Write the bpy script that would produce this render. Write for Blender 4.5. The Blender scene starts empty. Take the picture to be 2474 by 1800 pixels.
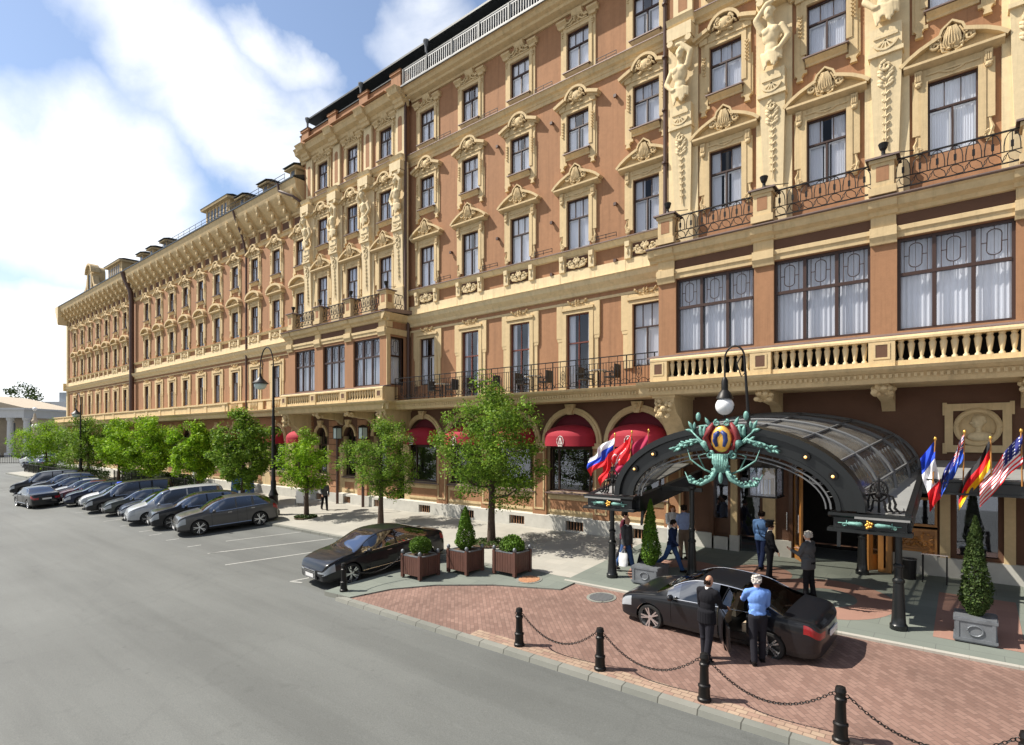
import bpy, math, random
from math import sin, cos, pi, radians, sqrt, atan2
from mathutils import Vector, Matrix
C = bpy.context.scene.collection
scene = bpy.context.scene

# ------------------------------------------------------------------ camera, sky, sun, exposure
H = 5.65
SL = 0.0732                      # the square rises gently towards the hotel
cam_d = bpy.data.cameras.new('camera'); cam = bpy.data.objects.new('camera', cam_d); C.objects.link(cam)
cam.location = (0, 0, H); cam.rotation_euler = (radians(90), 0, radians(39.15))
cam_d.sensor_width = 36; cam_d.lens = 36*1357/2474; cam_d.shift_y = 158/2474
cam_d.clip_end = 4000; cam_d.clip_start = 0.1
scene.camera = cam
SUN_EL = radians(50)
SD = Vector((-0.85*cos(SUN_EL), -0.527*cos(SUN_EL), sin(SUN_EL)))      # towards the sun
sun_d = bpy.data.lights.new('sun', 'SUN'); sun = bpy.data.objects.new('sun', sun_d); C.objects.link(sun)
sun_d.energy = 5.0; sun_d.angle = radians(0.5); sun_d.color = (1.0, 0.93, 0.82)
sun.rotation_euler = SD.to_track_quat('Z', 'Y').to_euler()
w = bpy.data.worlds.new('World'); scene.world = w; w.use_nodes = True
wn = w.node_tree; wn.nodes.clear()
def wnode(t, **k):
    n = wn.nodes.new(t)
    for a, b in k.items(): setattr(n, a, b)
    return n
def wl(a, b): wn.links.new(a, b)
sky = wnode('ShaderNodeTexSky', sky_type='NISHITA', sun_disc=False, sun_elevation=SUN_EL,
            sun_rotation=atan2(SD.x, SD.y), air_density=1.0, dust_density=0.6, ozone_density=2.2)
tc = wnode('ShaderNodeTexCoord')
sep = wnode('ShaderNodeSeparateXYZ'); wl(tc.outputs['Generated'], sep.inputs[0])
def M(op, *a):
    n = wnode('ShaderNodeMath', operation=op)
    for i, v in enumerate(a):
        if isinstance(v, (int, float)): n.inputs[i].default_value = v
        else: wl(v, n.inputs[i])
    return n.outputs[0]
az = M('ARCTAN2', sep.outputs['Y'], M('MULTIPLY', sep.outputs['X'], -1.0)); el = M('ARCSINE', sep.outputs['Z'])
nz = wnode('ShaderNodeTexNoise'); nz.inputs['Scale'].default_value = 3.2; nz.inputs['Detail'].default_value = 7; nz.inputs['Roughness'].default_value = 0.55; wl(tc.outputs['Generated'], nz.inputs['Vector'])
nsep = wnode('ShaderNodeSeparateColor'); wl(nz.outputs['Color'], nsep.inputs[0])
az = M('ADD', az, M('MULTIPLY', M('SUBTRACT', nsep.outputs[0], 0.5), 0.34)); el = M('ADD', el, M('MULTIPLY', M('SUBTRACT', nsep.outputs[1], 0.5), 0.22))
def pix(px, py):       # a place in the sky given as direction (azimuth from west, elevation)
    X = (px*1.0909-1237)/1357; Y = (1058-py*1.0909)/1357; x = .7757*X-.6315; y = .7757+.6315*X; return atan2(y, -x), atan2(Y, sqrt(x*x+y*y))
mask = None
for px, py, qx, qy, b_, st in ((190, 40, 700, 330, 0.095, 1.0), (-200, 290, 420, 470, 0.11, 1.0), (560, 60, 700, 160, 0.035, 0.6), (850, 80, 1030, 60, 0.06, 0.6), (-300, 700, 300, 640, 0.05, 0.7), (-250, 20, -120, 120, 0.05, 0.5), (480, 330, 760, 400, 0.06, 0.8), (-300, 860, 300, 830, 0.05, 0.5), (260, -60, 420, 20, 0.04, 0.5)):
    (a0, e0), (a1, e1) = pix(px, py), pix(qx, qy); L_ = sqrt((a1-a0)**2+(e1-e0)**2)/2+b_*0.5; ux, uy = (a1-a0)/(L_*2-b_), (e1-e0)/(L_*2-b_); cx0, cy0 = (a0+a1)/2, (e0+e1)/2
    da = M('SUBTRACT', az, cx0); de = M('SUBTRACT', el, cy0)
    u_ = M('MULTIPLY', M('ADD', M('MULTIPLY', da, ux), M('MULTIPLY', de, uy)), 1/L_); v_ = M('MULTIPLY', M('SUBTRACT', M('MULTIPLY', de, ux), M('MULTIPLY', da, uy)), 1/b_)
    q_ = M('MULTIPLY', M('MAXIMUM', M('SUBTRACT', 1.25, M('ADD', M('MULTIPLY', u_, u_), M('MULTIPLY', v_, v_))), 0.0), st*0.85)
    mask = q_ if mask is None else M('MAXIMUM', mask, q_)
mp = wnode('ShaderNodeMapping'); wl(tc.outputs['Generated'], mp.inputs[0]); mp.inputs['Rotation'].default_value = (radians(20), radians(38), radians(30)); mp.inputs['Scale'].default_value = (1.2, 4.0, 5.0)
n1 = wnode('ShaderNodeTexNoise'); wl(mp.outputs[0], n1.inputs['Vector']); n1.inputs['Scale'].default_value = 2.0; n1.inputs['Detail'].default_value = 10; n1.inputs['Roughness'].default_value = 0.6; n1.inputs['Distortion'].default_value = 0.4
n5 = wnode('ShaderNodeTexNoise'); n5.inputs['Scale'].default_value = 2.4; n5.inputs['Detail'].default_value = 6; wl(tc.outputs['Generated'], n5.inputs['Vector'])
bk = M('MULTIPLY', M('MAXIMUM', M('SUBTRACT', n5.outputs['Fac'], 0.5), 0.0), M('MULTIPLY', M('MAXIMUM', M('ADD', M('MULTIPLY', sep.outputs['Y'], -1.0), 0.15), 0.0), 7.0)) 
mask = M('MAXIMUM', mask, bk)
mask = M('MULTIPLY', mask, M('ADD', M('MULTIPLY', n1.outputs['Fac'], 1.9), 0.05))
hz = wnode('ShaderNodeMapRange'); wl(sep.outputs['Z'], hz.inputs[0]); hz.inputs[1].default_value = -0.02; hz.inputs[2].default_value = 0.32; hz.inputs[3].default_value = 0.60; hz.inputs[4].default_value = 0.05
mx = wnode('ShaderNodeMath', operation='ADD', use_clamp=True); wl(mask, mx.inputs[0]); wl(hz.outputs[0], mx.inputs[1])
lp = wnode('ShaderNodeVectorMath', operation='DOT_PRODUCT'); wl(tc.outputs['Generated'], lp.inputs[0]); lp.inputs[1].default_value = (-0.90, 0.36, 0.24)
lz = wnode('ShaderNodeMapRange'); wl(lp.outputs['Value'], lz.inputs[0]); lz.inputs[1].default_value = 0.1; lz.inputs[2].default_value = 0.85; lz.inputs[3].default_value = 0.24; lz.inputs[4].default_value = 2.2
sb = wnode('ShaderNodeMixRGB', blend_type='MULTIPLY'); sb.inputs[0].default_value = 1; wl(sky.outputs[0], sb.inputs[1]); oz = wnode('ShaderNodeMapRange'); wl(sep.outputs['Z'], oz.inputs[0]); oz.inputs[1].default_value = 0.38; oz.inputs[2].default_value = 0.8; oz.inputs[3].default_value = 0.0; oz.inputs[4].default_value = 2.0
wl(M('MAXIMUM', lz.outputs[0], oz.outputs[0]), sb.inputs[2])
skl = wnode('ShaderNodeMixRGB'); wl(mx.outputs[0], skl.inputs[0]); wl(sb.outputs[0], skl.inputs[1]); skl.inputs[2].default_value = (16.5, 16.8, 17.2, 1)
bg = wnode('ShaderNodeBackground'); wl(skl.outputs[0], bg.inputs[0]); bg.inputs[1].default_value = 0.05
wo = wnode('ShaderNodeOutputWorld'); wl(bg.outputs[0], wo.inputs[0])
scene.view_settings.view_transform = 'Standard'; scene.view_settings.look = 'None'; scene.view_settings.gamma = 1
scene.view_settings.exposure = 0.64
scene.cycles.max_bounces = 8; scene.cycles.transparent_max_bounces = 24
scene.cycles.sample_clamp_indirect = 6

def gz(y): return SL*y if y < 24 else SL*24
# ------------------------------------------------------------------ materials
MATS = {}
def mat(name, col, rough=0.8, metal=0.0, var=0.0, vscale=1.5, bump=0.0, bscale=12, spec=0.5, streak=False, coat=0.0, emit=None):
    m = bpy.data.materials.new(name); m.use_nodes = True; nt = m.node_tree; b = nt.nodes['Principled BSDF']
    b.inputs['Base Color'].default_value = (*col, 1); b.inputs['Roughness'].default_value = rough
    b.inputs['Metallic'].default_value = metal; b.inputs['Specular IOR Level'].default_value = spec
    if coat: b.inputs['Coat Weight'].default_value = coat; b.inputs['Coat Roughness'].default_value = 0.04
    if emit: b.inputs['Emission Color'].default_value = (*emit[0], 1); b.inputs['Emission Strength'].default_value = emit[1]
    if var or bump:
        g = nt.nodes.new('ShaderNodeNewGeometry')
        vec = g.outputs['Position']
        if streak:
            mpn = nt.nodes.new('ShaderNodeMapping'); mpn.inputs['Scale'].default_value = (1, 1, 0.25); nt.links.new(vec, mpn.inputs[0]); vec2 = mpn.outputs[0]
        else: vec2 = vec
    if var:
        n = nt.nodes.new('ShaderNodeTexNoise'); n.inputs['Scale'].default_value = vscale; n.inputs['Detail'].default_value = 8; n.inputs['Roughness'].default_value = 0.62
        nt.links.new(vec2, n.inputs['Vector'])
        mr = nt.nodes.new('ShaderNodeMapRange'); mr.inputs[1].default_value = 0.3; mr.inputs[2].default_value = 0.7; mr.inputs[3].default_value = 1-var; mr.inputs[4].default_value = 1+var*0.7
        nt.links.new(n.outputs['Fac'], mr.inputs[0])
        hsv = nt.nodes.new('ShaderNodeHueSaturation'); hsv.inputs['Color'].default_value = (*col, 1)
        val = mr.outputs[0]
        if streak:
            m3 = nt.nodes.new('ShaderNodeMapping'); m3.inputs['Scale'].default_value = (5.0, 5.0, 0.22); nt.links.new(g.outputs['Position'], m3.inputs[0])
            n3 = nt.nodes.new('ShaderNodeTexNoise'); n3.inputs['Scale'].default_value = 1.0; n3.inputs['Detail'].default_value = 9; n3.inputs['Roughness'].default_value = 0.7; nt.links.new(m3.outputs[0], n3.inputs['Vector'])
            r3 = nt.nodes.new('ShaderNodeMapRange'); r3.inputs[1].default_value = 0.50; r3.inputs[2].default_value = 0.78; r3.inputs[3].default_value = 1.03; r3.inputs[4].default_value = 0.72; nt.links.new(n3.outputs['Fac'], r3.inputs[0])
            n4 = nt.nodes.new('ShaderNodeTexNoise'); n4.inputs['Scale'].default_value = 5.5; n4.inputs['Detail'].default_value = 8; n4.inputs['Roughness'].default_value = 0.7; nt.links.new(g.outputs['Position'], n4.inputs['Vector'])
            r4 = nt.nodes.new('ShaderNodeMapRange'); r4.inputs[1].default_value = 0.3; r4.inputs[2].default_value = 0.7; r4.inputs[3].default_value = 0.90; r4.inputs[4].default_value = 1.07; nt.links.new(n4.outputs['Fac'], r4.inputs[0])
            for q_ in (r3, r4):
                mm = nt.nodes.new('ShaderNodeMath'); mm.operation = 'MULTIPLY'; nt.links.new(val, mm.inputs[0]); nt.links.new(q_.outputs[0], mm.inputs[1]); val = mm.outputs[0]
        nt.links.new(val, hsv.inputs['Value']); nt.links.new(hsv.outputs[0], b.inputs['Base Color'])
    if bump:
        n2 = nt.nodes.new('ShaderNodeTexNoise'); n2.inputs['Scale'].default_value = bscale; n2.inputs['Detail'].default_value = 6
        nt.links.new(vec, n2.inputs['Vector'])
        bp = nt.nodes.new('ShaderNodeBump'); bp.inputs['Strength'].default_value = bump; bp.inputs['Distance'].default_value = 0.02
        nt.links.new(n2.outputs['Fac'], bp.inputs['Height']); nt.links.new(bp.outputs[0], b.inputs['Normal'])
    MATS[name] = m
    return m
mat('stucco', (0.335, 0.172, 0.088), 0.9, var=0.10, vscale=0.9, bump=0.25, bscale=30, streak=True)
mat('cream', (0.58, 0.44, 0.245), 0.85, var=0.09, vscale=1.6, bump=0.2, bscale=25, streak=True)
mat('cream_pale', (0.66, 0.535, 0.33), 0.85, var=0.07, vscale=1.2, bump=0.15, bscale=25, streak=True)
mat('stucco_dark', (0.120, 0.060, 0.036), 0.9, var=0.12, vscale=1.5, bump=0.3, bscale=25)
mat('sandstone', (0.42, 0.22, 0.12), 0.95, var=0.18, vscale=9, bump=0.7, bscale=45)
mat('plinth_stone', (0.50, 0.49, 0.45), 0.8, var=0.12, vscale=2.5, bump=0.2)
mat('frame_brown', (0.045, 0.020, 0.014), 0.45)
mat('door_red', (0.16, 0.045, 0.03), 0.4, var=0.2, vscale=6)
mat('sill_metal', (0.20, 0.145, 0.13), 0.5, metal=0.3, var=0.15, vscale=3)
mat('roof_metal', (0.035, 0.04, 0.042), 0.45, metal=0.4, var=0.2, vscale=2)
mat('lead_sheet', (0.27, 0.275, 0.27), 0.6, metal=0.2, var=0.15, vscale=2)
mat('grey_metal', (0.15, 0.155, 0.16), 0.5, metal=0.3)
mat('pipe', (0.085, 0.045, 0.035), 0.5, var=0.1)
mat('iron', (0.012, 0.011, 0.011), 0.45, metal=0.4)
mat('canopy_paint', (0.013, 0.015, 0.016), 0.32, metal=0.2, spec=0.6)
mat('bronze', (0.16, 0.34, 0.30), 0.6, metal=0.15, var=0.5, vscale=16, bump=0.4)
mat('gold', (0.85, 0.48, 0.10), 0.35, metal=0.7)
mat('chrome', (0.78, 0.78, 0.8), 0.16, metal=1.0)
mat('alloy', (0.72, 0.73, 0.75), 0.25, metal=0.9)
mat('tyre', (0.018, 0.018, 0.018), 0.85)
mat('dark_trim', (0.012, 0.012, 0.013), 0.5)
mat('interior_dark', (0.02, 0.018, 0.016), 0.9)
mat('awning', (0.34, 0.012, 0.030), 0.8, var=0.06, vscale=3)
mat('awning_inner', (0.12, 0.012, 0.022), 0.9)
mat('white_paint', (0.80, 0.79, 0.76), 0.6)
mat('logo_white', (0.82, 0.80, 0.78), 0.7)
mat('crest_red', (0.22, 0.025, 0.030), 0.6, var=0.3, vscale=10)
mat('crest_blue', (0.025, 0.05, 0.20), 0.5, var=0.4, vscale=14)
mat('road_paint', (0.36, 0.36, 0.34), 0.7, var=0.25, vscale=8)
mat('wood', (0.42, 0.19, 0.05), 0.4, var=0.25, vscale=5, streak=True)
mat('wood_dark', (0.10, 0.045, 0.022), 0.4, var=0.2, vscale=6)
mat('planter_wood', (0.105, 0.045, 0.032), 0.6, var=0.2, vscale=9, streak=True)
mat('zinc', (0.20, 0.215, 0.235), 0.55, metal=0.5, var=0.2, vscale=5)
mat('soil', (0.10, 0.065, 0.04), 1, var=0.4, vscale=20, bump=0.8)
mat('bark', (0.075, 0.05, 0.036), 0.95, var=0.3, vscale=14, bump=0.8)
mat('glass_lamp', (0.85, 0.86, 0.88), 0.25)
mat('bulb', (1, 0.8, 0.4), 0.4, emit=((1, 0.45, 0.10), 0.9))
mat('lamp_frost', (0.55, 0.65, 0.63), 0.35)
mat('skin', (0.62, 0.35, 0.24), 0.6); mat('skin_tan', (0.48, 0.25, 0.16), 0.6)
for nm, c in dict(cl_black=(0.012, 0.012, 0.015), cl_navy=(0.018, 0.028, 0.075), cl_blue=(0.16, 0.30, 0.68), cl_steel=(0.10, 0.19, 0.38), cl_grey=(0.085, 0.088, 0.095),
                  cl_maroon=(0.10, 0.02, 0.035), cl_white=(0.78, 0.77, 0.75), cl_lightblue=(0.30, 0.38, 0.60), cl_jeans=(0.05, 0.10, 0.24), cl_trouser=(0.02, 0.02, 0.026),
                  cl_khaki=(0.20, 0.15, 0.11), cl_palegrey=(0.42, 0.44, 0.45), hair_dark=(0.02, 0.013, 0.01), hair_grey=(0.50, 0.47, 0.43), hair_red=(0.36, 0.12, 0.035),
                  shoe=(0.012, 0.01, 0.01)).items(): mat(nm, c, 0.9, bump=0.25, bscale=30, spec=0.12)
mat('plastic_bag', (0.78, 0.80, 0.82), 0.35)
mat('red_lamp', (0.30, 0.008, 0.012), 0.2, coat=0.6); mat('clear_lamp', (0.34, 0.37, 0.40), 0.12, coat=0.8)
mat('plate', (0.75, 0.75, 0.75), 0.4)
mat('seat_beige', (0.45, 0.36, 0.26), 0.7)
mat('flag_white', (0.80, 0.80, 0.82), 0.8); mat('flag_blue', (0.01, 0.055, 0.50), 0.8); mat('flag_red', (0.70, 0.012, 0.02), 0.8); mat('flag_navy', (0.012, 0.018, 0.16), 0.8)
mat('flag_sky', (0.03, 0.10, 0.52), 0.8); mat('flag_black', (0.015, 0.015, 0.018), 0.8); mat('flag_gold', (0.90, 0.55, 0.01), 0.8); mat('flag_maroon', (0.32, 0.005, 0.05), 0.8)
mat('far_stone', (0.50, 0.42, 0.32), 0.9, var=0.1); mat('far_white', (0.62, 0.63, 0.64), 0.8, var=0.06); mat('far_grey', (0.33, 0.37, 0.41), 0.9, var=0.1)
mat('far_glass', (0.10, 0.12, 0.15), 0.3)
for nm, c in dict(paint_black=(0.010, 0.011, 0.014), paint_navy=(0.008, 0.013, 0.035), paint_grey=(0.095, 0.093, 0.092), paint_silver=(0.42, 0.44, 0.46), paint_white=(0.72, 0.73, 0.74),
                  paint_red=(0.10, 0.010, 0.018), paint_blue=(0.012, 0.04, 0.22), paint_olive=(0.05, 0.058, 0.05)).items():
    mat(nm, c, 0.30, metal=0.0 if nm == 'paint_black' else 0.2, coat=0.6, spec=0.22)

def glass_mat(name, tint, fac, rough=0.02):
    m = bpy.data.materials.new(name); m.use_nodes = True; nt = m.node_tree; nt.nodes.clear()
    tr = nt.nodes.new('ShaderNodeBsdfTransparent'); tr.inputs[0].default_value = (*tint, 1)
    gl = nt.nodes.new('ShaderNodeBsdfGlossy'); gl.inputs['Roughness'].default_value = rough; gl.inputs['Color'].default_value = (0.9, 0.93, 1, 1)
    lw = nt.nodes.new('ShaderNodeLayerWeight'); lw.inputs[0].default_value = 0.35
    mr = nt.nodes.new('ShaderNodeMapRange'); nt.links.new(lw.outputs['Fresnel'], mr.inputs[0]); mr.inputs[3].default_value = fac; mr.inputs[4].default_value = min(1, fac+0.5)
    mx = nt.nodes.new('ShaderNodeMixShader'); nt.links.new(mr.outputs[0], mx.inputs[0]); nt.links.new(tr.outputs[0], mx.inputs[1]); nt.links.new(gl.outputs[0], mx.inputs[2])
    o = nt.nodes.new('ShaderNodeOutputMaterial'); nt.links.new(mx.outputs[0], o.inputs[0]); MATS[name] = m
glass_mat('window_glass', (0.93, 0.95, 0.99), 0.10)
glass_mat('car_glass', (0.12, 0.14, 0.14), 0.22)
glass_mat('windscreen_glass', (0.20, 0.23, 0.24), 0.32)
glass_mat('canopy_glass', (0.84, 0.83, 0.79), 0.20, 0.14)
def frost(nm):
    nt = MATS[nm].node_tree; o = [n for n in nt.nodes if n.type == 'OUTPUT_MATERIAL'][0]; src = o.inputs[0].links[0].from_socket
    d = nt.nodes.new('ShaderNodeBsdfDiffuse'); d.inputs[0].default_value = (0.30, 0.29, 0.26, 1); m = nt.nodes.new('ShaderNodeMixShader')
    g = nt.nodes.new('ShaderNodeNewGeometry'); n = nt.nodes.new('ShaderNodeTexNoise'); n.inputs['Scale'].default_value = 1.6; n.inputs['Detail'].default_value = 6; nt.links.new(g.outputs['Position'], n.inputs['Vector'])
    r = nt.nodes.new('ShaderNodeMapRange'); r.inputs[1].default_value = 0.35; r.inputs[2].default_value = 0.65; r.inputs[3].default_value = 0.16; r.inputs[4].default_value = 0.36; nt.links.new(n.outputs['Fac'], r.inputs[0]); nt.links.new(r.outputs[0], m.inputs[0])
    nt.links.new(src, m.inputs[1]); nt.links.new(d.outputs[0], m.inputs[2]); nt.links.new(m.outputs[0], o.inputs[0])
frost('canopy_glass')

def curtain_mat():
    m = mat('curtain', (0.88, 0.89, 0.92), 0.9); nt = m.node_tree
    return m
curtain_mat()
def leaf_mat(name, c1, c2, tr=0.35):
    m = bpy.data.materials.new(name); m.use_nodes = True; nt = m.node_tree; nt.nodes.clear()
    g = nt.nodes.new('ShaderNodeNewGeometry'); rp = nt.nodes.new('ShaderNodeValToRGB'); nt.links.new(g.outputs['Random Per Island'], rp.inputs[0])
    rp.color_ramp.elements[0].color = (*c1, 1); rp.color_ramp.elements[1].color = (*c2, 1)
    n = nt.nodes.new('ShaderNodeTexNoise'); n.inputs['Scale'].default_value = 1.3; nt.links.new(g.outputs['Position'], n.inputs['Vector'])
    mr = nt.nodes.new('ShaderNodeMapRange'); mr.inputs[1].default_value = 0.35; mr.inputs[2].default_value = 0.65; mr.inputs[3].default_value = 0.7; mr.inputs[4].default_value = 1.25; nt.links.new(n.outputs['Fac'], mr.inputs[0])
    hs = nt.nodes.new('ShaderNodeHueSaturation'); nt.links.new(rp.outputs[0], hs.inputs['Color']); nt.links.new(mr.outputs[0], hs.inputs['Value'])
    d = nt.nodes.new('ShaderNodeBsdfPrincipled'); d.inputs['Roughness'].default_value = 0.6; d.inputs['Specular IOR Level'].default_value = 0.2; nt.links.new(hs.outputs[0], d.inputs['Base Color'])
    t = nt.nodes.new('ShaderNodeBsdfTranslucent'); nt.links.new(hs.outputs[0], t.inputs[0])
    mx = nt.nodes.new('ShaderNodeMixShader'); mx.inputs[0].default_value = tr; nt.links.new(d.outputs[0], mx.inputs[1]); nt.links.new(t.outputs[0], mx.inputs[2])
    o = nt.nodes.new('ShaderNodeOutputMaterial'); nt.links.new(mx.outputs[0], o.inputs[0]); MATS[name] = m
leaf_mat('leaf', (0.06, 0.14, 0.014), (0.25, 0.38, 0.04))
leaf_mat('leaf_bright', (0.10, 0.23, 0.010), (0.34, 0.52, 0.025))
leaf_mat('leaf_thuja', (0.05, 0.11, 0.012), (0.12, 0.22, 0.02), 0.2)
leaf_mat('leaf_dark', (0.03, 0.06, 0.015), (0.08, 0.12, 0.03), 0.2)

def brick_mat(name, c1, c2, mortar, sx, sy, rot=0, msize=0.012, var=0.25, bump=0.3):
    m = bpy.data.materials.new(name); m.use_nodes = True; nt = m.node_tree; b = nt.nodes['Principled BSDF']; b.inputs['Roughness'].default_value = 0.85
    g = nt.nodes.new('ShaderNodeNewGeometry'); mpn = nt.nodes.new('ShaderNodeMapping'); mpn.inputs['Rotation'].default_value = (0, 0, rot); nt.links.new(g.outputs['Position'], mpn.inputs[0])
    br = nt.nodes.new('ShaderNodeTexBrick'); nt.links.new(mpn.outputs[0], br.inputs[0])
    br.inputs['Scale'].default_value = 1; br.inputs['Brick Width'].default_value = sx; br.inputs['Row Height'].default_value = sy; br.inputs['Mortar Size'].default_value = msize
    br.inputs['Color1'].default_value = (*c1, 1); br.inputs['Color2'].default_value = (*c2, 1); br.inputs['Mortar'].default_value = (*mortar, 1); br.inputs['Bias'].default_value = 0.0
    n = nt.nodes.new('ShaderNodeTexNoise'); n.inputs['Scale'].default_value = 0.55; n.inputs['Detail'].default_value = 9; n.inputs['Roughness'].default_value = 0.65; nt.links.new(g.outputs['Position'], n.inputs['Vector'])
    mr = nt.nodes.new('ShaderNodeMapRange'); mr.inputs[1].default_value = 0.3; mr.inputs[2].default_value = 0.7; mr.inputs[3].default_value = 1-var; mr.inputs[4].default_value = 1+var; nt.links.new(n.outputs['Fac'], mr.inputs[0])
    hs = nt.nodes.new('ShaderNodeHueSaturation'); nt.links.new(br.outputs[0], hs.inputs['Color']); nt.links.new(mr.outputs[0], hs.inputs['Value']); nt.links.new(hs.outputs[0], b.inputs['Base Color'])
    n3 = nt.nodes.new('ShaderNodeTexNoise'); n3.inputs['Scale'].default_value = 18; nt.links.new(g.outputs['Position'], n3.inputs['Vector'])
    ad = nt.nodes.new('ShaderNodeMath'); ad.operation = 'MULTIPLY_ADD'; nt.links.new(br.outputs['Fac'], ad.inputs[0]); ad.inputs[1].default_value = -0.8; nt.links.new(n3.outputs['Fac'], ad.inputs[2])
    bp = nt.nodes.new('ShaderNodeBump'); bp.inputs['Strength'].default_value = bump; bp.inputs['Distance'].default_value = 0.01; nt.links.new(ad.outputs[0], bp.inputs['Height']); nt.links.new(bp.outputs[0], b.inputs['Normal'])
    MATS[name] = m
brick_mat('paving_brick', (0.165, 0.096, 0.075), (0.235, 0.145, 0.115), (0.12, 0.075, 0.062), 0.21, 0.10, radians(45), 0.006, 0.22)
brick_mat('paving_sett', (0.34, 0.25, 0.18), (0.27, 0.17, 0.13), (0.16, 0.11, 0.08), 0.20, 0.125, 0, 0.008)
brick_mat('slab_pave', (0.315, 0.305, 0.27), (0.355, 0.34, 0.30), (0.28, 0.26, 0.22), 0.75, 0.5, 0, 0.006, 0.10, 0.15)
brick_mat('kerb_stone', (0.165, 0.17, 0.15), (0.21, 0.21, 0.185), (0.06, 0.06, 0.05), 0.75, 3.0, 0, 0.012, 0.15, 0.2)
brick_mat('granite', (0.14, 0.16, 0.14), (0.165, 0.185, 0.16), (0.10, 0.11, 0.10), 1.1, 0.6, 0, 0.006, 0.12, 0.08)
brick_mat('granite_pink', (0.26, 0.145, 0.11), (0.30, 0.17, 0.13), (0.30, 0.18, 0.13), 0.5, 0.5, 0, 0.004, 0.10, 0.08)

def asphalt():
    m = bpy.data.materials.new('asphalt'); m.use_nodes = True; nt = m.node_tree; b = nt.nodes['Principled BSDF']; b.inputs['Roughness'].default_value = 0.75
    g = nt.nodes.new('ShaderNodeNewGeometry')
    def noise(s, d, sc=None, r=0.6):
        n = nt.nodes.new('ShaderNodeTexNoise'); n.inputs['Scale'].default_value = s; n.inputs['Detail'].default_value = d; n.inputs['Roughness'].default_value = r
        if sc:
            mpn = nt.nodes.new('ShaderNodeMapping'); mpn.inputs['Scale'].default_value = sc; nt.links.new(g.outputs['Position'], mpn.inputs[0]); nt.links.new(mpn.outputs[0], n.inputs['Vector'])
        else: nt.links.new(g.outputs['Position'], n.inputs['Vector'])
        return n.outputs['Fac']
    def rng(s, a, b_, lo=0.3, hi=0.7):
        mr = nt.nodes.new('ShaderNodeMapRange'); mr.inputs[1].default_value = lo; mr.inputs[2].default_value = hi; mr.inputs[3].default_value = a; mr.inputs[4].default_value = b_; nt.links.new(s, mr.inputs[0]); return mr.outputs[0]
    def mul(a, b_):
        n = nt.nodes.new('ShaderNodeMath'); n.operation = 'MULTIPLY'; nt.links.new(a, n.inputs[0]); nt.links.new(b_, n.inputs[1]); return n.outputs[0]
    v = mul(mul(rng(noise(0.16, 7), 0.85, 1.12), rng(noise(0.5, 6, (0.25, 1.6, 1)), 0.90, 1.08)), rng(noise(45, 4), 0.80, 1.20))
    # thin wandering cracks
    vo = nt.nodes.new('ShaderNodeTexVoronoi'); vo.feature = 'DISTANCE_TO_EDGE'; vo.inputs['Scale'].default_value = 0.16
    nn = nt.nodes.new('ShaderNodeTexNoise'); nn.inputs['Scale'].default_value = 0.8; nn.inputs['Detail'].default_value = 8; nt.links.new(g.outputs['Position'], nn.inputs['Vector'])
    va = nt.nodes.new('ShaderNodeVectorMath'); va.operation = 'MULTIPLY_ADD'; nt.links.new(nn.outputs['Color'], va.inputs[0]); va.inputs[1].default_value = (1.6, 1.6, 0); nt.links.new(g.outputs['Position'], va.inputs[2]); nt.links.new(va.outputs[0], vo.inputs['Vector'])
    v = mul(v, rng(vo.outputs['Distance'], 0.93, 1.0, 0.0, 0.010))
    v = mul(v, rng(noise(0.9, 5, (0.06, 1.3, 1)), 1.05, 0.90, 0.45, 0.62))
    sp = nt.nodes.new('ShaderNodeTexVoronoi'); sp.inputs['Scale'].default_value = 1.1; nt.links.new(g.outputs['Position'], sp.inputs['Vector']); v = mul(v, rng(sp.outputs['Distance'], 0.80, 1.0, 0.03, 0.075))
    # darker stains with soft round edges
    v = mul(v, rng(noise(1.7, 2), 1.0, 0.90, 0.66, 0.74))
    hs = nt.nodes.new('ShaderNodeHueSaturation'); hs.inputs['Color'].default_value = (0.114, 0.120, 0.114, 1); nt.links.new(v, hs.inputs['Value']); nt.links.new(hs.outputs[0], b.inputs['Base Color'])
    bp = nt.nodes.new('ShaderNodeBump'); bp.inputs['Strength'].default_value = 0.25; bp.inputs['Distance'].default_value = 0.01; nt.links.new(noise(90, 3), bp.inputs['Height']); nt.links.new(bp.outputs[0], b.inputs['Normal'])
    MATS['asphalt'] = m
asphalt()

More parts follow.
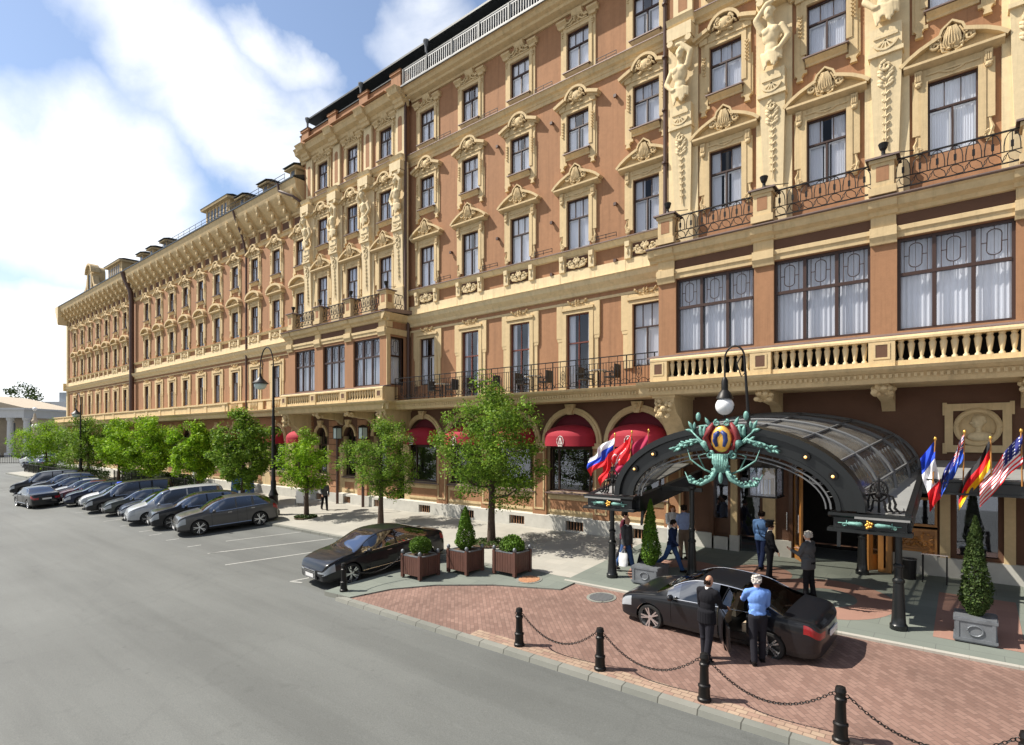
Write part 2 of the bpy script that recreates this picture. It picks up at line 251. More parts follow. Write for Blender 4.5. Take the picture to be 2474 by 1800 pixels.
# ------------------------------------------------------------------ mesh builder
class MB:
    def __init__(s): s.v = []; s.f = []; s.m = []; s.mi = 0; s.T = None; s.g = []; s.grp = 0
    def mark(s): s.grp += 1
    def add(s, vs, fs):
        o = len(s.v)
        if s.T is not None: vs = [tuple(s.T @ Vector(p)) for p in vs]
        s.v += [tuple(p) for p in vs]; s.f += [tuple(i+o for i in f) for f in fs]; s.m += [s.mi]*len(fs); s.g += [s.grp]*len(fs)
    def box(s, x0, x1, y0, y1, z0, z1):
        s.add([(x0, y0, z0), (x1, y0, z0), (x1, y1, z0), (x0, y1, z0), (x0, y0, z1), (x1, y0, z1), (x1, y1, z1), (x0, y1, z1)],
              [(0, 3, 2, 1), (4, 5, 6, 7), (0, 1, 5, 4), (1, 2, 6, 5), (2, 3, 7, 6), (3, 0, 4, 7)])
    def bar(s, p, q, wx, wz=None):
        wz = wz or wx; p = Vector(p); q = Vector(q); d = (q-p).normalized(); u = Vector((0, 0, 1)) if abs(d.z) < 0.9 else Vector((0, 1, 0))
        a = d.cross(u).normalized()*wx/2; b = a.cross(d).normalized()*wz/2
        s.add([p-a-b, p+a-b, p+a+b, p-a+b, q-a-b, q+a-b, q+a+b, q-a+b], [(0, 3, 2, 1), (4, 5, 6, 7), (0, 1, 5, 4), (1, 2, 6, 5), (2, 3, 7, 6), (3, 0, 4, 7)])
    def prof_x(s, prof, x0, x1):
        """polygon in (y,z) pulled along x"""
        n = len(prof); s.add([(x0, p[0], p[1]) for p in prof]+[(x1, p[0], p[1]) for p in prof],
                             [(i, (i+1) % n, (i+1) % n+n, i+n) for i in range(n)]+[tuple(range(n))[::-1], tuple(range(n, 2*n))])
    def prof_y(s, prof, y0, y1):
        """polygon in (x,z) pulled along y"""
        n = len(prof); s.add([(p[0], y0, p[1]) for p in prof]+[(p[0], y1, p[1]) for p in prof],
                             [(i, (i+1) % n, (i+1) % n+n, i+n) for i in range(n)]+[tuple(range(n))[::-1], tuple(range(n, 2*n))])
    def strip_y(s, path, th, y0, y1):
        """band following a path in (x,z): thickness th outward, depth y0..y1"""
        n = len(path); out = []
        for i in range(n):
            a = path[max(0, i-1)]; b = path[min(n-1, i+1)]; d = Vector((b[0]-a[0], b[1]-a[1])); d.normalize(); out.append((path[i][0]-d.y*th, path[i][1]+d.x*th))
        vs = [(p[0], y0, p[1]) for p in path]+[(p[0], y0, p[1]) for p in out]+[(p[0], y1, p[1]) for p in path]+[(p[0], y1, p[1]) for p in out]
        fs = []
        for i in range(n-1):
            fs += [(i, i+1, n+i+1, n+i), (2*n+i, 3*n+i, 3*n+i+1, 2*n+i+1), (i, 2*n+i, 2*n+i+1, i+1), (n+i, n+i+1, 3*n+i+1, 3*n+i)]
        fs += [(0, n, 3*n, 2*n), (n-1, 3*n-1, 4*n-1, 2*n-1)]
        s.add(vs, fs)
    def tube(s, pts, r, n=6, cap=True):
        pts = [Vector(p) for p in pts]; rs = r if isinstance(r, (list, tuple)) else [r]*len(pts); vs = []; fs = []
        up = Vector((0.13, 0.21, 0.97))
        for i, p in enumerate(pts):
            d = (pts[min(i+1, len(pts)-1)]-pts[max(i-1, 0)]).normalized()
            a = d.cross(up)
            if a.length < 1e-3: a = d.cross(Vector((1, 0, 0)))
            a.normalize(); b = d.cross(a)
            vs += [p+(a*cos(2*pi*k/n)+b*sin(2*pi*k/n))*rs[i] for k in range(n)]
        for i in range(len(pts)-1):
            for k in range(n): fs.append((i*n+k, i*n+(k+1) % n, (i+1)*n+(k+1) % n, (i+1)*n+k))
        if cap: fs += [tuple(range(n))[::-1], tuple(range((len(pts)-1)*n, len(pts)*n))]
        s.add(vs, fs)
    def lathe(s, prof, c=(0, 0, 0), n=12, sx=1, sy=1, cap=True):
        vs = []; fs = []
        for r, z in prof: vs += [(c[0]+r*sx*cos(2*pi*k/n), c[1]+r*sy*sin(2*pi*k/n), c[2]+z) for k in range(n)]
        for i in range(len(prof)-1):
            for k in range(n): fs.append((i*n+k, i*n+(k+1) % n, (i+1)*n+(k+1) % n, (i+1)*n+k))
        if cap: fs += [tuple(range(n))[::-1], tuple(range((len(prof)-1)*n, len(prof)*n))]
        s.add(vs, fs)
    def ell(s, c, r, n=8, m=5, rot=None):
        vs = []; fs = []; r = r if isinstance(r, (tuple, list)) else (r, r, r)
        vs.append(Vector((0, 0, -r[2])))
        for i in range(1, m):
            t = -pi/2+pi*i/m
            vs += [Vector((r[0]*cos(t)*cos(2*pi*k/n), r[1]*cos(t)*sin(2*pi*k/n), r[2]*sin(t))) for k in range(n)]
        vs.append(Vector((0, 0, r[2])))
        for k in range(n): fs.append((0, 1+(k+1) % n, 1+k))
        for i in range(m-2):
            for k in range(n): fs.append((1+i*n+k, 1+i*n+(k+1) % n, 1+(i+1)*n+(k+1) % n, 1+(i+1)*n+k))
        l = len(vs)-1
        for k in range(n): fs.append((l, 1+(m-2)*n+k, 1+(m-2)*n+(k+1) % n))
        if rot is not None: vs = [rot @ v for v in vs]
        s.add([v+Vector(c) for v in vs], fs)
    def poly(s, pts): s.add(pts, [tuple(range(len(pts)))])
    def grid(s, rows):
        n = len(rows[0]); s.add([p for r in rows for p in r], [(i*n+k, i*n+k+1, (i+1)*n+k+1, (i+1)*n+k) for i in range(len(rows)-1) for k in range(n-1)])
    def mesh(s, name, mats, smooth=False):
        me = bpy.data.meshes.new(name); me.from_pydata(s.v, [], s.f); me.update()
        for m in (mats if isinstance(mats, (list, tuple)) else [mats]): me.materials.append(MATS[m] if isinstance(m, str) else m)
        if any(s.m): me.polygons.foreach_set('material_index', s.m)
        if smooth:
            me.polygons.foreach_set('use_smooth', [True]*len(me.polygons))
            if smooth is not True: me.set_sharp_from_angle(angle=radians(smooth))
        return me
    def pieces(s):
        out = []
        for k in sorted(set(s.g)):
            q = MB(); idx = {}
            for f, mi, g in zip(s.f, s.m, s.g):
                if g != k: continue
                for i in f:
                    if i not in idx: idx[i] = len(q.v); q.v.append(s.v[i])
                q.f.append(tuple(idx[i] for i in f)); q.m.append(mi); q.g.append(0)
            out.append(q)
        return out
    def build(s, name, mats, parent=None, smooth=False, loc=None):
        if len(set(s.g)) > 1: return [obj(name, q.mesh(name, mats, smooth), parent, loc) for q in s.pieces()][0]
        return obj(name, s.mesh(name, mats, smooth), parent, loc)
def obj(name, me, parent=None, loc=None):
    o = bpy.data.objects.new(name, me); C.objects.link(o)
    if loc is not None: o.location = loc
    if parent is not None: o.parent = parent
    return o
def tag(o, label=None, cat=None, group=None, kind=None):
    if label: o['label'] = label
    if cat: o['category'] = cat
    if group: o['group'] = group
    if kind: o['kind'] = kind
    return o
def thing(name, label, cat, loc=(0, 0, 0), rz=0, group=None, slope=False):
    o = bpy.data.objects.new(name, None); o.empty_display_size = 0.2; C.objects.link(o); o.location = loc
    o.rotation_euler = (math.atan(SL), 0, rz) if slope and rz == 0 else (0, 0, rz)
    if slope and rz: o.rotation_euler = (Matrix.Rotation(math.atan(SL), 3, 'X') @ Matrix.Rotation(rz, 3, 'Z')).to_euler()
    return tag(o, label, cat, group)
def dup(root, parent=None, loc=None, label=None, rz=None):
    c = root.copy(); C.objects.link(c)
    if parent is not None: c.parent = parent
    if loc is not None: c.location = loc
    if rz is not None: c.rotation_euler = (c.rotation_euler[0], c.rotation_euler[1], rz)
    if label: c['label'] = label
    for ch in root.children: dup(ch, c)
    return c
def arc(cx, cz, r, a0, a1, n, rz=None):
    rz = rz or r
    return [(cx+r*cos(radians(a0+(a1-a0)*i/n)), cz+rz*sin(radians(a0+(a1-a0)*i/n))) for i in range(n+1)]
def scroll(mb, x, y, z, r, sgn=1, th=0.03, turns=1.4, a0=90):
    pts = []
    for i in range(15):
        t = i/14; a = radians(a0)+sgn*t*turns*2*pi; rr = r*(1-0.8*t); pts.append((x+rr*cos(a), y, z+rr*sin(a)))
    mb.tube(pts, [th*(1-0.35*i/14) for i in range(15)], 6)
def leafy(mb, cx, cy, cz, w_, h_, n, seed, s=0.07, depth=0.05, sym=True):
    rd = random.Random(seed)
    for i in range(n):
        x = rd.uniform(0, w_/2) if sym else rd.uniform(-w_/2, w_/2); z = rd.uniform(-h_/2, h_/2); a = rd.uniform(0, pi); q = rd.uniform(0.6, 1.2)*s
        for sg in ((1, -1) if sym else (1,)):
            mb.ell((cx+sg*x, cy-rd.uniform(0, depth), cz+z), (q, depth, q*0.42), 6, 4, Matrix.Rotation(sg*a, 3, 'Y'))
def wall_cells(mb, x0, x1, z0, z1, y, holes, th=0.0):
    xs = sorted({x0, x1, *[h[0] for h in holes], *[h[1] for h in holes]}); zs = sorted({z0, z1, *[h[2] for h in holes], *[h[3] for h in holes]})
    xs = [x for x in xs if x0-1e-6 <= x <= x1+1e-6]; zs = [z for z in zs if z0-1e-6 <= z <= z1+1e-6]
    for i in range(len(xs)-1):
        for k in range(len(zs)-1):
            cx = (xs[i]+xs[i+1])/2; cz = (zs[k]+zs[k+1])/2
            if any(h[0] < cx < h[1] and h[2] < cz < h[3] for h in holes): continue
            mb.add([(xs[i], y, zs[k]), (xs[i+1], y, zs[k]), (xs[i+1], y, zs[k+1]), (xs[i], y, zs[k+1])], [(0, 1, 2, 3)])
    for h in holes:      # reveals
        a, b, c, d = h; yb = y+0.32
        mb.add([(a, y, c), (b, y, c), (b, y, d), (a, y, d), (a, yb, c), (b, yb, c), (b, yb, d), (a, yb, d)], [(0, 4, 5, 1), (1, 5, 6, 2), (2, 6, 7, 3), (3, 7, 4, 0)])
# ------------------------------------------------------------------ hotel: shared window kit
def AX(i): return -9.85-3.16*i
YW = 20.5; YR = 20.22; YB = 18.9
def pane_frame(mb, w_, h_, y, tr=0.62, cols=2, upcols=3, b=0.055, dep=0.06):
    mb.box(-w_/2, -w_/2+b, y, y+dep, 0, h_); mb.box(w_/2-b, w_/2, y, y+dep, 0, h_); mb.box(-w_/2+b, w_/2-b, y, y+dep, 0, b); mb.box(-w_/2+b, w_/2-b, y, y+dep, h_-b, h_)
    zt = h_*tr; mb.box(-w_/2+b, w_/2-b, y-0.02, y+dep, zt-b*0.6, zt+b*0.6)
    for k in range(1, cols):
        x = -w_/2+w_*k/cols; mb.box(x-b*0.55, x+b*0.55, y-0.012, y+dep-0.004, b, zt-b*0.6)
    for k in range(1, upcols):
        x = -w_/2+w_*k/upcols; mb.box(x-b*0.28, x+b*0.28, y+0.002, y+dep-0.01, zt+b*0.6, h_-b)
def curtain_mesh(w_, h_, y, seed, gap=0.12, z0=0.05, n=None):
    rd = random.Random(seed); mb = MB(); n = n or max(10, int(w_*26))
    g = rd.uniform(0.3, 0.7)
    for (a, b) in ((-w_/2, -gap*w_*g), (gap*w_*(1-g), w_/2)):
        r0 = []; r1 = []
        for i in range(n+1):
            x = a+(b-a)*i/n; yy = y+0.011*sin(i*2.1+rd.uniform(-0.5, 0.5)); r0.append((x, yy, z0)); r1.append((x, yy+0.01, h_-0.03))
        mb.grid([r0, r1])
    return mb.mesh('curtain', 'curtain')
def sill(mb, w_, d=0.26, z=0.0):
    mb.mi = 1; mb.prof_x([(0, z), (-d, z-0.07), (-d, z-0.11), (-0.02, z-0.09)], -w_/2, w_/2); mb.mi = 0
    mb.prof_x([(0, z-0.10), (-d*0.8, z-0.115), (-d*0.55, z-0.17), (-d*0.25, z-0.23), (-0.05, z-0.30), (0, z-0.30)], -w_/2+0.06, w_/2-0.06)
def jamb(mb, w_, h_, zb, zt, jw=0.16, ow=0.15):
    for s in (-1, 1):
        a = s*w_/2; b = s*(w_/2+jw); c = s*(w_/2+jw+ow)
        mb.box(min(a, b), max(a, b), -0.10, 0.0, zb+0.15, zt); mb.box(min(b, c), max(b, c), -0.055, 0.0, zb, zt)
    mb.box(-w_/2, w_/2, -0.10, 0.0, h_, h_+0.16); mb.box(-w_/2-0.04, w_/2+0.04, -0.135, -0.10, h_+0.16, h_+0.21)
def garland(mb, x, z, h_, n=5, s=0.055):
    for k in range(n):
        zz = z-h_*k/n; r = s*(1.15-0.5*k/n)
        mb.ell((x-0.03, -0.12, zz), (r, 0.035, r*0.5), 6, 4, Matrix.Rotation(0.7, 3, 'Y')); mb.ell((x+0.03, -0.12, zz-0.03), (r, 0.035, r*0.5), 6, 4, Matrix.Rotation(-0.7, 3, 'Y'))
def win(kind, w_, h_, seed):
    """window part with its pane, curtain, surround and hood; frame set back 0.22 in the wall"""
    mb = MB(); pane_frame(mb, w_, h_, 0.05, b=0.046, upcols=3 if h_ < 3 else 2); root = mb.build('window', 'frame_brown' if h_ < 3 else 'door_red')
    g = MB(); g.add([(-w_/2, 0.085, 0), (w_/2, 0.085, 0), (w_/2, 0.085, h_), (-w_/2, 0.085, h_)], [(0, 1, 2, 3)]); g.build('pane', 'window_glass', root)
    inn = MB(); zt_ = h_*0.62
    for xa in (-w_/2, -0.005):
        xb = xa+w_/2+0.005
        for (p0, p1, q0, q1) in ((xa+0.05, xa+0.085, 0.06, zt_-0.04), (xb-0.085, xb-0.05, 0.06, zt_-0.04), (xa+0.085, xb-0.085, 0.06, 0.10), (xa+0.085, xb-0.085, zt_-0.09, zt_-0.04)): inn.box(p0, p1, 0.095, 0.115, q0, q1)
    if h_ < 3: inn.build('inner_sash', 'white_paint', root)
    obj('curtain', curtain_mesh(w_, h_, 0.165, seed, (0.0, 0.22, 0.06, 0.30)[seed//7 % 4] if h_ < 3 else 0.55), root)
    s = MB(); hd = MB(); H0 = h_
    if kind == 'r5':
        jamb(s, w_, h_, -0.42, h_+0.34); sill(s, 1.35)
        for sg in (-1, 1):
            x0, x1 = sorted((sg*0.52, sg*1.02)); hd.prof_x([(0, H0+0.34), (-0.10, H0+0.34), (-0.14, H0+0.42), (-0.24, H0+0.47), (-0.24, H0+0.55), (0, H0+0.60)], x0, x1)
            x0, x1 = sorted((sg*0.60, sg*0.92)); hd.box(x0, x1, -0.16, 0, H0+0.22, H0+0.34)
            hd.strip_y([(sg*0.52, H0+0.42), (sg*0.40, H0+0.40), (sg*0.30, H0+0.48), (sg*0.26, H0+0.62)][::sg], 0.07, -0.15, 0)
            for k in range(3): s.box(sg*0.76-0.05, sg*0.76+0.05, -0.10-0.02*k, -0.05, H0-0.02+0.07*k-0.1, H0+0.03+0.07*k-0.1)
        hd.box(-0.44, 0.44, -0.10, 0, H0+0.21, H0+0.52); hd.prof_x([(0, H0+0.52), (-0.13, H0+0.52), (-0.22, H0+0.66), (-0.22, H0+0.76), (0, H0+0.80)], -0.26, 0.26)
        leafy(hd, 0, -0.12, H0+0.40, 0.6, 0.22, 6, 3, 0.08, 0.05)
        for sg in (-1, 1): hd.tube([(sg*0.1, -0.16, H0+0.5), (sg*0.12, -0.17, H0+0.35), (sg*0.3, -0.14, H0+0.25), (sg*0.5, -0.12, H0+0.27)], [0.05, 0.04, 0.035, 0.02], 6)
    elif kind == 'r4':
        jamb(s, w_, h_, -0.05, h_+0.20); sill(s, 1.30)
        for sg in (-1, 1):
            a, b = sorted((sg*0.62, sg*0.86)); s.box(a, b, -0.07, 0, -0.42, h_-0.1); a, b = sorted((sg*0.80, sg*0.93)); s.box(a, b, -0.04, 0, -0.52, h_*0.55)
            s.box(min(sg*0.55, sg*0.9), max(sg*0.55, sg*0.9), -0.09, 0, -0.50, -0.40)
            s.prof_y([(sg*0.76-0.12, -0.50), (sg*0.76+0.12, -0.50), (sg*0.76+0.06, -0.60), (sg*0.76+0.10, -0.72), (sg*0.76-0.10, -0.72), (sg*0.76-0.06, -0.60)][::-1], -0.12, 0)
            garland(s, sg*0.74, h_*0.82, 0.75, 6)
            path = [(sg*1.08, H0+0.30), (sg*0.78, H0+0.42), (sg*0.55, H0+0.50)]
            if sg > 0: path = path[::-1]
            hd.strip_y(path, 0.13, -0.30, 0); hd.strip_y([(p[0]*0.95, p[1]-0.06) for p in path], 0.07, -0.18, 0)
            hd.box(min(sg*0.62, sg*0.9), max(sg*0.62, sg*0.9), -0.14, 0, H0+0.16, H0+0.36)
            scroll(hd, sg*0.19, -0.22, H0+0.62, 0.16, -sg, 0.045)
            hd.ell((sg*0.22, -0.20, H0+0.80), (0.10, 0.07, 0.09), 7, 5)
        hd.strip_y(arc(0, H0+0.42, 0.50, 170, 10, 10), 0.10, -0.28, 0)
        hd.box(-0.62, 0.62, -0.09, 0, H0+0.21, H0+0.50); hd.ell((0, -0.12, H0+0.62), (0.30, 0.15, 0.26), 9, 6)
        leafy(hd, 0, -0.15, H0+0.44, 0.75, 0.30, 10, 5, 0.085, 0.06)
    elif kind in ('r3', 'r3seg'):
        jamb(s, w_, h_, 0.0, h_+0.34, 0.17, 0.12)
        for sg in (-1, 1):
            s.box(min(sg*0.70, sg*0.92), max(sg*0.70, sg*0.92), -0.08, 0, h_*0.30, h_+0.12)
            s.box(sg*0.78-0.09, sg*0.78+0.09, -0.16, 0, h_-0.02, h_+0.34)
            for k in range(3): s.box(sg*0.78-0.07+0.05*k, sg*0.78-0.04+0.05*k, -0.185, -0.16, h_+0.05, h_+0.28)
            s.ell((sg*0.78, -0.13, h_-0.06), (0.09, 0.07, 0.08), 7, 5)
            scroll(s, sg*0.80, -0.07, 0.16, 0.12, sg, 0.05); s.tube([(sg*0.80, -0.05, 0.1), (sg*0.87, -0.06, 0.35), (sg*0.80, -0.05, 0.62)], [0.07, 0.05, 0.02], 6)
        s.box(-0.70, 0.70, -0.07, 0, h_+0.21, h_+0.42)
        s.strip_y([(-0.36, h_+0.20), (-0.18, h_+0.10), (0, h_+0.07), (0.18, h_+0.10), (0.36, h_+0.20)], 0.05, -0.13, -0.03)
        hd.prof_x([(0, H0+0.36), (-0.14, H0+0.38), (-0.30, H0+0.46), (-0.30, H0+0.53), (0, H0+0.56)], -1.12, 1.12)
        if kind == 'r3':
            P = [(-1.16, 0.50), (-0.98, 0.66), (-0.72, 0.82), (-0.45, 0.94), (-0.24, 1.02)]
            hd.strip_y([(x, H0+z) for x, z in P], 0.10, -0.31, 0); hd.strip_y([(-x, H0+z) for x, z in P[::-1]], 0.10, -0.31, 0)
            hd.prof_y([(x, H0+z) for x, z in P]+[(-x, H0+z) for x, z in P[::-1]], -0.09, 0)
            hd.strip_y([(-0.30, H0+0.95), (-0.20, H0+1.22), (0, H0+1.38), (0.20, H0+1.22), (0.30, H0+0.95)], 0.06, -0.30, 0)
            hd.ell((0, -0.14, H0+0.98), (0.17, 0.14, 0.30), 9, 7)
            for q in range(7): a = -0.9+0.3*q; hd.tube([(0.10*sin(a), -0.30, H0+1.24), (0.20*sin(a), -0.27-0.05*cos(a), H0+1.02), (0.24*sin(a), -0.24-0.04*cos(a), H0+0.82), (0.16*sin(a), -0.22, H0+0.66)], [0.022, 0.036, 0.036, 0.02], 5)
            for sg in (-1, 1): scroll(hd, sg*0.38, -0.24, H0+0.86, 0.13, -sg, 0.045); hd.tube([(sg*0.16, -0.24, H0+1.2), (sg*0.28, -0.24, H0+0.95), (sg*0.2, -0.24, H0+0.62), (sg*0.06, -0.22, H0+0.58)], 0.035, 6)
            leafy(hd, 0, -0.2, H0+0.70, 0.9, 0.2, 7, 11, 0.08, 0.06)
        else:
            hd.strip_y(arc(0, H0+0.48, 0.98, 172, 8, 12, 0.50), 0.16, -0.34, 0); hd.prof_y(arc(0, H0+0.50, 0.95, 0, 180, 10, 0.46), -0.07, 0)
            leafy(hd, 0, -0.1, H0+0.70, 0.7, 0.15, 4, 8, 0.07, 0.04)
    elif kind == 'r2':
        for sg in (-1, 1):
            a = sg*w_/2; b = sg*(w_/2+0.20); c = sg*(w_/2+0.42); d = sg*(w_/2+0.50)
            s.box(min(a, b), max(a, b), -0.10, 0, -0.05, h_+0.10); s.box(min(b, c), max(b, c), -0.055, 0, -0.05, h_+0.42); s.box(min(b, d), max(b, d), -0.08, 0, h_-1.0, h_+0.42)
            s.prof_y([(min(b, d)+0.02, h_-1.0), (max(b, d), h_-1.0), (max(b, d)-0.03, h_-1.14), (min(b, d)+0.05, h_-1.14)][::-1], -0.07, 0)
        s.box(-w_/2, w_/2, -0.10, 0, h_, h_+0.12); s.box(-w_/2-0.22, w_/2+0.22, -0.15, 0, h_+0.16, h_+0.27); s.box(-w_/2-0.2, w_/2+0.2, -0.07, 0, h_+0.1, h_+0.42)
        leafy(hd, 0, -0.09, h_+0.48, 0.9, 0.16, 9, 21, 0.075, 0.05); hd.prof_y([(-0.5, h_+0.40), (0.5, h_+0.40), (0.3, h_+0.56), (-0.3, h_+0.56)], -0.07, 0)
    s.build('window_surround', ['cream', 'sill_metal'], root)
    if hd.v: hd.build('window_hood', 'cream', root, smooth=40)
    return root
def bay_win(w_, h_, seed, side=False):
    mb = MB(); b = 0.075; n = 1 if side else 3; zt = h_*0.61
    mb.box(-w_/2, -w_/2+b, 0.02, 0.10, 0, h_); mb.box(w_/2-b, w_/2, 0.02, 0.10, 0, h_); mb.box(-w_/2+b, w_/2-b, 0.02, 0.10, 0, b); mb.box(-w_/2+b, w_/2-b, 0.02, 0.10, h_-b, h_)
    mb.box(-w_/2+b, w_/2-b, 0.0, 0.10, zt-0.045, zt+0.045)
    for k in range(1, n):
        x = -w_/2+w_*k/n; mb.box(x-0.045, x+0.045, 0.01, 0.10, b, zt-0.045); mb.box(x-0.045, x+0.045, 0.01, 0.10, zt+0.045, h_-b)
    t = 0.013
    for k in range(n):
        cx = -w_/2+w_*(k+0.5)/n; cw = w_/n*0.5; zm = (zt+h_)/2; hh = (h_-zt)/2
        oval = [(cx+0.15*cos(a), 0.055, zm+(0.20 if sin(a) > 0 else -0.20)*1.0+0.13*sin(a)) for a in [2*pi*i/16+0.01 for i in range(17)]]
        mb.tube(oval, t, 4, False)
        for sg in (-1, 1): mb.bar((cx+sg*0.26, 0.055, zt+0.04), (cx+sg*0.26, 0.055, h_-b), 0.018); mb.bar((cx+sg*0.15, 0.055, zm), (cx+sg*0.26, 0.055, zm), 0.018)
        for sg in (-1, 1): mb.bar((cx, 0.055, zm+sg*0.33), (cx, 0.055, zm+sg*(hh-0.03)), 0.016)
        mb.bar((cx, 0.055, zm-0.3), (cx, 0.055, zm+0.3), 0.01)
    root = mb.build('bay_window', 'frame_brown')
    g = MB(); g.add([(-w_/2, 0.07, 0), (w_/2, 0.07, 0), (w_/2, 0.07, h_), (-w_/2, 0.07, h_)], [(0, 1, 2, 3)]); g.build('pane', 'window_glass', root)
    cm = MB(); rd = random.Random(seed)
    for k in range(n):
        a = -w_/2+w_*k/n+0.05; bb = a+w_/n-0.1; r0 = []; r1 = []; m_ = 22
        for i in range(m_+1):
            x = a+(bb-a)*i/m_; yy = 0.24+0.020*sin(i*1.7+rd.uniform(-0.4, 0.4)+seed); r0.append((x, yy, 0.05)); r1.append((x, yy, h_-0.05))
        cm.grid([r0, r1])
    cm.build('curtain', 'curtain', root)
    return root
def capsules_to_mesh(name, mb, vox, mats, smooth_it=4):
    """one continuous skin from overlapping solids"""
    me = mb.mesh(name, mats); o = bpy.data.objects.new(name, me); C.objects.link(o)
    r = o.modifiers.new('r', 'REMESH'); r.mode = 'VOXEL'; r.voxel_size = vox; r.use_smooth_shade = True
    s_ = o.modifiers.new('s', 'SMOOTH'); s_.factor = 0.6; s_.iterations = smooth_it
    dg = bpy.context.evaluated_depsgraph_get(); me2 = bpy.data.meshes.new_from_object(o.evaluated_get(dg)); me2.name = name
    bpy.data.objects.remove(o); 
    if not me2.materials:
        for m in (mats if isinstance(mats, list) else [mats]): me2.materials.append(MATS[m])
    return me2
def caps(mb, pts, rs, n=10):
    """rounded limb through joints"""
    for i in range(len(pts)-1):
        a = Vector(pts[i]); b = Vector(pts[i+1]); d = b-a; L = d.length
        if L < 1e-5: continue
        q = Vector((0, 0, 1)).rotation_difference(d.normalized()).to_matrix(); pr = []
        ra, rb = rs[i], rs[i+1]
        for k in range(5): t = -pi/2+pi/2*k/4; pr.append((ra*cos(t)+1e-4, ra*sin(t)))
        for k in range(5): t = pi/2*k/4; pr.append((rb*cos(t)+1e-4, L+rb*sin(t)))
        sub = MB(); sub.lathe(pr, n=n); mb.add([q @ Vector(v)+a for v in sub.v], sub.f)
def atlas_mesh(flip):
    mb = MB(); f = -1 if flip else 1
    mb.ell((0, -0.22, 0.98), (0.26, 0.17, 0.30), 12, 9); mb.ell((0, -0.20, 0.62), (0.20, 0.14, 0.26), 12, 8)          # chest, belly
    for s_ in (-1, 1): mb.ell((s_*0.11, -0.34, 1.06), (0.13, 0.07, 0.11), 10, 7)
    caps(mb, [(0, -0.2, 1.2), (f*0.03, -0.27, 1.42)], [0.11, 0.09])
    mb.ell((f*0.05, -0.31, 1.56), (0.135, 0.15, 0.18), 12, 9); mb.ell((f*0.04, -0.30, 1.45), (0.12, 0.15, 0.10), 10, 7)    # head, beard
    mb.ell((f*0.05, -0.45, 1.54), (0.025, 0.04, 0.04), 6, 5)
    for k in range(9): a = -1.4+k*0.35; mb.ell((f*0.05+0.14*sin(a), -0.27, 1.60+0.13*cos(a)), 0.055, 6, 5)
    caps(mb, [(f*0.25, -0.22, 1.16), (f*0.40, -0.32, 1.48), (f*0.10, -0.36, 1.80), (-f*0.05, -0.36, 1.82)], [0.115, 0.095, 0.07, 0.06])
    caps(mb, [(-f*0.27, -0.20, 1.14), (-f*0.46, -0.22, 0.80), (-f*0.24, -0.30, 0.52), (-f*0.16, -0.32, 0.50)], [0.11, 0.085, 0.065, 0.06])
    for k in range(9):
        x = -0.26+0.065*k; caps(mb, [(x, -0.20-0.10*cos(x*5), 0.52-0.05*abs(sin(k))), (x*0.9+0.05, -0.24-0.10*cos(x*5), 0.18-0.10*cos(k*1.3))], [0.06, 0.035], 7)
    mb.ell((0, -0.16, 0.38), (0.27, 0.16, 0.18), 12, 8)
    return capsules_to_mesh('atlas_statue', mb, 0.022, 'cream_pale', 3)
ATL = [atlas_mesh(False), atlas_mesh(True)]

# ------------------------------------------------------------------ hotel building
hotel = thing('hotel_building', 'terracotta and cream grand hotel with bays, statues and rooftop railing, behind the entrance canopy', 'building', (-14, 20.5, 1.5))
HX = -14; HY = 20.5; HZ = 1.5
INV = Matrix.Translation((-HX, -HY, -HZ))
def hb(): m = MB(); m.T = INV; return m
def hbuild(m, name, mats, smooth=False, parent=None): m.T = None; return m.build(name, mats, hotel if parent is None else parent, smooth)
def hplace(root, x, y, z, rz=0): root.parent = hotel; root.location = (x-HX, y-HY, z-HZ); root.rotation_euler = (0, 0, rz); return root
XL = -34.2; XR = 6.0
rng = random.Random(7)
protos = {}
def put_window(kind, w_, h_, x, y, z, placer):
    key = (kind, w_, h_, rng.randrange(4))
    if key not in protos: protos[key] = win(kind, w_, h_, key[3]*7+3); r = protos[key]
    else: r = dup(protos[key])
    return placer(r, x, y, z)
holes = []; holesR = []; holesL = []
for i in range(-4, 8):
    x = AX(i); tgt = holes if 0 <= i <= 4 else (holesR if i < 0 else holesL)
    yy = YW if 0 <= i <= 4 else YR
    for z, h_ in ((21.5, 1.72), (17.98, 1.68), (13.8, 2.12)): tgt.append((x-0.56, x+0.56, z, z+h_))
    put_window('r5', 1.12, 1.72, x, yy, 21.5, hplace); put_window('r4', 1.12, 1.68, x, yy, 17.98, hplace); put_window('r3', 1.12, 2.12, x, yy, 13.8, hplace)
for i in range(0, 5):
    x = AX(i); door = i in (1, 2, 3); z0 = 7.72 if door else 8.5; holes.append((x-0.58, x+0.58, z0, 10.98))
    put_window('r2', 1.16, round(10.98-z0, 2), x, YW, z0, hplace)
m = hb()
wall_cells(m, -23.98, -8.62, 7.15, 24.3, YW, holes)
m.mark(); wall_cells(m, -8.62, XR, 12.2, 24.3, YR, holesR); m.mark(); wall_cells(m, XL, -23.98, 12.2, 24.3, YR, holesL)
m.add([(-23.98, YR, 12.2), (-23.98, YW, 12.2), (-23.98, YW, 24.3), (-23.98, YR, 24.3)], [(0, 1, 2, 3)]); m.add([(XL, YR, 12.2), (XL, 30, 12.2), (XL, 30, 25), (XL, YR, 25)], [(0, 3, 2, 1)])
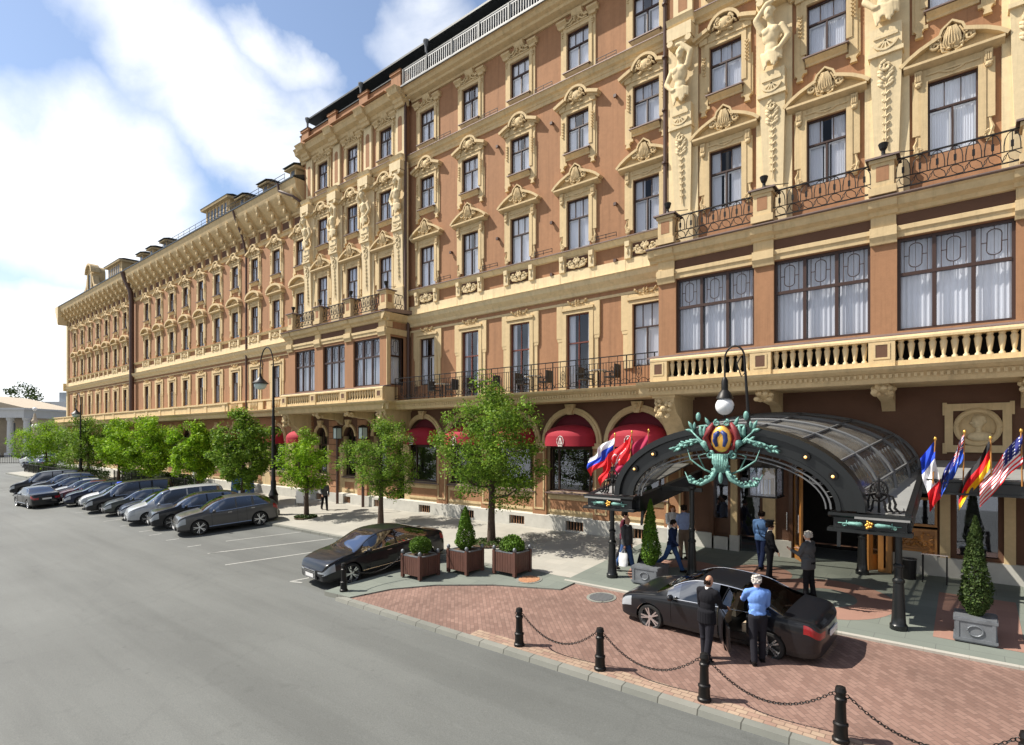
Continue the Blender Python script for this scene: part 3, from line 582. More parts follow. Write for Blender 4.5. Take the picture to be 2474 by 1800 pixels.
# bays: walls round the big windows
BR = [(-7.98, -5.36), (-4.77, -2.19), (-1.56, 0.91), (1.5, 4.1)]; BL = [(-33.1, -30.86), (-29.97, -27.75), (-26.92, -24.55)]
m.mark(); wall_cells(m, -8.62, XR, 8.4, 11.5, YB, [(a, b, 8.62, 11.2) for a, b in BR]); m.mark(); wall_cells(m, -33.9, -23.98, 8.4, 11.5, YB, [(a, b, 8.5, 11.08) for a, b in BL])
for xa in (-8.62, -33.9): m.mark(); m.add([(xa, YB, 7.6), (xa, YW, 7.6), (xa, YW, 12.3), (xa, YB, 12.3)], [(0, 3, 2, 1)])
m.add([(-23.98, YB, 7.6), (-23.98, 19.2, 7.6), (-23.98, 19.2, 12.3), (-23.98, YB, 12.3)], [(0, 1, 2, 3)]); m.add([(-23.98, 20.05, 7.6), (-23.98, YW, 7.6), (-23.98, YW, 12.3), (-23.98, 20.05, 12.3)], [(0, 1, 2, 3)])
m.add([(-23.98, 19.2, 11.08), (-23.98, 20.05, 11.08), (-23.98, 20.05, 12.3), (-23.98, 19.2, 12.3)], [(0, 1, 2, 3)]); m.add([(-23.98, 19.2, 7.6), (-23.98, 20.05, 7.6), (-23.98, 20.05, 8.5), (-23.98, 19.2, 8.5)], [(0, 1, 2, 3)])
hbuild(m, 'wall', 'stucco')
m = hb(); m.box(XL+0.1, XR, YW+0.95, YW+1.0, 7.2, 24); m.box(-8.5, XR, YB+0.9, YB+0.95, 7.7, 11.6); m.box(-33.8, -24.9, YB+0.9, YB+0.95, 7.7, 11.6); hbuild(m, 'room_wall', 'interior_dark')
for k, (a, b) in enumerate(BR): hplace(bay_win(b-a, 2.58, k), (a+b)/2, YB+0.08, 8.62)
for k, (a, b) in enumerate(BL): hplace(bay_win(b-a, 2.58, k+5), (a+b)/2, YB+0.08, 8.5)
hplace(bay_win(0.85, 2.58, 9, True), -24.06, 19.62, 8.5, pi/2)
# mouldings
def band(m, x0, x1, y, prof): m.prof_x([(y-p, z) for p, z in prof], x0, x1)
m = hb()
main_corn = [(0, 24.0), (0.10, 24.0), (0.14, 24.08), (0.42, 24.16), (0.46, 24.26), (0.62, 24.32), (0.70, 24.45), (0.80, 24.5), (0, 24.55)]
band(m, -23.7, -8.9, YW, main_corn)
rc = [(0, 23.75), (0.10, 23.75), (0.13, 23.9), (0.22, 23.95), (0.26, 24.1), (0.55, 24.2), (0.62, 24.42), (0.72, 24.52), (0, 24.56)]
band(m, XL-0.25, -23.7, YR, rc); band(m, -8.9, XR, YR, rc)
for c in (-8.26, -5.05, -1.9, 1.25, 4.4, -33.5, -30.35, -27.2, -24.15):
    m.mark(); m.prof_x([(YR-0.24-p, z) for p, z in rc[:-1]]+[(YR-0.2, 24.56)], c-0.38, c+0.38)
hbuild(m, 'cornice', 'cream')
m = hb(); m.prof_x([(YW-0.84, 24.50), (YW-0.84, 24.56), (YW, 24.60), (YW, 24.55)], -23.7, -8.9); m.prof_x([(YW-0.90, 24.48), (YW-0.84, 24.47), (YW-0.84, 24.56), (YW-0.9, 24.56)], -23.7, -8.9); hbuild(m, 'gutter', 'grey_metal')
m = hb()      # belts
b5 = [(0, 20.72), (0.07, 20.72), (0.10, 20.82), (0.20, 20.88), (0.24, 20.98), (0.30, 21.06), (0, 21.12)]
for a, b, y in ((-23.98, -8.7, YW), (XL, -23.98, YR), (-8.7, XR, YR)): m.mark(); band(m, a, b, y, b5)
band(m, -23.98, -8.62, YW, [(0, 20.55), (0.05, 20.55), (0.05, 20.72), (0, 20.72)])
hbuild(m, 'belt_course', 'cream')
m = hb()
band(m, -23.98, -8.62, YW, [(0, 11.70), (0.10, 11.72), (0.14, 11.85), (0.34, 12.05), (0.40, 12.22), (0.46, 12.26), (0, 12.34)])
band(m, -23.98, -8.62, YW, [(0, 12.34), (0.12, 12.34), (0.12, 12.82), (0, 12.82)])
band(m, -23.98, -8.62, YW, [(0, 11.42), (0.04, 11.42), (0.07, 11.50), (0, 11.54)])
band(m, -23.98, -8.62, YW, [(0, 13.45), (0.10, 13.47), (0.20, 13.62), (0.24, 13.68), (0, 13.70)])
for i in range(0, 5):
    for sg in (-1, 1):
        x = AX(i)+sg*0.74; m.box(x-0.13, x+0.13, YW-0.20, YW, 12.82, 13.50); m.box(x-0.10, x+0.10, YW-0.26, YW-0.2, 13.30, 13.50); m.ell((x, YW-0.22, 13.10), (0.05, 0.04, 0.12), 6, 5)
    m.box(AX(i)-0.61, AX(i)+0.61, YW-0.05, YW, 12.82, 13.46)
    for sg in (-1, 1): m.box(AX(i)+sg*0.87-0.008, AX(i)+sg*0.87+0.008, YW-0.128, YW-0.12, 12.36, 12.82)
hbuild(m, 'string_course', 'cream_pale')
m = hb()
for i in range(0, 5): m.mark(); m.box(AX(i)-0.58, AX(i)+0.58, YW-0.065, YW-0.05, 12.88, 13.42)
hbuild(m, 'frieze_panel', 'stucco_dark')
rel = MB()
for sg in (-1, 1): scroll(rel, sg*0.27, -0.10, 0.20, 0.15, -sg, 0.045); scroll(rel, sg*0.10, -0.12, 0.34, 0.09, sg, 0.04); rel.tube([(sg*0.5, -0.08, 0.32), (sg*0.38, -0.09, 0.1), (sg*0.12, -0.1, 0.04), (0, -0.1, 0.08)], [0.03, 0.05, 0.05, 0.04], 6)
rel.ell((0, -0.10, 0.26), (0.09, 0.08, 0.13), 7, 6); leafy(rel, 0, -0.08, 0.22, 1.0, 0.36, 9, 31, 0.075, 0.05)
relme = rel.mesh('relief_ornament', 'cream_pale', 40)
for i in range(0, 5): hplace(obj('relief_ornament', relme), AX(i), YW-0.05, 12.90)
# dark flashing on ledges
m = hb(); m.prof_x([(YW-0.30, 13.66), (YW-0.30, 13.70), (YW, 13.78), (YW, 13.70)], -23.98, -8.62); m.prof_x([(YW-0.33, 21.05), (YW-0.33, 21.085), (YW, 21.16), (YW, 21.12)], -23.98, -8.62)
m.prof_x([(YR-0.33, 21.05), (YR-0.33, 21.085), (YR, 21.16), (YR, 21.12)], XL, -23.98); m.prof_x([(YR-0.33, 21.05), (YR-0.33, 21.085), (YR, 21.16), (YR, 21.12)], -8.62, XR)
for a, b in ((-8.95, XR), (-34.25, -23.65)): m.prof_x([(18.55, 12.28), (18.50, 12.31), (18.50, 12.34), (19.1, 12.52), (YW, 12.60), (YW, 12.40)], a, b)
m.prof_x([(18.52, 8.43), (18.52, 8.47), (YB+0.1, 8.60), (YB+0.1, 8.5)], -8.9, XR); m.prof_x([(18.52, 8.36), (18.52, 8.40), (YB+0.1, 8.49), (YB+0.1, 8.4)], -34.2, -23.7)
hbuild(m, 'ledge_flashing', 'sill_metal')
m = hb()        # snow guards and spotlight rails on the ledges
for z, yy in ((21.2, YW-0.18), (13.85, YW-0.18)):
    for i in range(0, 4):
        m.mark(); x0 = AX(i)-2.15; 
        for dz in (0.0, 0.12): m.bar((x0, yy-0.08, z+dz), (x0+0.95, yy-0.08, z+dz), 0.02)
        for k in range(3): m.bar((x0+0.475*k, yy-0.08, z-0.06), (x0+0.475*k, yy-0.08, z+0.12), 0.02)
hbuild(m, 'snow_guard', 'iron')
m = hb()
for (i, z) in ((0.42, 19.6), (1.42, 19.6), (2.42, 19.6), (0.42, 15.2), (1.42, 15.2), (2.42, 15.2), (3.42, 15.2), (-0.6, 15.3), (-1.55, 15.3), (-3.45, 15.4), (0.42, 12.9), (1.42, 12.9)): 
    m.mark(); x = AX(i); m.box(x-0.05, x+0.05, YW-0.13, YW, z-0.04, z+0.04); m.box(x-0.06, x+0.06, YW-0.17, YW-0.08, z-0.09, z+0.03)
hbuild(m, 'wall_spotlight', 'pipe')
# pilasters, statues on the two projecting fronts
PX = [-8.22, -5.08, -1.92, 1.24, 4.4]; PL = [-33.45, -30.39, -27.23, -24.32]
mp_ = hb(); gl = hb(); pn = hb()
for k, x in enumerate(PX+PL):
    mp_.mark(); gl.mark(); pn.mark()
    for a0, a1, z0, z1 in ((0.42, 0.42, 12.5, 13.9), (0.30, 0.40, 13.9, 17.0)):
        mp_.add([(x-a0, YR-0.16, z0), (x+a0, YR-0.16, z0), (x+a1, YR-0.30, z1), (x-a1, YR-0.30, z1), (x-a0, YR, z0), (x+a0, YR, z0), (x+a1, YR, z1), (x-a1, YR, z1)], [(0, 1, 2, 3), (1, 5, 6, 2), (4, 0, 3, 7), (3, 2, 6, 7)])
    mp_.box(x-0.56, x+0.56, YR-0.09, YR, 12.5, 20.7); mp_.box(x-0.44, x+0.44, YR-0.40, YR, 17.0, 17.12); mp_.box(x-0.40, x+0.40, YR-0.36, YR, 17.12, 17.85)
    mp_.strip_y(arc(x, 17.45, 0.34, 200, 340, 8), 0.06, YR-0.42, YR-0.3); mp_.box(x-0.3, x+0.3, YR-0.40, YR-0.36, 17.5, 17.58)
    for q in range(5): a = radians(215+27*q); mp_.bar((x, YR-0.38, 17.42), (x+0.28*cos(a), YR-0.38, 17.42+0.28*sin(a)), 0.035)
    mp_.box(x-0.40, x+0.40, YR-0.42, YR, 20.05, 20.25); mp_.box(x-0.46, x+0.46, YR-0.50, YR, 20.25, 20.72)
    for sg in (-1, 1): mp_.tube([(x+sg*0.34, YR-0.5, 20.15), (x+sg*0.34, YR-0.2, 20.15)], 0.12, 8)
    mp_.prof_x([(YR-0.2-p, z) for p, z in b5[:-1]]+[(YR-0.2, 21.1)], x-0.5, x+0.5)
    mp_.box(x-0.36, x+0.36, YR-0.13, YR, 21.12, 23.8); 
    for za, zb_ in ((21.45, 23.2),): pn.box(x-0.17, x+0.17, YR-0.136, YR-0.13, za, zb_); pn.prof_y(arc(x, zb_, 0.17, 0, 180, 8), YR-0.1365, YR-0.13)
    for q in range(14):
        zz = 16.62-0.09*q if q < 6 else 16.1-0.22*(q-6)+0.02; r = 0.12 if q < 6 else 0.10*(1.0-0.05*(q-6)); ww = 0.05+0.09*abs(sin(q*2.1)) if q < 6 else 0.045
        for sg in (-1, 1): gl.ell((x+sg*ww, YR-0.30+0.008*q, zz), (r, 0.06, r*0.5), 6, 4, Matrix.Rotation(sg*-0.8, 3, 'Y'))
    scroll(gl, x, YR-0.33, 16.68, 0.16, 1, 0.05); gl.tube([(x, YR-0.28, 16.7), (x, YR-0.22, 14.3)], 0.02, 5)
    st = ATL[k % 2]; o = obj('atlas_statue', st); hplace(o, x, YR-0.14, 17.80); o.scale = (1.12, 1.1, 1.2)
mp_.build  # noqa
hbuild(mp_, 'pilaster', 'cream_pale'); hbuild(gl, 'garland', 'cream_pale', 40); hbuild(pn, 'pilaster_panel', 'stucco')
# bay entablatures, pilasters
m = hb(); fr = hb()
for a, b, wins in ((-8.62, XR, BR), (-33.9, -23.98, BL)):
    m.mark(); fr.mark()
    band(m, a-0.06, b+(0.06 if b < 0 else 0), YB, [(0, 11.22), (0.05, 11.22), (0.06, 11.36), (0.10, 11.40), (0.10, 11.52), (0, 11.56)])
    band(m, a-0.3, b+(0.3 if b < 0 else 0), YB, [(0, 11.86), (0.08, 11.88), (0.12, 11.98), (0.26, 12.06), (0.30, 12.22), (0.36, 12.27), (0, 12.34)])
    fr.box(a+0.01, b-0.01, YB-0.012, YB, 11.54, 11.88)
    for x in [a+0.31]+[(wins[k][1]+wins[k+1][0])/2 for k in range(len(wins)-1)]+([b-0.29] if b < 0 else []):
        m.box(x-0.30, x+0.30, YB-0.07, YB, 11.56, 11.88); m.prof_x([(YB-p, z) for p, z in ((0, 11.1), (0.08, 11.1), (0.11, 11.2), (0.16, 11.3), (0.16, 11.56), (0, 11.56))], x-0.32, x+0.32)
        m.prof_x([(YB-0.05-p, z) for p, z in ((0, 11.88), (0.08, 11.90), (0.12, 12.0), (0.26, 12.08), (0.30, 12.22), (0.34, 12.26), (0, 12.3))], x-0.34, x+0.34)
m.box(-23.98, -23.90, YB, 19.25, 11.56, 11.88); m.prof_y([(-23.98, 11.2), (-23.92, 11.2), (-23.86, 11.5), (-23.98, 11.54)], YB-0.1, YW); m.prof_y([(-23.98, 11.9), (-23.86, 11.95), (-23.70, 12.2), (-23.66, 12.28), (-23.98, 12.33)], YB-0.36, YW); m.box(-23.98, -23.93, YB, 19.12, 8.4, 11.2)
hbuild(m, 'entablature', 'cream'); hbuild(fr, 'frieze', 'stucco_dark')
# first-floor slab, soffit, dentils
m = hb()
sl = [(0, 7.16), (0.02, 7.16), (0.06, 7.24), (0.10, 7.42), (0.16, 7.44), (0.30, 7.52), (0.34, 7.60), (0, 7.64)]
m.box(-8.9, XR, 18.6, YW+0.5, 7.16, 7.62); band(m, -9.2, XR, 18.6, sl); m.mark(); m.box(-34.2, -23.7, 18.6, YW+0.5, 7.16, 7.62); band(m, -34.5, -23.4, 18.6, sl); m.mark(); m.box(-23.7, -8.9, 19.35, YW+0.5, 7.16, 7.62); band(m, -23.7, -8.9, 19.35, sl)
m.prof_y([(-23.7, 7.16), (-23.64, 7.24), (-23.6, 7.42), (-23.40, 7.52), (-23.36, 7.60), (-23.7, 7.64)], 18.4, 19.4)
hbuild(m, 'balcony_slab', 'cream'); m = hb()
for k in range(int(14.6/0.13)): m.box(-23.5+0.13*k, -23.43+0.13*k, 19.22, 19.36, 7.30, 7.40)
m.mark()
for k in range(int(14/0.14)): m.box(-8.85+0.14*k, -8.78+0.14*k, 18.46, 18.60, 7.30, 7.40)
hbuild(m, 'dentil_course', 'cream')
def baluster_mb(m, x, y, z, h_, r=0.075):
    m.lathe([(r*0.9, 0), (r*0.9, h_*0.08), (r*0.45, h_*0.16), (r*0.55, h_*0.22), (r*0.8, h_*0.42), (r*1.15, h_*0.78), (r*0.75, h_*0.9), (r*1.0, h_*0.93), (r*1.0, h_)], (x, y, z), 8, cap=False)
m = hb(); bl = hb()
def stone_rail(xa, xb, peds, z0, z1, y, n):
    m.prof_x([(y-0.20, z1-0.12), (y-0.20, z1-0.06), (y-0.16, z1), (y+0.16, z1), (y+0.16, z1-0.12)], xa, xb); m.box(xa, xb, y-0.15, y+0.13, z0, z0+0.14)
    for x in peds:
        pn2.mark(); m.box(x-0.31, x+0.31, y-0.19, y+0.14, z0, z1-0.12); pn2.box(x-0.14, x+0.14, y-0.197, y-0.19, z0+0.25, z1-0.22)
        m.box(x-0.20, x+0.20, y-0.205, y-0.19, z0+0.20, z0+0.25); m.box(x-0.20, x+0.20, y-0.205, y-0.19, z1-0.22, z1-0.18)
        for sg in (-1, 1): m.box(x+sg*0.17-0.03, x+sg*0.17+0.03, y-0.205, y-0.19, z0+0.25, z1-0.22)
    for k in range(len(peds)-1):
        a = peds[k]+0.31; b = peds[k+1]-0.31; nn = n
        for q in range(nn): bl.mark(); baluster_mb(bl, a+(b-a)*(q+0.5)/nn, y, z0+0.14, z1-z0-0.26)
pn2 = hb()
stone_rail(-8.75, XR, [-8.44, -5.06, -1.88, 1.3, 4.5], 7.62, 8.44, 18.66, 11)
m.mark(); stone_rail(-34.05, -23.75, [-33.72, -30.4, -27.3, -24.08], 7.62, 8.36, 18.66, 11)
m.box(-23.9, -23.72, 18.66, 19.45, 7.62, 8.36)
hbuild(m, 'balustrade', 'cream'); hbuild(bl, 'baluster', 'cream_pale', 50); hbuild(pn2, 'pedestal_panel', 'stucco_dark')
# iron balcony railings on the bays with stone pedestals
m = hb(); pn3 = hb(); cap_ = hb()
peds = [(-8.28, YB-0.2), (-5.06, YB-0.2), (-1.88, YB-0.2), (1.3, YB-0.2), (4.5, YB-0.2), (-33.3, YB-0.2), (-30.25, YB-0.2), (-27.15, YB-0.2), (-24.0, YB-0.2)]
for x, y in peds:
    m.mark(); pn3.mark(); cap_.mark(); m.box(x-0.27, x+0.27, y-0.02, y+0.5, 12.62, 13.42); m.box(x-0.33, x+0.33, y-0.07, y+0.55, 12.45, 12.66); m.box(x-0.32, x+0.32, y-0.06, y+0.54, 13.34, 13.44)
    pn3.box(x-0.15, x+0.15, y-0.027, y-0.02, 12.82, 13.24)
    cap_.add([(x-0.40, y-0.13, 13.44), (x+0.40, y-0.13, 13.44), (x+0.40, y+0.62, 13.44), (x-0.40, y+0.62, 13.44), (x-0.40, y-0.13, 13.49), (x+0.40, y-0.13, 13.49), (x+0.40, y+0.62, 13.49), (x-0.40, y+0.62, 13.49), (x, y+0.24, 13.62)], [(0, 1, 5, 4), (1, 2, 6, 5), (2, 3, 7, 6), (3, 0, 4, 7), (4, 5, 8), (5, 6, 8), (6, 7, 8), (7, 4, 8)])
pn3.box(-23.733, -23.727, 18.78, 19.06, 12.82, 13.24)
hbuild(m, 'balcony_pedestal', 'cream'); hbuild(pn3, 'pedestal_panel', 'stucco'); hbuild(cap_, 'pedestal_cap', 'sill_metal')
sp = MB(); sp.lathe([(0.07, 0), (0.05, 0.06), (0.05, 0.14), (0.09, 0.2), (0.13, 0.34), (0.11, 0.36), (0.02, 0.33)], n=10); sp.bar((0, 0, 0.05), (0.7, 0.1, -0.02), 0.02); spme = sp.mesh('pedestal_spotlight', 'iron')
for x, y in peds: hplace(obj('pedestal_spotlight', spme), x, y+0.2, 13.60)
def iron_rail(p, q, z0, z1, style):
    m = MB(); p = Vector(p); q = Vector(q); L = (q-p).length; d = (q-p)/L
    def P(t, z): v = p+d*t; return (v.x, v.y, z)
    m.bar(P(0, z1), P(L, z1), 0.05, 0.035); m.bar(P(0, z0), P(L, z0), 0.03)
    if style == 'arch':
        n = max(3, int(round(L/0.36))); s = L/n; zm = z0+(z1-z0)*0.36
        m.bar(P(0, zm), P(L, zm), 0.022)
        for k in range(n):
            c = s*(k+0.5); m.tube([P(c+s*0.42*cos(radians(a)), zm+(z1-zm)*0.30+(z1-zm)*0.66*sin(radians(a))) for a in range(0, 181, 30)], 0.014, 4)
            for sg in (-1, 1): m.bar(P(c+sg*s*0.42, zm), P(c+sg*s*0.42, zm+(z1-zm)*0.34), 0.022)
            m.box(*[v for pr in zip([P(c-0.025, 0)[0]-0.005, P(c, 0)[1]-0.02, zm+0.1], [P(c+0.025, 0)[0]+0.005, P(c, 0)[1]+0.02, zm+0.26]) for v in pr])
            m.tube([P(c+s*0.5*cos(radians(a)), z0+(zm-z0)*(0.1+0.85*sin(radians(a)))) for a in range(0, 181, 36)], 0.012, 4)
            m.tube([P(c+s*0.25+s*0.5*cos(radians(a)), zm-(zm-z0)*(0.1+0.85*sin(radians(a)))) for a in range(0, 181, 36)], 0.010, 4)
            m.bar(P(c, zm), P(c, z1), 0.02)
    else:
        zt = z1-0.22; m.bar(P(0, zt), P(L, zt), 0.022); n = int(L/0.125)
        for k in range(n+1):
            if k % 9 == 4: 
                for rr in (0.10, 0.05): m.tube([P(L*k/n+rr*cos(a), (z0+zt)/2+rr*2.6*sin(a)) for a in [2*pi*i/12 for i in range(13)]], 0.011, 4, False)
            m.bar(P(L*k/n, z0), P(L*k/n, zt), 0.018)
            if k % 3 == 0: m.bar(P(L*k/n, zt), P(L*k/n, z1), 0.018)
            if k % 9 == 0: m.bar(P(L*k/n, z0-0.05), P(L*k/n, z1), 0.035)
        for k in range(int(L/0.38)): m.tube([P(0.38*(k+0.5)+0.19*cos(radians(a)), z0+0.17*sin(radians(a))) for a in range(0, 181, 30)], 0.012, 4)
    return m
m = hb()
def addm(dst, src): dst.add(src.v, src.f)
prs = sorted(peds)
for a, b in zip(prs[:-1], prs[1:]):
    m.mark()
    if b[0]-a[0] < 4: addm(m, iron_rail((a[0]+0.27, a[1]+0.2, 0), (b[0]-0.27, b[1]+0.2, 0), 12.60, 13.40, 'arch'))
m.mark(); addm(m, iron_rail((-24.0, 19.2, 0), (-24.0, 20.2, 0), 12.60, 13.40, 'arch'))
hbuild(m, 'balcony_railing', 'iron')
m = hb(); addm(m, iron_rail((-23.6, 19.18, 0), (-8.78, 19.18, 0), 7.72, 8.78, 'bars')); hbuild(m, 'terrace_railing', 'iron')
# rooftop: parapets, terrace railing, set-back storey and roof edge
m = hb(); pn4 = hb(); cp = hb()
for a, b in ((XL-0.1, -23.7), (-8.9, XR)):
    m.mark(); cp.mark()
    m.box(a, b, YR-0.25, YR+0.1, 24.56, 25.50); cp.prof_x([(YR-0.33, 25.50), (YR-0.33, 25.54), (YR-0.05, 25.61), (YR+0.18, 25.54), (YR+0.18, 25.50)], a, b)
for x in PL+PX:
    m.mark(); cp.mark(); m.box(x-0.40, x+0.40, YR-0.42, YR+0.12, 24.56, 25.66); m.box(x-0.46, x+0.46, YR-0.48, YR+0.16, 25.52, 25.66)
    cp.add([(x-0.5, YR-0.52, 25.66), (x+0.5, YR-0.52, 25.66), (x+0.5, YR+0.2, 25.66), (x-0.5, YR+0.2, 25.66), (x, YR-0.16, 25.84)], [(0, 1, 4), (1, 2, 4), (2, 3, 4), (3, 0, 4), (0, 3, 2, 1)])
for k in range(3):
    m.mark(); a = PL[k]+0.55; b = PL[k+1]-0.55; m.box(a, b, YR-0.31, YR-0.25, 24.78, 25.22); m.prof_x([(YR-0.9, 24.56), (YR-0.9, 24.6), (YR-0.3, 24.72), (YR-0.3, 24.56)], a-0.1, b+0.1)
hbuild(m, 'parapet', 'stucco'); hbuild(cp, 'parapet_cap', 'roof_metal')
m = hb(); tr = hb()
for z in (24.72, 25.42): m.box(-23.7, -8.9, YW-0.72, YW-0.68, z-0.03, z+0.03)
for k in range(100): x = -23.6+0.148*k; m.box(x-0.012, x+0.012, YW-0.71, YW-0.69, 24.72, 25.42)
for k in range(9): tr.mark(); x = -23.65+1.84*k; tr.box(x-0.05, x+0.05, YW-0.76, YW-0.66, 24.6, 25.5)
tr.box(-23.7, -8.9, YW-0.74, YW-0.66, 25.46, 25.52)
hbuild(m, 'roof_railing', 'white_paint'); hbuild(tr, 'roof_railing_post', 'roof_metal')
m = hb()
YS = YW+0.35
m.box(-33.2, XR, YS, YS+0.3, 26.0, 26.6); m.box(-33.2, -23.9, YS, YS+0.3, 24.6, 26.0)
for k in range(9): x = -23.3+1.84*k; m.box(x-0.12, x+0.12, YS-0.05, YS+0.3, 24.6, 26.4)
m.box(-23.9, XR, YS+0.05, YS+0.3, 24.6, 25.0)
hbuild(m, 'attic_wall', 'grey_metal')
m = hb(); m.box(-23.9, XR, YS+0.14, YS+0.16, 25.0, 26.0); hbuild(m, 'attic_glazing', 'window_glass')
m = hb(); m.box(-23.9, XR, YS+0.9, YS+0.92, 24.7, 26.2); hbuild(m, 'attic_blind', 'curtain')
m = hb(); m.prof_x([(YS-0.55, 26.55), (YS-0.55, 26.66), (YS-0.35, 26.74), (YS+9, 28.6), (YS+9, 26.5)], -34.0, XR); m.prof_x([(YS-0.66, 26.58), (YS-0.56, 26.56), (YS-0.54, 26.68), (YS-0.66, 26.68)], -34.05, XR); hbuild(m, 'roof', 'roof_metal')
m = hb()
for x in (-33.8, -28.0, -22.3): m.mark(); m.lathe([(0.06, -0.3), (0.07, 0), (0.17, 0.28), (0.17, 0.34)], (x, YS-0.66, 26.35), 8); m.tube([(x, YS-0.66, 26.2), (x+0.1, YS-0.6, 25.8), (x+0.15, YS-0.3, 25.5), (x+0.15, YS-0.25, 24.9)], 0.06, 8)
hbuild(m, 'rainwater_head', 'grey_metal')
# downpipes
m = hb()
m.tube([(-23.86, 19.9, 24.6), (-23.86, 20.1, 24.1), (-23.86, 20.1, 12.4)], 0.085, 10); m.box(-24.02, -23.7, 19.95, 20.2, 24.2, 24.7); m.tube([(-23.86, 20.3, 12.3), (-23.86, 20.3, 7.6)], 0.085, 10)
m.mark(); m.tube([(-8.92, 19.95, 24.4), (-8.92, 20.15, 24.0), (-8.92, 20.15, 13.7)], 0.085, 10)
for z in (14, 16, 18, 20, 22, 23.6): m.lathe([(0.11, 0), (0.11, 0.06)], (-8.92, 20.1, z), 10)
hbuild(m, 'downpipe', 'pipe', 40)
# ------------------------------------------------------------------ hotel ground floor
def arch_fan(m, xc, hw, spring, x0, x1, z1, y, n=14):
    """wall above the springing with a round opening"""
    A = [(xc+hw*cos(pi-pi*i/n), spring+hw*sin(pi-pi*i/n)) for i in range(n+1)]
    vs = []; 
    def outer(p):
        dx_, dz_ = p[0]-xc, p[1]-spring
        t = 1e9
        if dx_ > 1e-6: t = min(t, (x1-xc)/dx_)
        if dx_ < -1e-6: t = min(t, (x0-xc)/dx_)
        if dz_ > 1e-6: t = min(t, (z1-spring)/dz_)
        return (xc+dx_*t, spring+dz_*t)
    O = [outer(p) for p in A]
    for i in range(n):
        m.add([(A[i][0], y, A[i][1]), (A[i+1][0], y, A[i+1][1]), (O[i+1][0], y, O[i+1][1]), (O[i][0], y, O[i][1])], [(0, 3, 2, 1)])
        m.add([(A[i][0], y, A[i][1]), (A[i+1][0], y, A[i+1][1]), (A[i+1][0], y+0.4, A[i+1][1]), (A[i][0], y+0.4, A[i][1])], [(0, 1, 2, 3)])
    for cx_, s_ in ((x0, 0), (x1, 1)):       # corners
        k = min(range(n+1), key=lambda i: abs(O[i][0]-cx_)+abs(O[i][1]-z1)) 
        for i in range(n):
            a, b = O[i], O[i+1]
            if abs(a[0]-cx_) < 1e-6 and abs(b[1]-z1) < 1e-6 and abs(b[0]-cx_) > 1e-6 or abs(b[0]-cx_) < 1e-6 and abs(a[1]-z1) < 1e-6 and abs(a[0]-cx_) > 1e-6:
                m.add([(a[0], y, a[1]), (b[0], y, b[1]), (cx_, y, z1)], [(0, 1, 2)])
def ground_bay(mw, mc, mo, md, mp2, ms, xc, x0, x1, hw, y, zt=7.16, spring=5.42, sillz=3.3, rustic=False):
    mo.mark(); md.mark(); ms.mark()
    arch_fan(mw, xc, hw, spring, x0, x1, zt, y)
    base = sillz
    for a, b in ((x0, xc-hw), (xc+hw, x1)): mw.add([(a, y, 5.2), (b, y, 5.2), (b, y, spring), (a, y, spring)], [(0, 1, 2, 3)]); mc.add([(a, y, 2.2), (b, y, 2.2), (b, y, 5.2), (a, y, 5.2)], [(0, 1, 2, 3)])
    for s_ in (-1, 1):
        xx = xc+s_*hw; mc.add([(xx, y, base), (xx, y+0.4, base), (xx, y+0.4, spring), (xx, y, spring)], [(0, 1, 2, 3)])
        a, b = sorted((xx, xx+s_*0.30)); mc.box(a, b, y-0.05, y, 5.18, 5.42) if not rustic else None
    mc.add([(xc-hw, y, 2.2), (xc+hw, y, 2.2), (xc+hw, y, base), (xc-hw, y, base)], [(0, 1, 2, 3)])
    mo.strip_y(arc(xc, spring, hw, 180, 0, 16), 0.26 if not rustic else 0.17, y-0.09, y); mo.strip_y(arc(xc, spring, hw+0.05, 180, 0, 16), 0.10, y-0.13, y-0.09)
    kz = spring+hw; mo.prof_y([(xc-0.11, kz-0.05), (xc+0.11, kz-0.05), (xc+0.24, kz+0.40), (xc-0.24, kz+0.40)], y-0.2, y); mo.ell((xc, y-0.2, kz+0.22), (0.12, 0.08, 0.12), 7, 5)
    # panel below the window
    mc.box(xc-hw+0.05, xc+hw-0.05, y-0.05, y, 2.95, 3.12); mc.box(xc-hw+0.12, xc+hw-0.12, y-0.05, y, 2.38, 2.50)
    md.box(xc-hw+0.16, xc+hw-0.16, y-0.02, y, 2.50, 2.95)
    ms.prof_x([(y-0.16, 3.20), (y-0.16, 3.24), (y+0.15, 3.32), (y+0.15, 3.20)], xc-hw-0.02, xc+hw+0.02)
def gwin(hw, spring, sillz, arched):
    mb = MB(); w_ = 2*hw; h_ = 5.2-sillz
    mb.box(-hw, -hw+0.07, 0.2, 0.28, 0, h_); mb.box(hw-0.07, hw, 0.2, 0.28, 0, h_); mb.box(-hw+0.07, hw-0.07, 0.2, 0.28, 0, 0.08); mb.box(-hw+0.07, hw-0.07, 0.18, 0.28, h_-0.06, h_+0.06)
    if hw > 0.8:
        for x in (-hw*0.62, hw*0.62): mb.box(x-0.035, x+0.035, 0.19, 0.28, 0.08, h_-0.06)
    r = mb.build('shop_window', 'frame_brown'); g = MB(); g.add([(-hw, 0.24, 0), (hw, 0.24, 0), (hw, 0.24, h_), (-hw, 0.24, h_)], [(0, 1, 2, 3)])
    if arched: P = arc(0, spring-sillz, hw, 0, 180, 12); g.poly([(x, 0.24, z) for x, z in [(hw, h_)]+P+[(-hw, h_)]]); mbf = MB(); mbf.bar((0, 0.21, h_), (0, 0.21, spring-sillz+hw), 0.05); mbf.strip_y(arc(0, spring-sillz, hw-0.09, 180, 0, 12), 0.08, 0.18, 0.26); mbf.build('fanlight_bar', 'frame_brown', r)
    g.build('pane', 'window_glass', r); return r
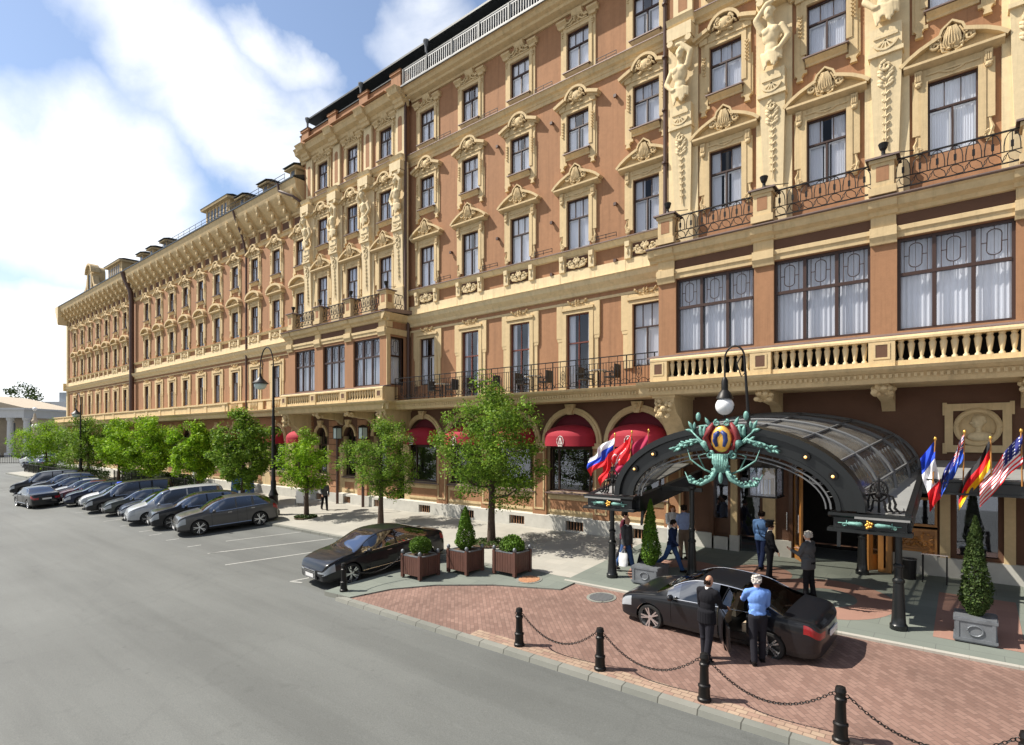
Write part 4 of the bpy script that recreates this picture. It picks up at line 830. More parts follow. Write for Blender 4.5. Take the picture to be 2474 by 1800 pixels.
def awning_mesh(hw):
    m = MB(); n = 14; rows = []
    for k in range(7):
        t = k/6*pi/2; rows.append([(hw*cos(pi-pi*i/n)*1.0, -0.85*sin(t)*sin(pi*i/n)**0.75-0.02, 0.42+0.50*cos(t)*sin(pi*i/n)**0.8) for i in range(n+1)])
    m.grid(rows); m.grid([rows[-1], [(p[0], p[1], 0.0) for p in rows[-1]]])
    m.mi = 1; m.grid([[(p[0]*0.995, p[1]+0.02, p[2]-0.02) for p in r] for r in rows]); m.mi = 0
    return m
def logo_mb():
    m = MB(); m.tube([(0.165*cos(a), 0, 0.215*sin(a)) for a in [2*pi*i/20 for i in range(21)]], 0.014, 4, False); m.tube([(0.10*cos(a), 0, -0.215+0.02*sin(a)) for a in (0, pi*0.5, pi)], 0.018, 4)
    m.prof_y([(-0.085, -0.13), (0.085, -0.13), (0.085, -0.06), (0.06, 0.03), (0.045, 0.11), (0.0, 0.17), (-0.045, 0.11), (-0.06, 0.03), (-0.085, -0.06)], -0.008, 0.008)
    m.mi = 1; m.prof_y([(-0.022, -0.10), (0.022, -0.10), (0.022, 0.0), (0.0, 0.09), (-0.022, 0.0)], -0.012, -0.008); m.prof_y([(-0.055, -0.13), (-0.045, -0.13), (-0.03, 0.03), (-0.035, 0.03)], -0.012, -0.008)
    return m
mw = hb(); mc = hb(); mo = hb(); md = hb(); mp2 = hb(); ms = hb()
RB = [AX(i) for i in range(0, 5)]
for x in RB: ground_bay(mw, mc, mo, md, mp2, ms, x-0.35, x-0.35-1.58, x-0.35+1.58, 1.28, YW)
LBX = [-26.55, -29.6, -32.65]
LE = [-25.1, -28.08, -31.1, -34.2]
mw.mark(); mc.mark()
for k, x in enumerate(LBX): ground_bay(mw, mc, mo, md, mp2, ms, x, LE[k+1], LE[k], 0.62, YW, spring=5.75, rustic=True)
hbuild(mo, 'arch_moulding', 'cream'); 
pil = hb(); pf = hb(); rus = hb()
for i in range(0, 6):
    pil.mark(); pf.mark(); x = RB[0]-0.35+1.58-3.16*i if i else RB[0]-0.35+1.58
    pil.box(x-0.46, x+0.30, YW-0.10, YW, 2.12, 5.2) if i != 5 else None
    if i < 5:
        for a, b, c_, d in ((x-0.36, x+0.20, 2.45, 2.53), (x-0.36, x+0.20, 4.97, 5.05), (x-0.36, x-0.29, 2.53, 4.97), (x+0.13, x+0.20, 2.53, 4.97)): pf.box(a, b, YW-0.125, YW-0.10, c_, d)
    pf.box(x-0.48, x+0.32, YW-0.12, YW, 5.2, 5.42)
for x in (-25.35, -28.1, -31.1, -34.0):
    rus.mark(); pil.mark()
    for k in range(13):
        z = 2.2+0.38*k; (rus if k < 5 else pil).box(x-0.46, x+0.46, YW-0.16, YW, z+0.02, min(z+0.36, 7.15))
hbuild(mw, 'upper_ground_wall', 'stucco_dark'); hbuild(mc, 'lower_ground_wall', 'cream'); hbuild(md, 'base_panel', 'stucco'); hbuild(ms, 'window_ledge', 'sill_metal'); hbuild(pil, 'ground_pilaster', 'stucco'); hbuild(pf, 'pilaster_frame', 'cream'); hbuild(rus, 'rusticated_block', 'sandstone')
gw = gwin(1.28, 5.42, 3.3, False); gp = None
for k, x in enumerate(RB): hplace(gw if k == 0 else dup(gw), x-0.35, YW, 3.3)
gw2 = gwin(0.62, 5.75, 3.3, True)
for k, x in enumerate(LBX): hplace(gw2 if k == 0 else dup(gw2), x, YW, 3.3)
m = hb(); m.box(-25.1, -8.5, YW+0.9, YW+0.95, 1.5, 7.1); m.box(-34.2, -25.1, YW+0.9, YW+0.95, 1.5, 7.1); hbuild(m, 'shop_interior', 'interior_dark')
m = hb()
for x in RB: m.mark(); m.poly([(px, YW+0.25, pz) for px, pz in [(x-0.35-1.28, 5.26), (x-0.35+1.28, 5.26)]+arc(x-0.35, 5.42, 1.28, 0, 180, 14)])
hbuild(m, 'arch_infill', 'awning_inner')
aw = awning_mesh(1.22).mesh('awning', ['awning', 'awning_inner'], True); lgm = logo_mb().mesh('emblem', ['logo_white', 'awning'])
for x in RB:
    a = hplace(obj('awning', aw), x-0.35, YW, 5.30); l = obj('emblem', lgm, a); l.location = (0, -0.885, 0.21); l.rotation_euler = (0, 0, 0)
m = hb()      # plinth with cellar vents
vh = [(x-0.55, x+0.35, 1.66, 2.06) for x in RB]+[(x-0.4, x+0.35, 1.66, 2.06) for x in LBX]
wall_cells(m, -34.2, -8.2, 1.2, 2.2, YW-0.18, vh); m.add([(-34.2, YW-0.18, 2.2), (-8.2, YW-0.18, 2.2), (-8.2, YW, 2.25), (-34.2, YW, 2.25)], [(0, 1, 2, 3)]); hbuild(m, 'plinth', 'plinth_stone')
m = hb()
for a, b, c_, d in vh:
    m.mark()
    for k in range(6): x = a+(b-a)*(k+0.5)/6; m.box(x-0.012, x+0.012, YW-0.1, YW-0.08, c_, d)
hbuild(m, 'vent_grille', 'sandstone'); m = hb(); m.box(-34, -8.4, YW+0.10, YW+0.13, 1.3, 2.18); hbuild(m, 'cellar_wall', 'interior_dark')
m = hb()
for a, b, c_, d in vh: m.mark(); m.box(a-0.15, b+0.15, YW-0.55, YW-0.2, 1.46, 1.54)
hbuild(m, 'vent_kerb', 'planter_wood')
# consoles under the bays
def console(m, x, y0, y1, z, big):
    if big:
        prof = [(y1, z), (y0, z), (y0+0.02, z-0.28), (y0+0.25, z-0.62), (y0+0.62, z-0.85), (y0+0.95, z-1.2), (y1-0.15, z-2.0), (y1, z-2.5)]
        m.prof_x(prof, x-0.36, x+0.36); m.box(x-0.42, x+0.42, y0-0.05, y1, z-0.10, z)
        rd = random.Random(int(x*10))
        for k in range(26): m.ell((x+rd.uniform(-0.3, 0.3), y0+rd.uniform(-0.08, 0.10), z-rd.uniform(0.12, 0.75)), (rd.uniform(0.05, 0.11), 0.08, rd.uniform(0.06, 0.13)), 7, 5, Matrix.Rotation(rd.uniform(-1, 1), 3, 'Y'))
        for sg in (-1, 1): m.ell((x+sg*0.12, y0-0.08, z-0.35), (0.07, 0.07, 0.06), 7, 5)
        m.ell((x, y0-0.06, z-0.48), (0.13, 0.12, 0.11), 8, 6)
    else:
        m.prof_x([(y0+0.55, z), (y0, z), (y0-0.02, z-0.18), (y0+0.2, z-0.30), (y0+1.4, z-0.42), (y1, z-0.7), (y1, z)], x-0.17, x+0.17)
        rd = random.Random(int(x*7))
        for k in range(16): m.ell((x+rd.uniform(-0.26, 0.26), y0+rd.uniform(-0.06, 0.35), z-rd.uniform(0.06, 0.30)), (0.10, 0.11, 0.08), 7, 5)
m = hb()
for x in (-8.35, -24.25, -34.0): console(m, x, 18.75, YW, 7.16, True); m.mark()
for x in (-5.05, -1.9, 1.25, -27.3, -30.4): console(m, x, 18.75, YW, 7.16, False); m.mark()
hbuild(m, 'stone_console', 'cream', 40)
# entrance zone
ex0 = -8.55
m = hb()
ents = [(-7.25, -6.62, 2.1, 4.7), (-6.3, -5.62, 1.6, 4.9), (-4.6, -1.95, 1.4, 4.85), (-1.72, -0.72, 2.45, 4.9), (-0.28, 0.62, 2.3, 4.9), (1.2, 2.3, 2.3, 4.9), (3.0, 4.4, 2.3, 4.9)]
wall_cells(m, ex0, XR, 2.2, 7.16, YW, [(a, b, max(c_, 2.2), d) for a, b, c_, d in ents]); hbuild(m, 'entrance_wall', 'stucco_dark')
m = hb()
for a, b in ((ex0, -7.25), (-6.62, -6.3), (-5.62, -4.6), (-1.95, -1.72), (-0.72, -0.28), (0.62, 1.2), (2.3, 3.0), (4.4, XR)): m.mark(); m.box(a, b, YW-0.12, YW, 1.3, 2.2)
m.mark(); m.box(-7.25, -6.62, YW-0.1, YW, 1.3, 2.1); m.mark(); m.box(-1.72, -0.72, YW-0.14, YW, 1.3, 2.3); m.mark(); m.box(-0.28, 0.62, YW-0.12, YW, 1.3, 2.2)
hbuild(m, 'entrance_plinth', 'plinth_stone')
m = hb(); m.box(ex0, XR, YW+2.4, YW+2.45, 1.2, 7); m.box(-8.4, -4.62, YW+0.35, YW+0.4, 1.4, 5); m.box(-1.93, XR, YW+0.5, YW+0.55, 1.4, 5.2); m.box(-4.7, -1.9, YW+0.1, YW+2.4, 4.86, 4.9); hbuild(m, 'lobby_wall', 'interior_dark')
m = hb()      # timber doors and cases
for x in (-7.25, -6.62, -4.62, -1.95): m.mark(); m.box(x-0.06, x+0.06, YW-0.1, YW+0.15, 1.5, 4.85)
m.mark(); m.box(-7.25, -6.62, YW+0.05, YW+0.12, 2.1, 2.75); m.mark(); m.box(-4.62, -1.95, YW-0.02, YW+0.14, 4.75, 4.9)
m.mark(); m.box(-4.56, -4.46, YW+0.02, YW+0.6, 1.5, 4.7)
hbuild(m, 'door_surround', 'wood_dark')
def door_leaf(x0, w_, ang):
    mb = MB(); mb.box(0, w_, -0.03, 0.03, 0, 0.55); mb.box(0, 0.14, -0.03, 0.03, 0.55, 3.1); mb.box(w_-0.14, w_, -0.03, 0.03, 0.55, 3.1); mb.box(0.14, w_-0.14, -0.03, 0.03, 2.95, 3.1)
    r = mb.build('entrance_door', 'wood'); g = MB(); g.box(0.14, w_-0.14, -0.01, 0.01, 0.55, 2.95); g.build('pane', 'window_glass', r)
    hnd = MB(); hnd.tube([(w_-0.08, -0.08, 1.0), (w_-0.08, -0.08, 1.6)], 0.02, 6); hnd.build('handle', 'chrome', r); hplace(r, x0, YW+0.06, 1.55, ang); return r
door_leaf(-4.56, 0.62, radians(-55)); door_leaf(-1.98, 0.62, radians(180+48)); door_leaf(-5.3, 0.62, 0)
m = hb()
for a in (-2.06, -1.86): m.mark(); m.box(a-0.07, a+0.07, YW-0.45, YW+0.1, 1.55, 4.3)
m.box(-2.13, -1.79, YW-0.46, YW-0.4, 1.55, 1.75); hbuild(m, 'timber_post', 'wood')
m = hb(); rl = MB()
for z0, z1 in ((2.3, 2.98), (3.05, 3.9)):
    m.mark(); m.box(-1.72, -1.66, YW-0.12, YW, z0, z1); m.box(-0.78, -0.72, YW-0.12, YW, z0, z1); m.box(-1.66, -0.78, YW-0.12, YW, z0, z0+0.07); m.box(-1.66, -0.78, YW-0.12, YW, z1-0.07, z1)
m.box(-1.66, -0.78, YW-0.05, YW-0.02, 2.37, 2.91); hbuild(m, 'carved_panel', 'wood')
leafy(rl, 0, 0, 0, 0.8, 0.38, 16, 4, 0.07, 0.05); hplace(rl.build('panel_carving', 'wood', smooth=40), -1.22, YW-0.06, 2.64)
m = hb()
for q in ((-1.66, -0.78, YW-0.06, YW-0.04, 3.12, 3.83), (-1.66, -0.78, YW-0.06, YW-0.04, 3.95, 4.9), (-0.28, 0.62, YW+0.1, YW+0.12, 2.3, 4.9), (-7.19, -6.68, YW+0.08, YW+0.1, 2.75, 4.7), (-6.3, -5.62, YW+0.05, YW+0.07, 1.6, 4.9), (1.2, 2.3, YW+0.1, YW+0.12, 2.3, 4.9)): m.mark(); m.box(*q)
hbuild(m, 'display_glass', 'window_glass')
bust = MB(); bust.ell((0, 0, 0.22), (0.12, 0.10, 0.15), 9, 7); bust.ell((0, 0, -0.02), (0.2, 0.1, 0.12), 9, 6); hplace(bust.build('display_bust', 'cream_pale', smooth=True), -1.15, YW-0.02, 4.2)
m = hb()
for a, b in ((-0.66, -0.42), (0.74, 0.98), (-5.5, -5.1), (-6.58, -6.36)): m.mark(); m.box(a, b, YW-0.12, YW, 2.2, 4.9)
hbuild(m, 'entrance_pilaster', 'cream')
# portrait medallion above the canopy
m = hb(); cx_, cz_ = 0.18, 5.95
for a, b, c_, d in ((-0.55, 0.90, 6.42, 6.62), (-0.55, 0.90, 5.24, 5.44), (-0.55, -0.36, 5.44, 6.42), (0.71, 0.90, 5.44, 6.42)): m.box(a, b, YW-0.08, YW, c_, d)
for a, b, c_, d in ((-0.60, -0.50, 6.3, 6.66), (0.86, 0.96, 6.3, 6.66), (-0.60, -0.50, 5.2, 5.5), (0.86, 0.96, 5.2, 5.5)): m.box(a, b, YW-0.06, YW, c_, d)
m.tube([(cx_+0.47*cos(a), YW-0.07, cz_+0.47*sin(a)) for a in [2*pi*i/28 for i in range(29)]], 0.075, 8, False)
m.ell((cx_, YW, cz_), (0.46, 0.04, 0.46), 20, 6)
hbuild(m, 'medallion_frame', 'cream', 40)
m = MB(); m.ell((0, 0, 0.14), (0.15, 0.10, 0.18), 10, 8); m.ell((0.03, 0.02, 0.24), (0.17, 0.09, 0.12), 10, 6); m.ell((-0.15, -0.02, 0.12), (0.04, 0.04, 0.035), 6, 5); m.ell((0.14, 0.02, 0.16), (0.07, 0.06, 0.08), 7, 5); m.ell((0.02, 0.02, -0.05), (0.08, 0.07, 0.14), 8, 6); m.ell((0.05, 0.02, -0.26), (0.30, 0.10, 0.16), 12, 7)
hplace(obj('medallion_relief', capsules_to_mesh('medallion_relief', m, 0.014, 'cream_pale', 2)), cx_, YW-0.07, cz_).scale = (1, 1.9, 1)

# ------------------------------------------------------------------ lower wing running to the far corner
wing = thing('wing_building', 'long lower hotel wing with bracketed cornice and dormers, left of the tall front', 'building', (-60, 20.5, 1.5))
WX0 = -91.7; WX1 = -34.2
def gb(): m_ = MB(); m_.T = Matrix.Translation((60, -20.5, -1.5)); return m_
def gbuild(m_, name, mats, smooth=False): m_.T = None; return m_.build(name, mats, wing, smooth)
def gplace(r, x, y, z): r.parent = wing; r.location = (x+60, y-20.5, z-1.5); return r
protos.clear(); hl = []
wx = [AX(i) for i in range(8, 18)]+[-69.9, -73.0, -76.15, -79.3, -82.5, -85.65, -88.8]
for x in wx:
    for kind, z, h_, w2 in (('r4', 17.35, 1.72, 1.08), ('r3seg', 13.5, 1.98, 1.08), ('r2', 8.55, 2.25, 1.05)):
        hl.append((x-w2/2, x+w2/2, z, z+h_)); put_window(kind, w2, h_, x, YW, z, gplace)
m = gb(); wall_cells(m, WX0, WX1, 7.2, 22.3, YW, hl); m.mark()
m.add([(WX0, YW, 1.2), (WX0, YW+26, 1.2), (WX0, YW+26, 22.3), (WX0, YW, 22.3)], [(0, 3, 2, 1)]); gbuild(m, 'wall', 'stucco')
m = gb(); m.box(WX0+0.3, WX1, YW+0.95, YW+1, 1.4, 22); gbuild(m, 'room_wall', 'interior_dark')
m = gb()
for a, b in ((WX0-0.1, WX1),):
    band(m, a, b, YW, [(0, 11.70), (0.10, 11.72), (0.14, 11.85), (0.34, 12.05), (0.40, 12.22), (0.46, 12.26), (0, 12.34)]); band(m, a, b, YW, [(0, 12.34), (0.12, 12.34), (0.12, 12.80), (0, 12.80)])
    band(m, a, b, YW, [(0, 13.20), (0.10, 13.22), (0.22, 13.36), (0, 13.42)]); band(m, a, b, YW, [(0, 11.45), (0.05, 11.45), (0.07, 11.52), (0, 11.54)])
for x in wx:
    for sg in (-1, 1): m.box(x+sg*0.72-0.12, x+sg*0.72+0.12, YW-0.19, YW, 12.80, 13.24)
gbuild(m, 'string_course', 'cream_pale')
for x in wx[:12]: gplace(obj('relief_ornament', relme), x, YW-0.05, 12.80).scale = (1, 1, 0.8)
m = gb(); band(m, WX0-0.1, WX1, YW, [(0, 19.75), (0.08, 19.78), (0.12, 19.95), (0.2, 20.0), (0, 20.08)]); band(m, WX0-0.1, WX1, YW, [(0, 20.85), (0.10, 20.88), (0.16, 21.0), (0, 21.05)])
m.prof_x([(YW, 21.05), (YW-0.30, 21.3), (YW-0.85, 22.0), (YW-0.92, 22.1), (YW-0.95, 22.45), (YW-1.02, 22.62), (YW-1.06, 22.75), (YW, 22.8)], WX0-1.2, WX1)
k = 0; x = WX1-0.5
while x > WX0:
    m.prof_x([(YW, 20.1), (YW-0.12, 20.1), (YW-0.20, 20.8), (YW-0.45, 21.2), (YW-0.95, 21.75), (YW-1.0, 22.1), (YW, 22.1)], x-0.14, x+0.14)
    for dy_, dz_ in ((0.55, 21.15), (0.3, 20.75), (0.85, 21.6)): m.ell((x, YW-dy_, dz_), (0.16, 0.12, 0.2), 7, 5)
    m.box(x-1.25, x-0.35, YW-0.03, YW, 20.15, 20.22); m.box(x-1.25, x-0.35, YW-0.03, YW, 20.72, 20.80)
    x -= 1.58; k += 1
gbuild(m, 'cornice', 'cream', 35)
m = gb(); x = WX1-0.5
while x > WX0: m.mark(); m.box(x-1.22, x-0.38, YW-0.015, YW, 20.24, 20.70); x -= 1.58
gbuild(m, 'frieze_panel', 'stucco_dark')
m = gb(); m.prof_x([(YW-1.10, 22.70), (YW-1.10, 22.80), (YW-1.0, 22.86), (YW+6, 25.4), (YW+6, 22.7)], WX0-1.25, WX1); gbuild(m, 'roof', 'roof_metal')
m = gb()
for z in (22.95+0.35, 22.95+0.62): m.bar((-36, YW-0.7, z), (-58, YW-0.7, z), 0.025)
for k in range(19): m.bar((-36-1.2*k, YW-0.7, 22.9), (-36-1.2*k, YW-0.7, 23.57), 0.02)
gbuild(m, 'roof_guard', 'iron')
def dormer(x, w_, h_, style):
    mb = MB(); y0 = YW-0.55
    if style == 'box': mb.box(-w_/2, w_/2, 0, 2.2, 0, h_); mb.prof_x([(-0.28, h_), (-0.28, h_+0.08), (0, h_+0.22), (2.4, h_+0.26), (2.4, h_)], -w_/2-0.28, w_/2+0.28)
    elif style == 'long':
        mb.box(-w_/2, w_/2, 0, 2.4, 0, h_); mb.prof_x([(-0.3, h_), (-0.34, h_+0.15), (0.1, h_+0.25), (2.4, h_+0.3), (2.4, h_)], -w_/2-0.3, w_/2+0.3)
        for k in range(int(w_/0.6)): mb.box(-w_/2+0.3+0.6*k-0.06, -w_/2+0.3+0.6*k+0.06, -0.06, 0, 0.1, h_)
    else:
        mb.box(-w_/2, w_/2, 0, 1.2, 0, h_); mb.strip_y(arc(0, h_, w_/2, 180, 0, 12, w_*0.45), 0.22, -0.3, 0.6); mb.prof_y(arc(0, h_, w_/2, 0, 180, 12, w_*0.45), 0.0, 1.2)
        for sg in (-1, 1): mb.strip_y([(sg*(w_/2+1.5), 0.3), (sg*(w_/2+0.7), 0.6), (sg*(w_/2+0.35), 1.1), (sg*(w_/2+0.15), h_*0.8)][::sg], 0.35, -0.1, 0.5); mb.box(sg*(w_/2+1.0)-1.2, sg*(w_/2+1.0)+1.2, 0, 0.5, 0, 0.45)
        for sg in (-1, 1): mb.box(sg*w_*0.36-0.16, sg*w_*0.36+0.16, -0.15, 0, 0.1, h_)
    r = mb.build('dormer', 'cream'); g = MB()
    if style == 'long':
        for k in range(int(w_/0.6)-1): g.box(-w_/2+0.42+0.6*k, -w_/2+0.78+0.6*k, -0.02, 0, 0.25, h_-0.15)
    else: g.box(-w_*0.27, w_*0.27, -0.02, 0, 0.3, h_-0.05)
    g.build('dormer_window', 'far_glass', r); c_ = MB(); 
    if style != 'arch': c_.prof_x([(-0.36, h_+0.16), (-0.36, h_+0.20), (0.1, h_+0.34), (2.5, h_+0.40), (2.5, h_+0.3)], -w_/2-0.34, w_/2+0.34); c_.build('dormer_roof', 'roof_metal', r)
    gplace(r, x, y0, 22.85); return r
for x in (-35.2, -38.9, -42.4): dormer(x, 0.75, 0.75, 'box')
dormer(-46.6, 4.2, 1.35, 'long')
for x in (-57.5, -60.8, -63.5): dormer(x, 0.8, 0.8, 'box')
dormer(-71.5, 4.5, 1.4, 'long'); dormer(-80.2, 2.1, 2.1, 'arch')
m = gb()
for x, r_ in ((-67.05, 0.28), (-43.0+0.4, 0.1)): m.mark(); m.tube([(x, YW-1.15, 22.6), (x, YW-1.0, 22.1), (x, YW-0.45, 20.8), (x, YW-r_-0.05, 19.6), (x, YW-r_-0.05, 7.6)], r_*0.8, 10)
m.mark(); m.tube([(-36.0, YW-1.2, 22.7), (-35.9, YW-1.15, 22.2), (-34.6, YW-0.9, 21.6), (-34.35, YW-0.5, 21.3)], 0.09, 8)
gbuild(m, 'downpipe', 'pipe', 40)
m = gb(); m.box(WX0-0.2, -42.7, YW-1.45, YW+0.6, 7.2, 7.62); band(m, WX0-0.4, -42.7, YW-1.45, sl); m.mark(); m.box(-42.7, WX1, YW-0.7, YW+0.6, 7.2, 7.62); band(m, -42.7, WX1, YW-0.7, sl); m.mark(); m.box(WX0-0.2, -42.7, YW-1.48, YW-1.36, 7.62, 8.16); m.box(WX0-0.25, -42.6, YW-1.56, YW-1.32, 8.16, 8.27)
for x in wx[3:]: m.box(x+1.0, x+1.5, YW-1.52, YW-1.48, 7.62, 8.16)
m.mark(); m.box(WX0, WX1, YW-0.10, YW, 7.62, 7.74); m.mark(); m.box(WX0, WX1, YW-0.16, YW, 8.36, 8.48)
for x in wx: 
    for sg in (-1, 1): m.mark(); m.box(x+sg*0.95-0.35, x+sg*0.95+0.35, YW-0.12, YW, 7.74, 8.36)
gbuild(m, 'balcony_slab', 'cream')
m = gb()
for x in wx[:8]:
    for q in range(5): m.mark(); baluster_mb(m, x-0.44+0.22*q, YW-0.1, 7.74, 0.62, 0.06)
gbuild(m, 'baluster', 'cream_pale', 50)
mw = gb(); mc = gb(); mo = gb(); md = gb(); mp2 = gb(); ms = gb()
for k, x in enumerate(wx): ground_bay(mw, mc, mo, md, mp2, ms, x, (x+wx[k+1])/2 if k+1 < len(wx) else WX0, (x+wx[k-1])/2 if k else WX1, 1.1, YW)
gbuild(mo, 'arch_moulding', 'cream'); gbuild(mw, 'upper_ground_wall', 'stucco'); gbuild(mc, 'lower_ground_wall', 'cream'); gbuild(md, 'base_panel', 'stucco'); gbuild(ms, 'window_ledge', 'sill_metal')
gwa = gwin(1.1, 5.42, 3.3, True)
for k, x in enumerate(wx): gplace(gwa if k == 0 else dup(gwa), x, YW, 3.3)
m = gb(); wall_cells(m, WX0, WX1, 1.2, 2.2, YW-0.18, []); m.add([(WX0, YW-0.18, 2.2), (WX1, YW-0.18, 2.2), (WX1, YW, 2.25), (WX0, YW, 2.25)], [(0, 1, 2, 3)]); gbuild(m, 'plinth', 'plinth_stone')
aw2 = awning_mesh(1.05).mesh('awning', ['awning', 'awning_inner'], True)
for x in wx[:4]: gplace(obj('awning', aw2), x, YW, 5.25)
# pale far corner seen edge-on
m = gb(); m.box(WX0-0.5, WX0, YW-0.2, YW+26, 2.2, 22.2); m.box(WX0-0.9, WX0-0.5, YW-0.5, YW+26, 11.8, 12.8); m.box(WX0-0.9, WX0-0.5, YW-0.5, YW+26, 7.2, 8.4); m.prof_y([(WX0, 20.3), (WX0-0.3, 20.6), (WX0-0.9, 21.6), (WX0-1.2, 22.0), (WX0-1.3, 22.7), (WX0, 22.7)], YW-1.2, YW+26); gbuild(m, 'corner_wall', 'cream_pale')
# ------------------------------------------------------------------ ground, pavements, markings (all lie on the gentle slope)
def G3(x, y, dz=0.0): return (x, y, gz(y)+dz)
def sheet(name, pts, m_, dz, kerb=0.0, kmat=None):
    mb = MB(); mb.poly([G3(x, y, dz) for x, y in pts])
    if kerb:
        n = len(pts); mb.mi = 1 if kmat else 0
        for i in range(n):
            a, b = pts[i], pts[(i+1) % n]; mb.add([G3(*a, dz), G3(*b, dz), G3(*b, dz-kerb), G3(*a, dz-kerb)], [(0, 3, 2, 1)])
    o = mb.build(name, [m_]+([kmat] if kmat else [])); tag(o, kind='structure'); return o
mb = MB(); xs = [-2500, -400, -150, -60, -20, 20, 60, 300]; ys = [-60, 24, 60, 400, 1500]
mb.grid([[G3(x, y) for x in xs] for y in ys]); tag(mb.build('ground', 'asphalt'), kind='structure')
SWK = 14.72
sheet('sidewalk', [(-95, SWK+0.16), (-11.35, SWK+0.16), (-9.75, 15.0), (-9.75, 20.8), (-95, 20.8)], 'slab_pave', 0.12, 0.13)
kb = MB(); kb.add([G3(-95, SWK, 0.11), G3(-11.2, SWK, 0.11), G3(-11.2, SWK+0.16, 0.124), G3(-95, SWK+0.16, 0.124), G3(-95, SWK, -0.02), G3(-11.2, SWK, -0.02)], [(0, 1, 2, 3), (4, 5, 1, 0)]); tag(kb.build('kerb', 'kerb_stone'), kind='structure')
# forecourt of brick with kerb towards the road
isl = [(-14.42, 10.0), (-13.94, 11.2), (-13.02, 12.19), (-11.42, 13.16), (-9.43, 13.87), (-9.36, SWK)]
sheet('brick_forecourt', [(-14.42, 10.0), (12, 10.0), (12, SWK)]+isl[::-1][:-1], 'paving_brick', 0.10)
sheet('paving_border', [(-9.5, 10.02), (12, 10.02), (12, 10.36), (-9.5, 10.36)], 'paving_sett', 0.104)
kb = MB()
kb.add([G3(-14.9, 9.84, 0.10), G3(12, 9.84, 0.10), G3(12, 10.01, 0.108), G3(-14.6, 10.01, 0.108), G3(-14.9, 9.80, -0.02), G3(12, 9.80, -0.02)], [(0, 1, 2, 3), (4, 5, 1, 0)])
tag(kb.build('forecourt_kerb', 'kerb_stone'), kind='structure')
sheet('granite_island', isl[:-1]+[(-9.4, SWK+0.1), (-11.3, SWK+0.3), (-14.5, 14.2), (-15.35, 12.8), (-15.65, 10.75), (-15.62, 9.9)], 'granite', 0.14, 0.15, 'kerb_stone')
sheet('canopy_floor', [(-9.75, 14.66), (12, 14.66), (12, 20.9), (-9.75, 20.9)], 'granite', 0.16, 0.10)
stp = MB(); stp.add([G3(-9.8, 14.6, 0.15), G3(12, 14.6, 0.15), G3(12, 14.68, 0.165), G3(-9.8, 14.68, 0.165), G3(-9.8, 14.6, 0.0), G3(12, 14.6, 0.0)], [(0, 1, 2, 3), (4, 5, 1, 0)]); tag(stp.build('step', 'slab_pave'), kind='structure')
# pink granite inlays: rings and panels
ob = MB()
def disc(cx_, cy_, r0, r1, a0=0, a1=360, dz=0.164):
    n = 40; inner = [G3(cx_+r0*cos(radians(a0+(a1-a0)*i/n)), cy_+r0*sin(radians(a0+(a1-a0)*i/n)), dz) for i in range(n+1)]; outer = [G3(cx_+r1*cos(radians(a0+(a1-a0)*i/n)), cy_+r1*sin(radians(a0+(a1-a0)*i/n)), dz) for i in range(n+1)]
    ob.grid([inner, outer])
disc(-3.0, 16.9, 0.75, 1.6); disc(-7.0, 16.9, 0.75, 1.6); disc(-5.0, 18.2, 0.0, 0.9)
for a, b, c_, d in ((-0.62, 0.9, 15.4, 18.8), (1.5, 3.4, 15.4, 18.8)): ob.add([G3(a, c_, 0.164), G3(b, c_, 0.164), G3(b, d, 0.164), G3(a, d, 0.164)], [(0, 1, 2, 3)])
tag(ob.build('floor_inlay', 'granite_pink'), kind='structure')
mk = MB()
def line(p, q, w_=0.11):
    p = Vector((p[0], p[1], 0)); q = Vector((q[0], q[1], 0)); d = (q-p).normalized(); n_ = Vector((-d.y, d.x, 0))*w_/2
    mk.add([G3(*(p-n_).xy, 0.006), G3(*(q-n_).xy, 0.006), G3(*(q+n_).xy, 0.006), G3(*(p+n_).xy, 0.006)], [(0, 1, 2, 3)])
line((-22.37, 9.86), (-20.3, 14.2)); line((-25.0, 10.3), (-22.45, 14.66)); line((-26.7, 11.8), (-25.2, 14.68), 0.09)
for x in (-29.7, -27.2, -24.95, -31.9): line((x, 10.35), (x+0.2, 10.85), 0.09)
line((-18.0, 10.1), (-17.8, 10.7), 0.09); line((-18.0, 10.1), (-17.5, 10.25), 0.09)
for k in range(14): line((-33.5-2.9*k, 10.4), (-31.6-2.9*k, 14.5), 0.09)
tag(mk.build('parking_lines', 'road_paint'), kind='structure')
# manhole covers
def manhole(x, y, dz, label, matn):
    t = thing('manhole_cover', label, 'manhole cover', G3(x, y, dz), 0, None, True)
    m = MB(); m.lathe([(0.42, 0.0), (0.42, 0.012), (0.36, 0.012)], n=24); m.build('rim', 'kerb_stone', t)
    m = MB(); m.lathe([(0.34, 0.0), (0.34, 0.018)], n=24)
    for k in range(-3, 4): m.box(-sqrt(0.11-(0.09*k)**2), sqrt(0.11-(0.09*k)**2), 0.09*k-0.02, 0.09*k+0.02, 0.018, 0.028)
    m.build('lid', matn, t)
manhole(-10.78, 14.1, 0.142, 'small round reddish drain cover set in the granite slab beside the right wooden planter', 'sandstone')
manhole(-8.09, 13.95, 0.102, 'round manhole cover with ridges in the brick forecourt, left of the dark saloon', 'grey_metal')
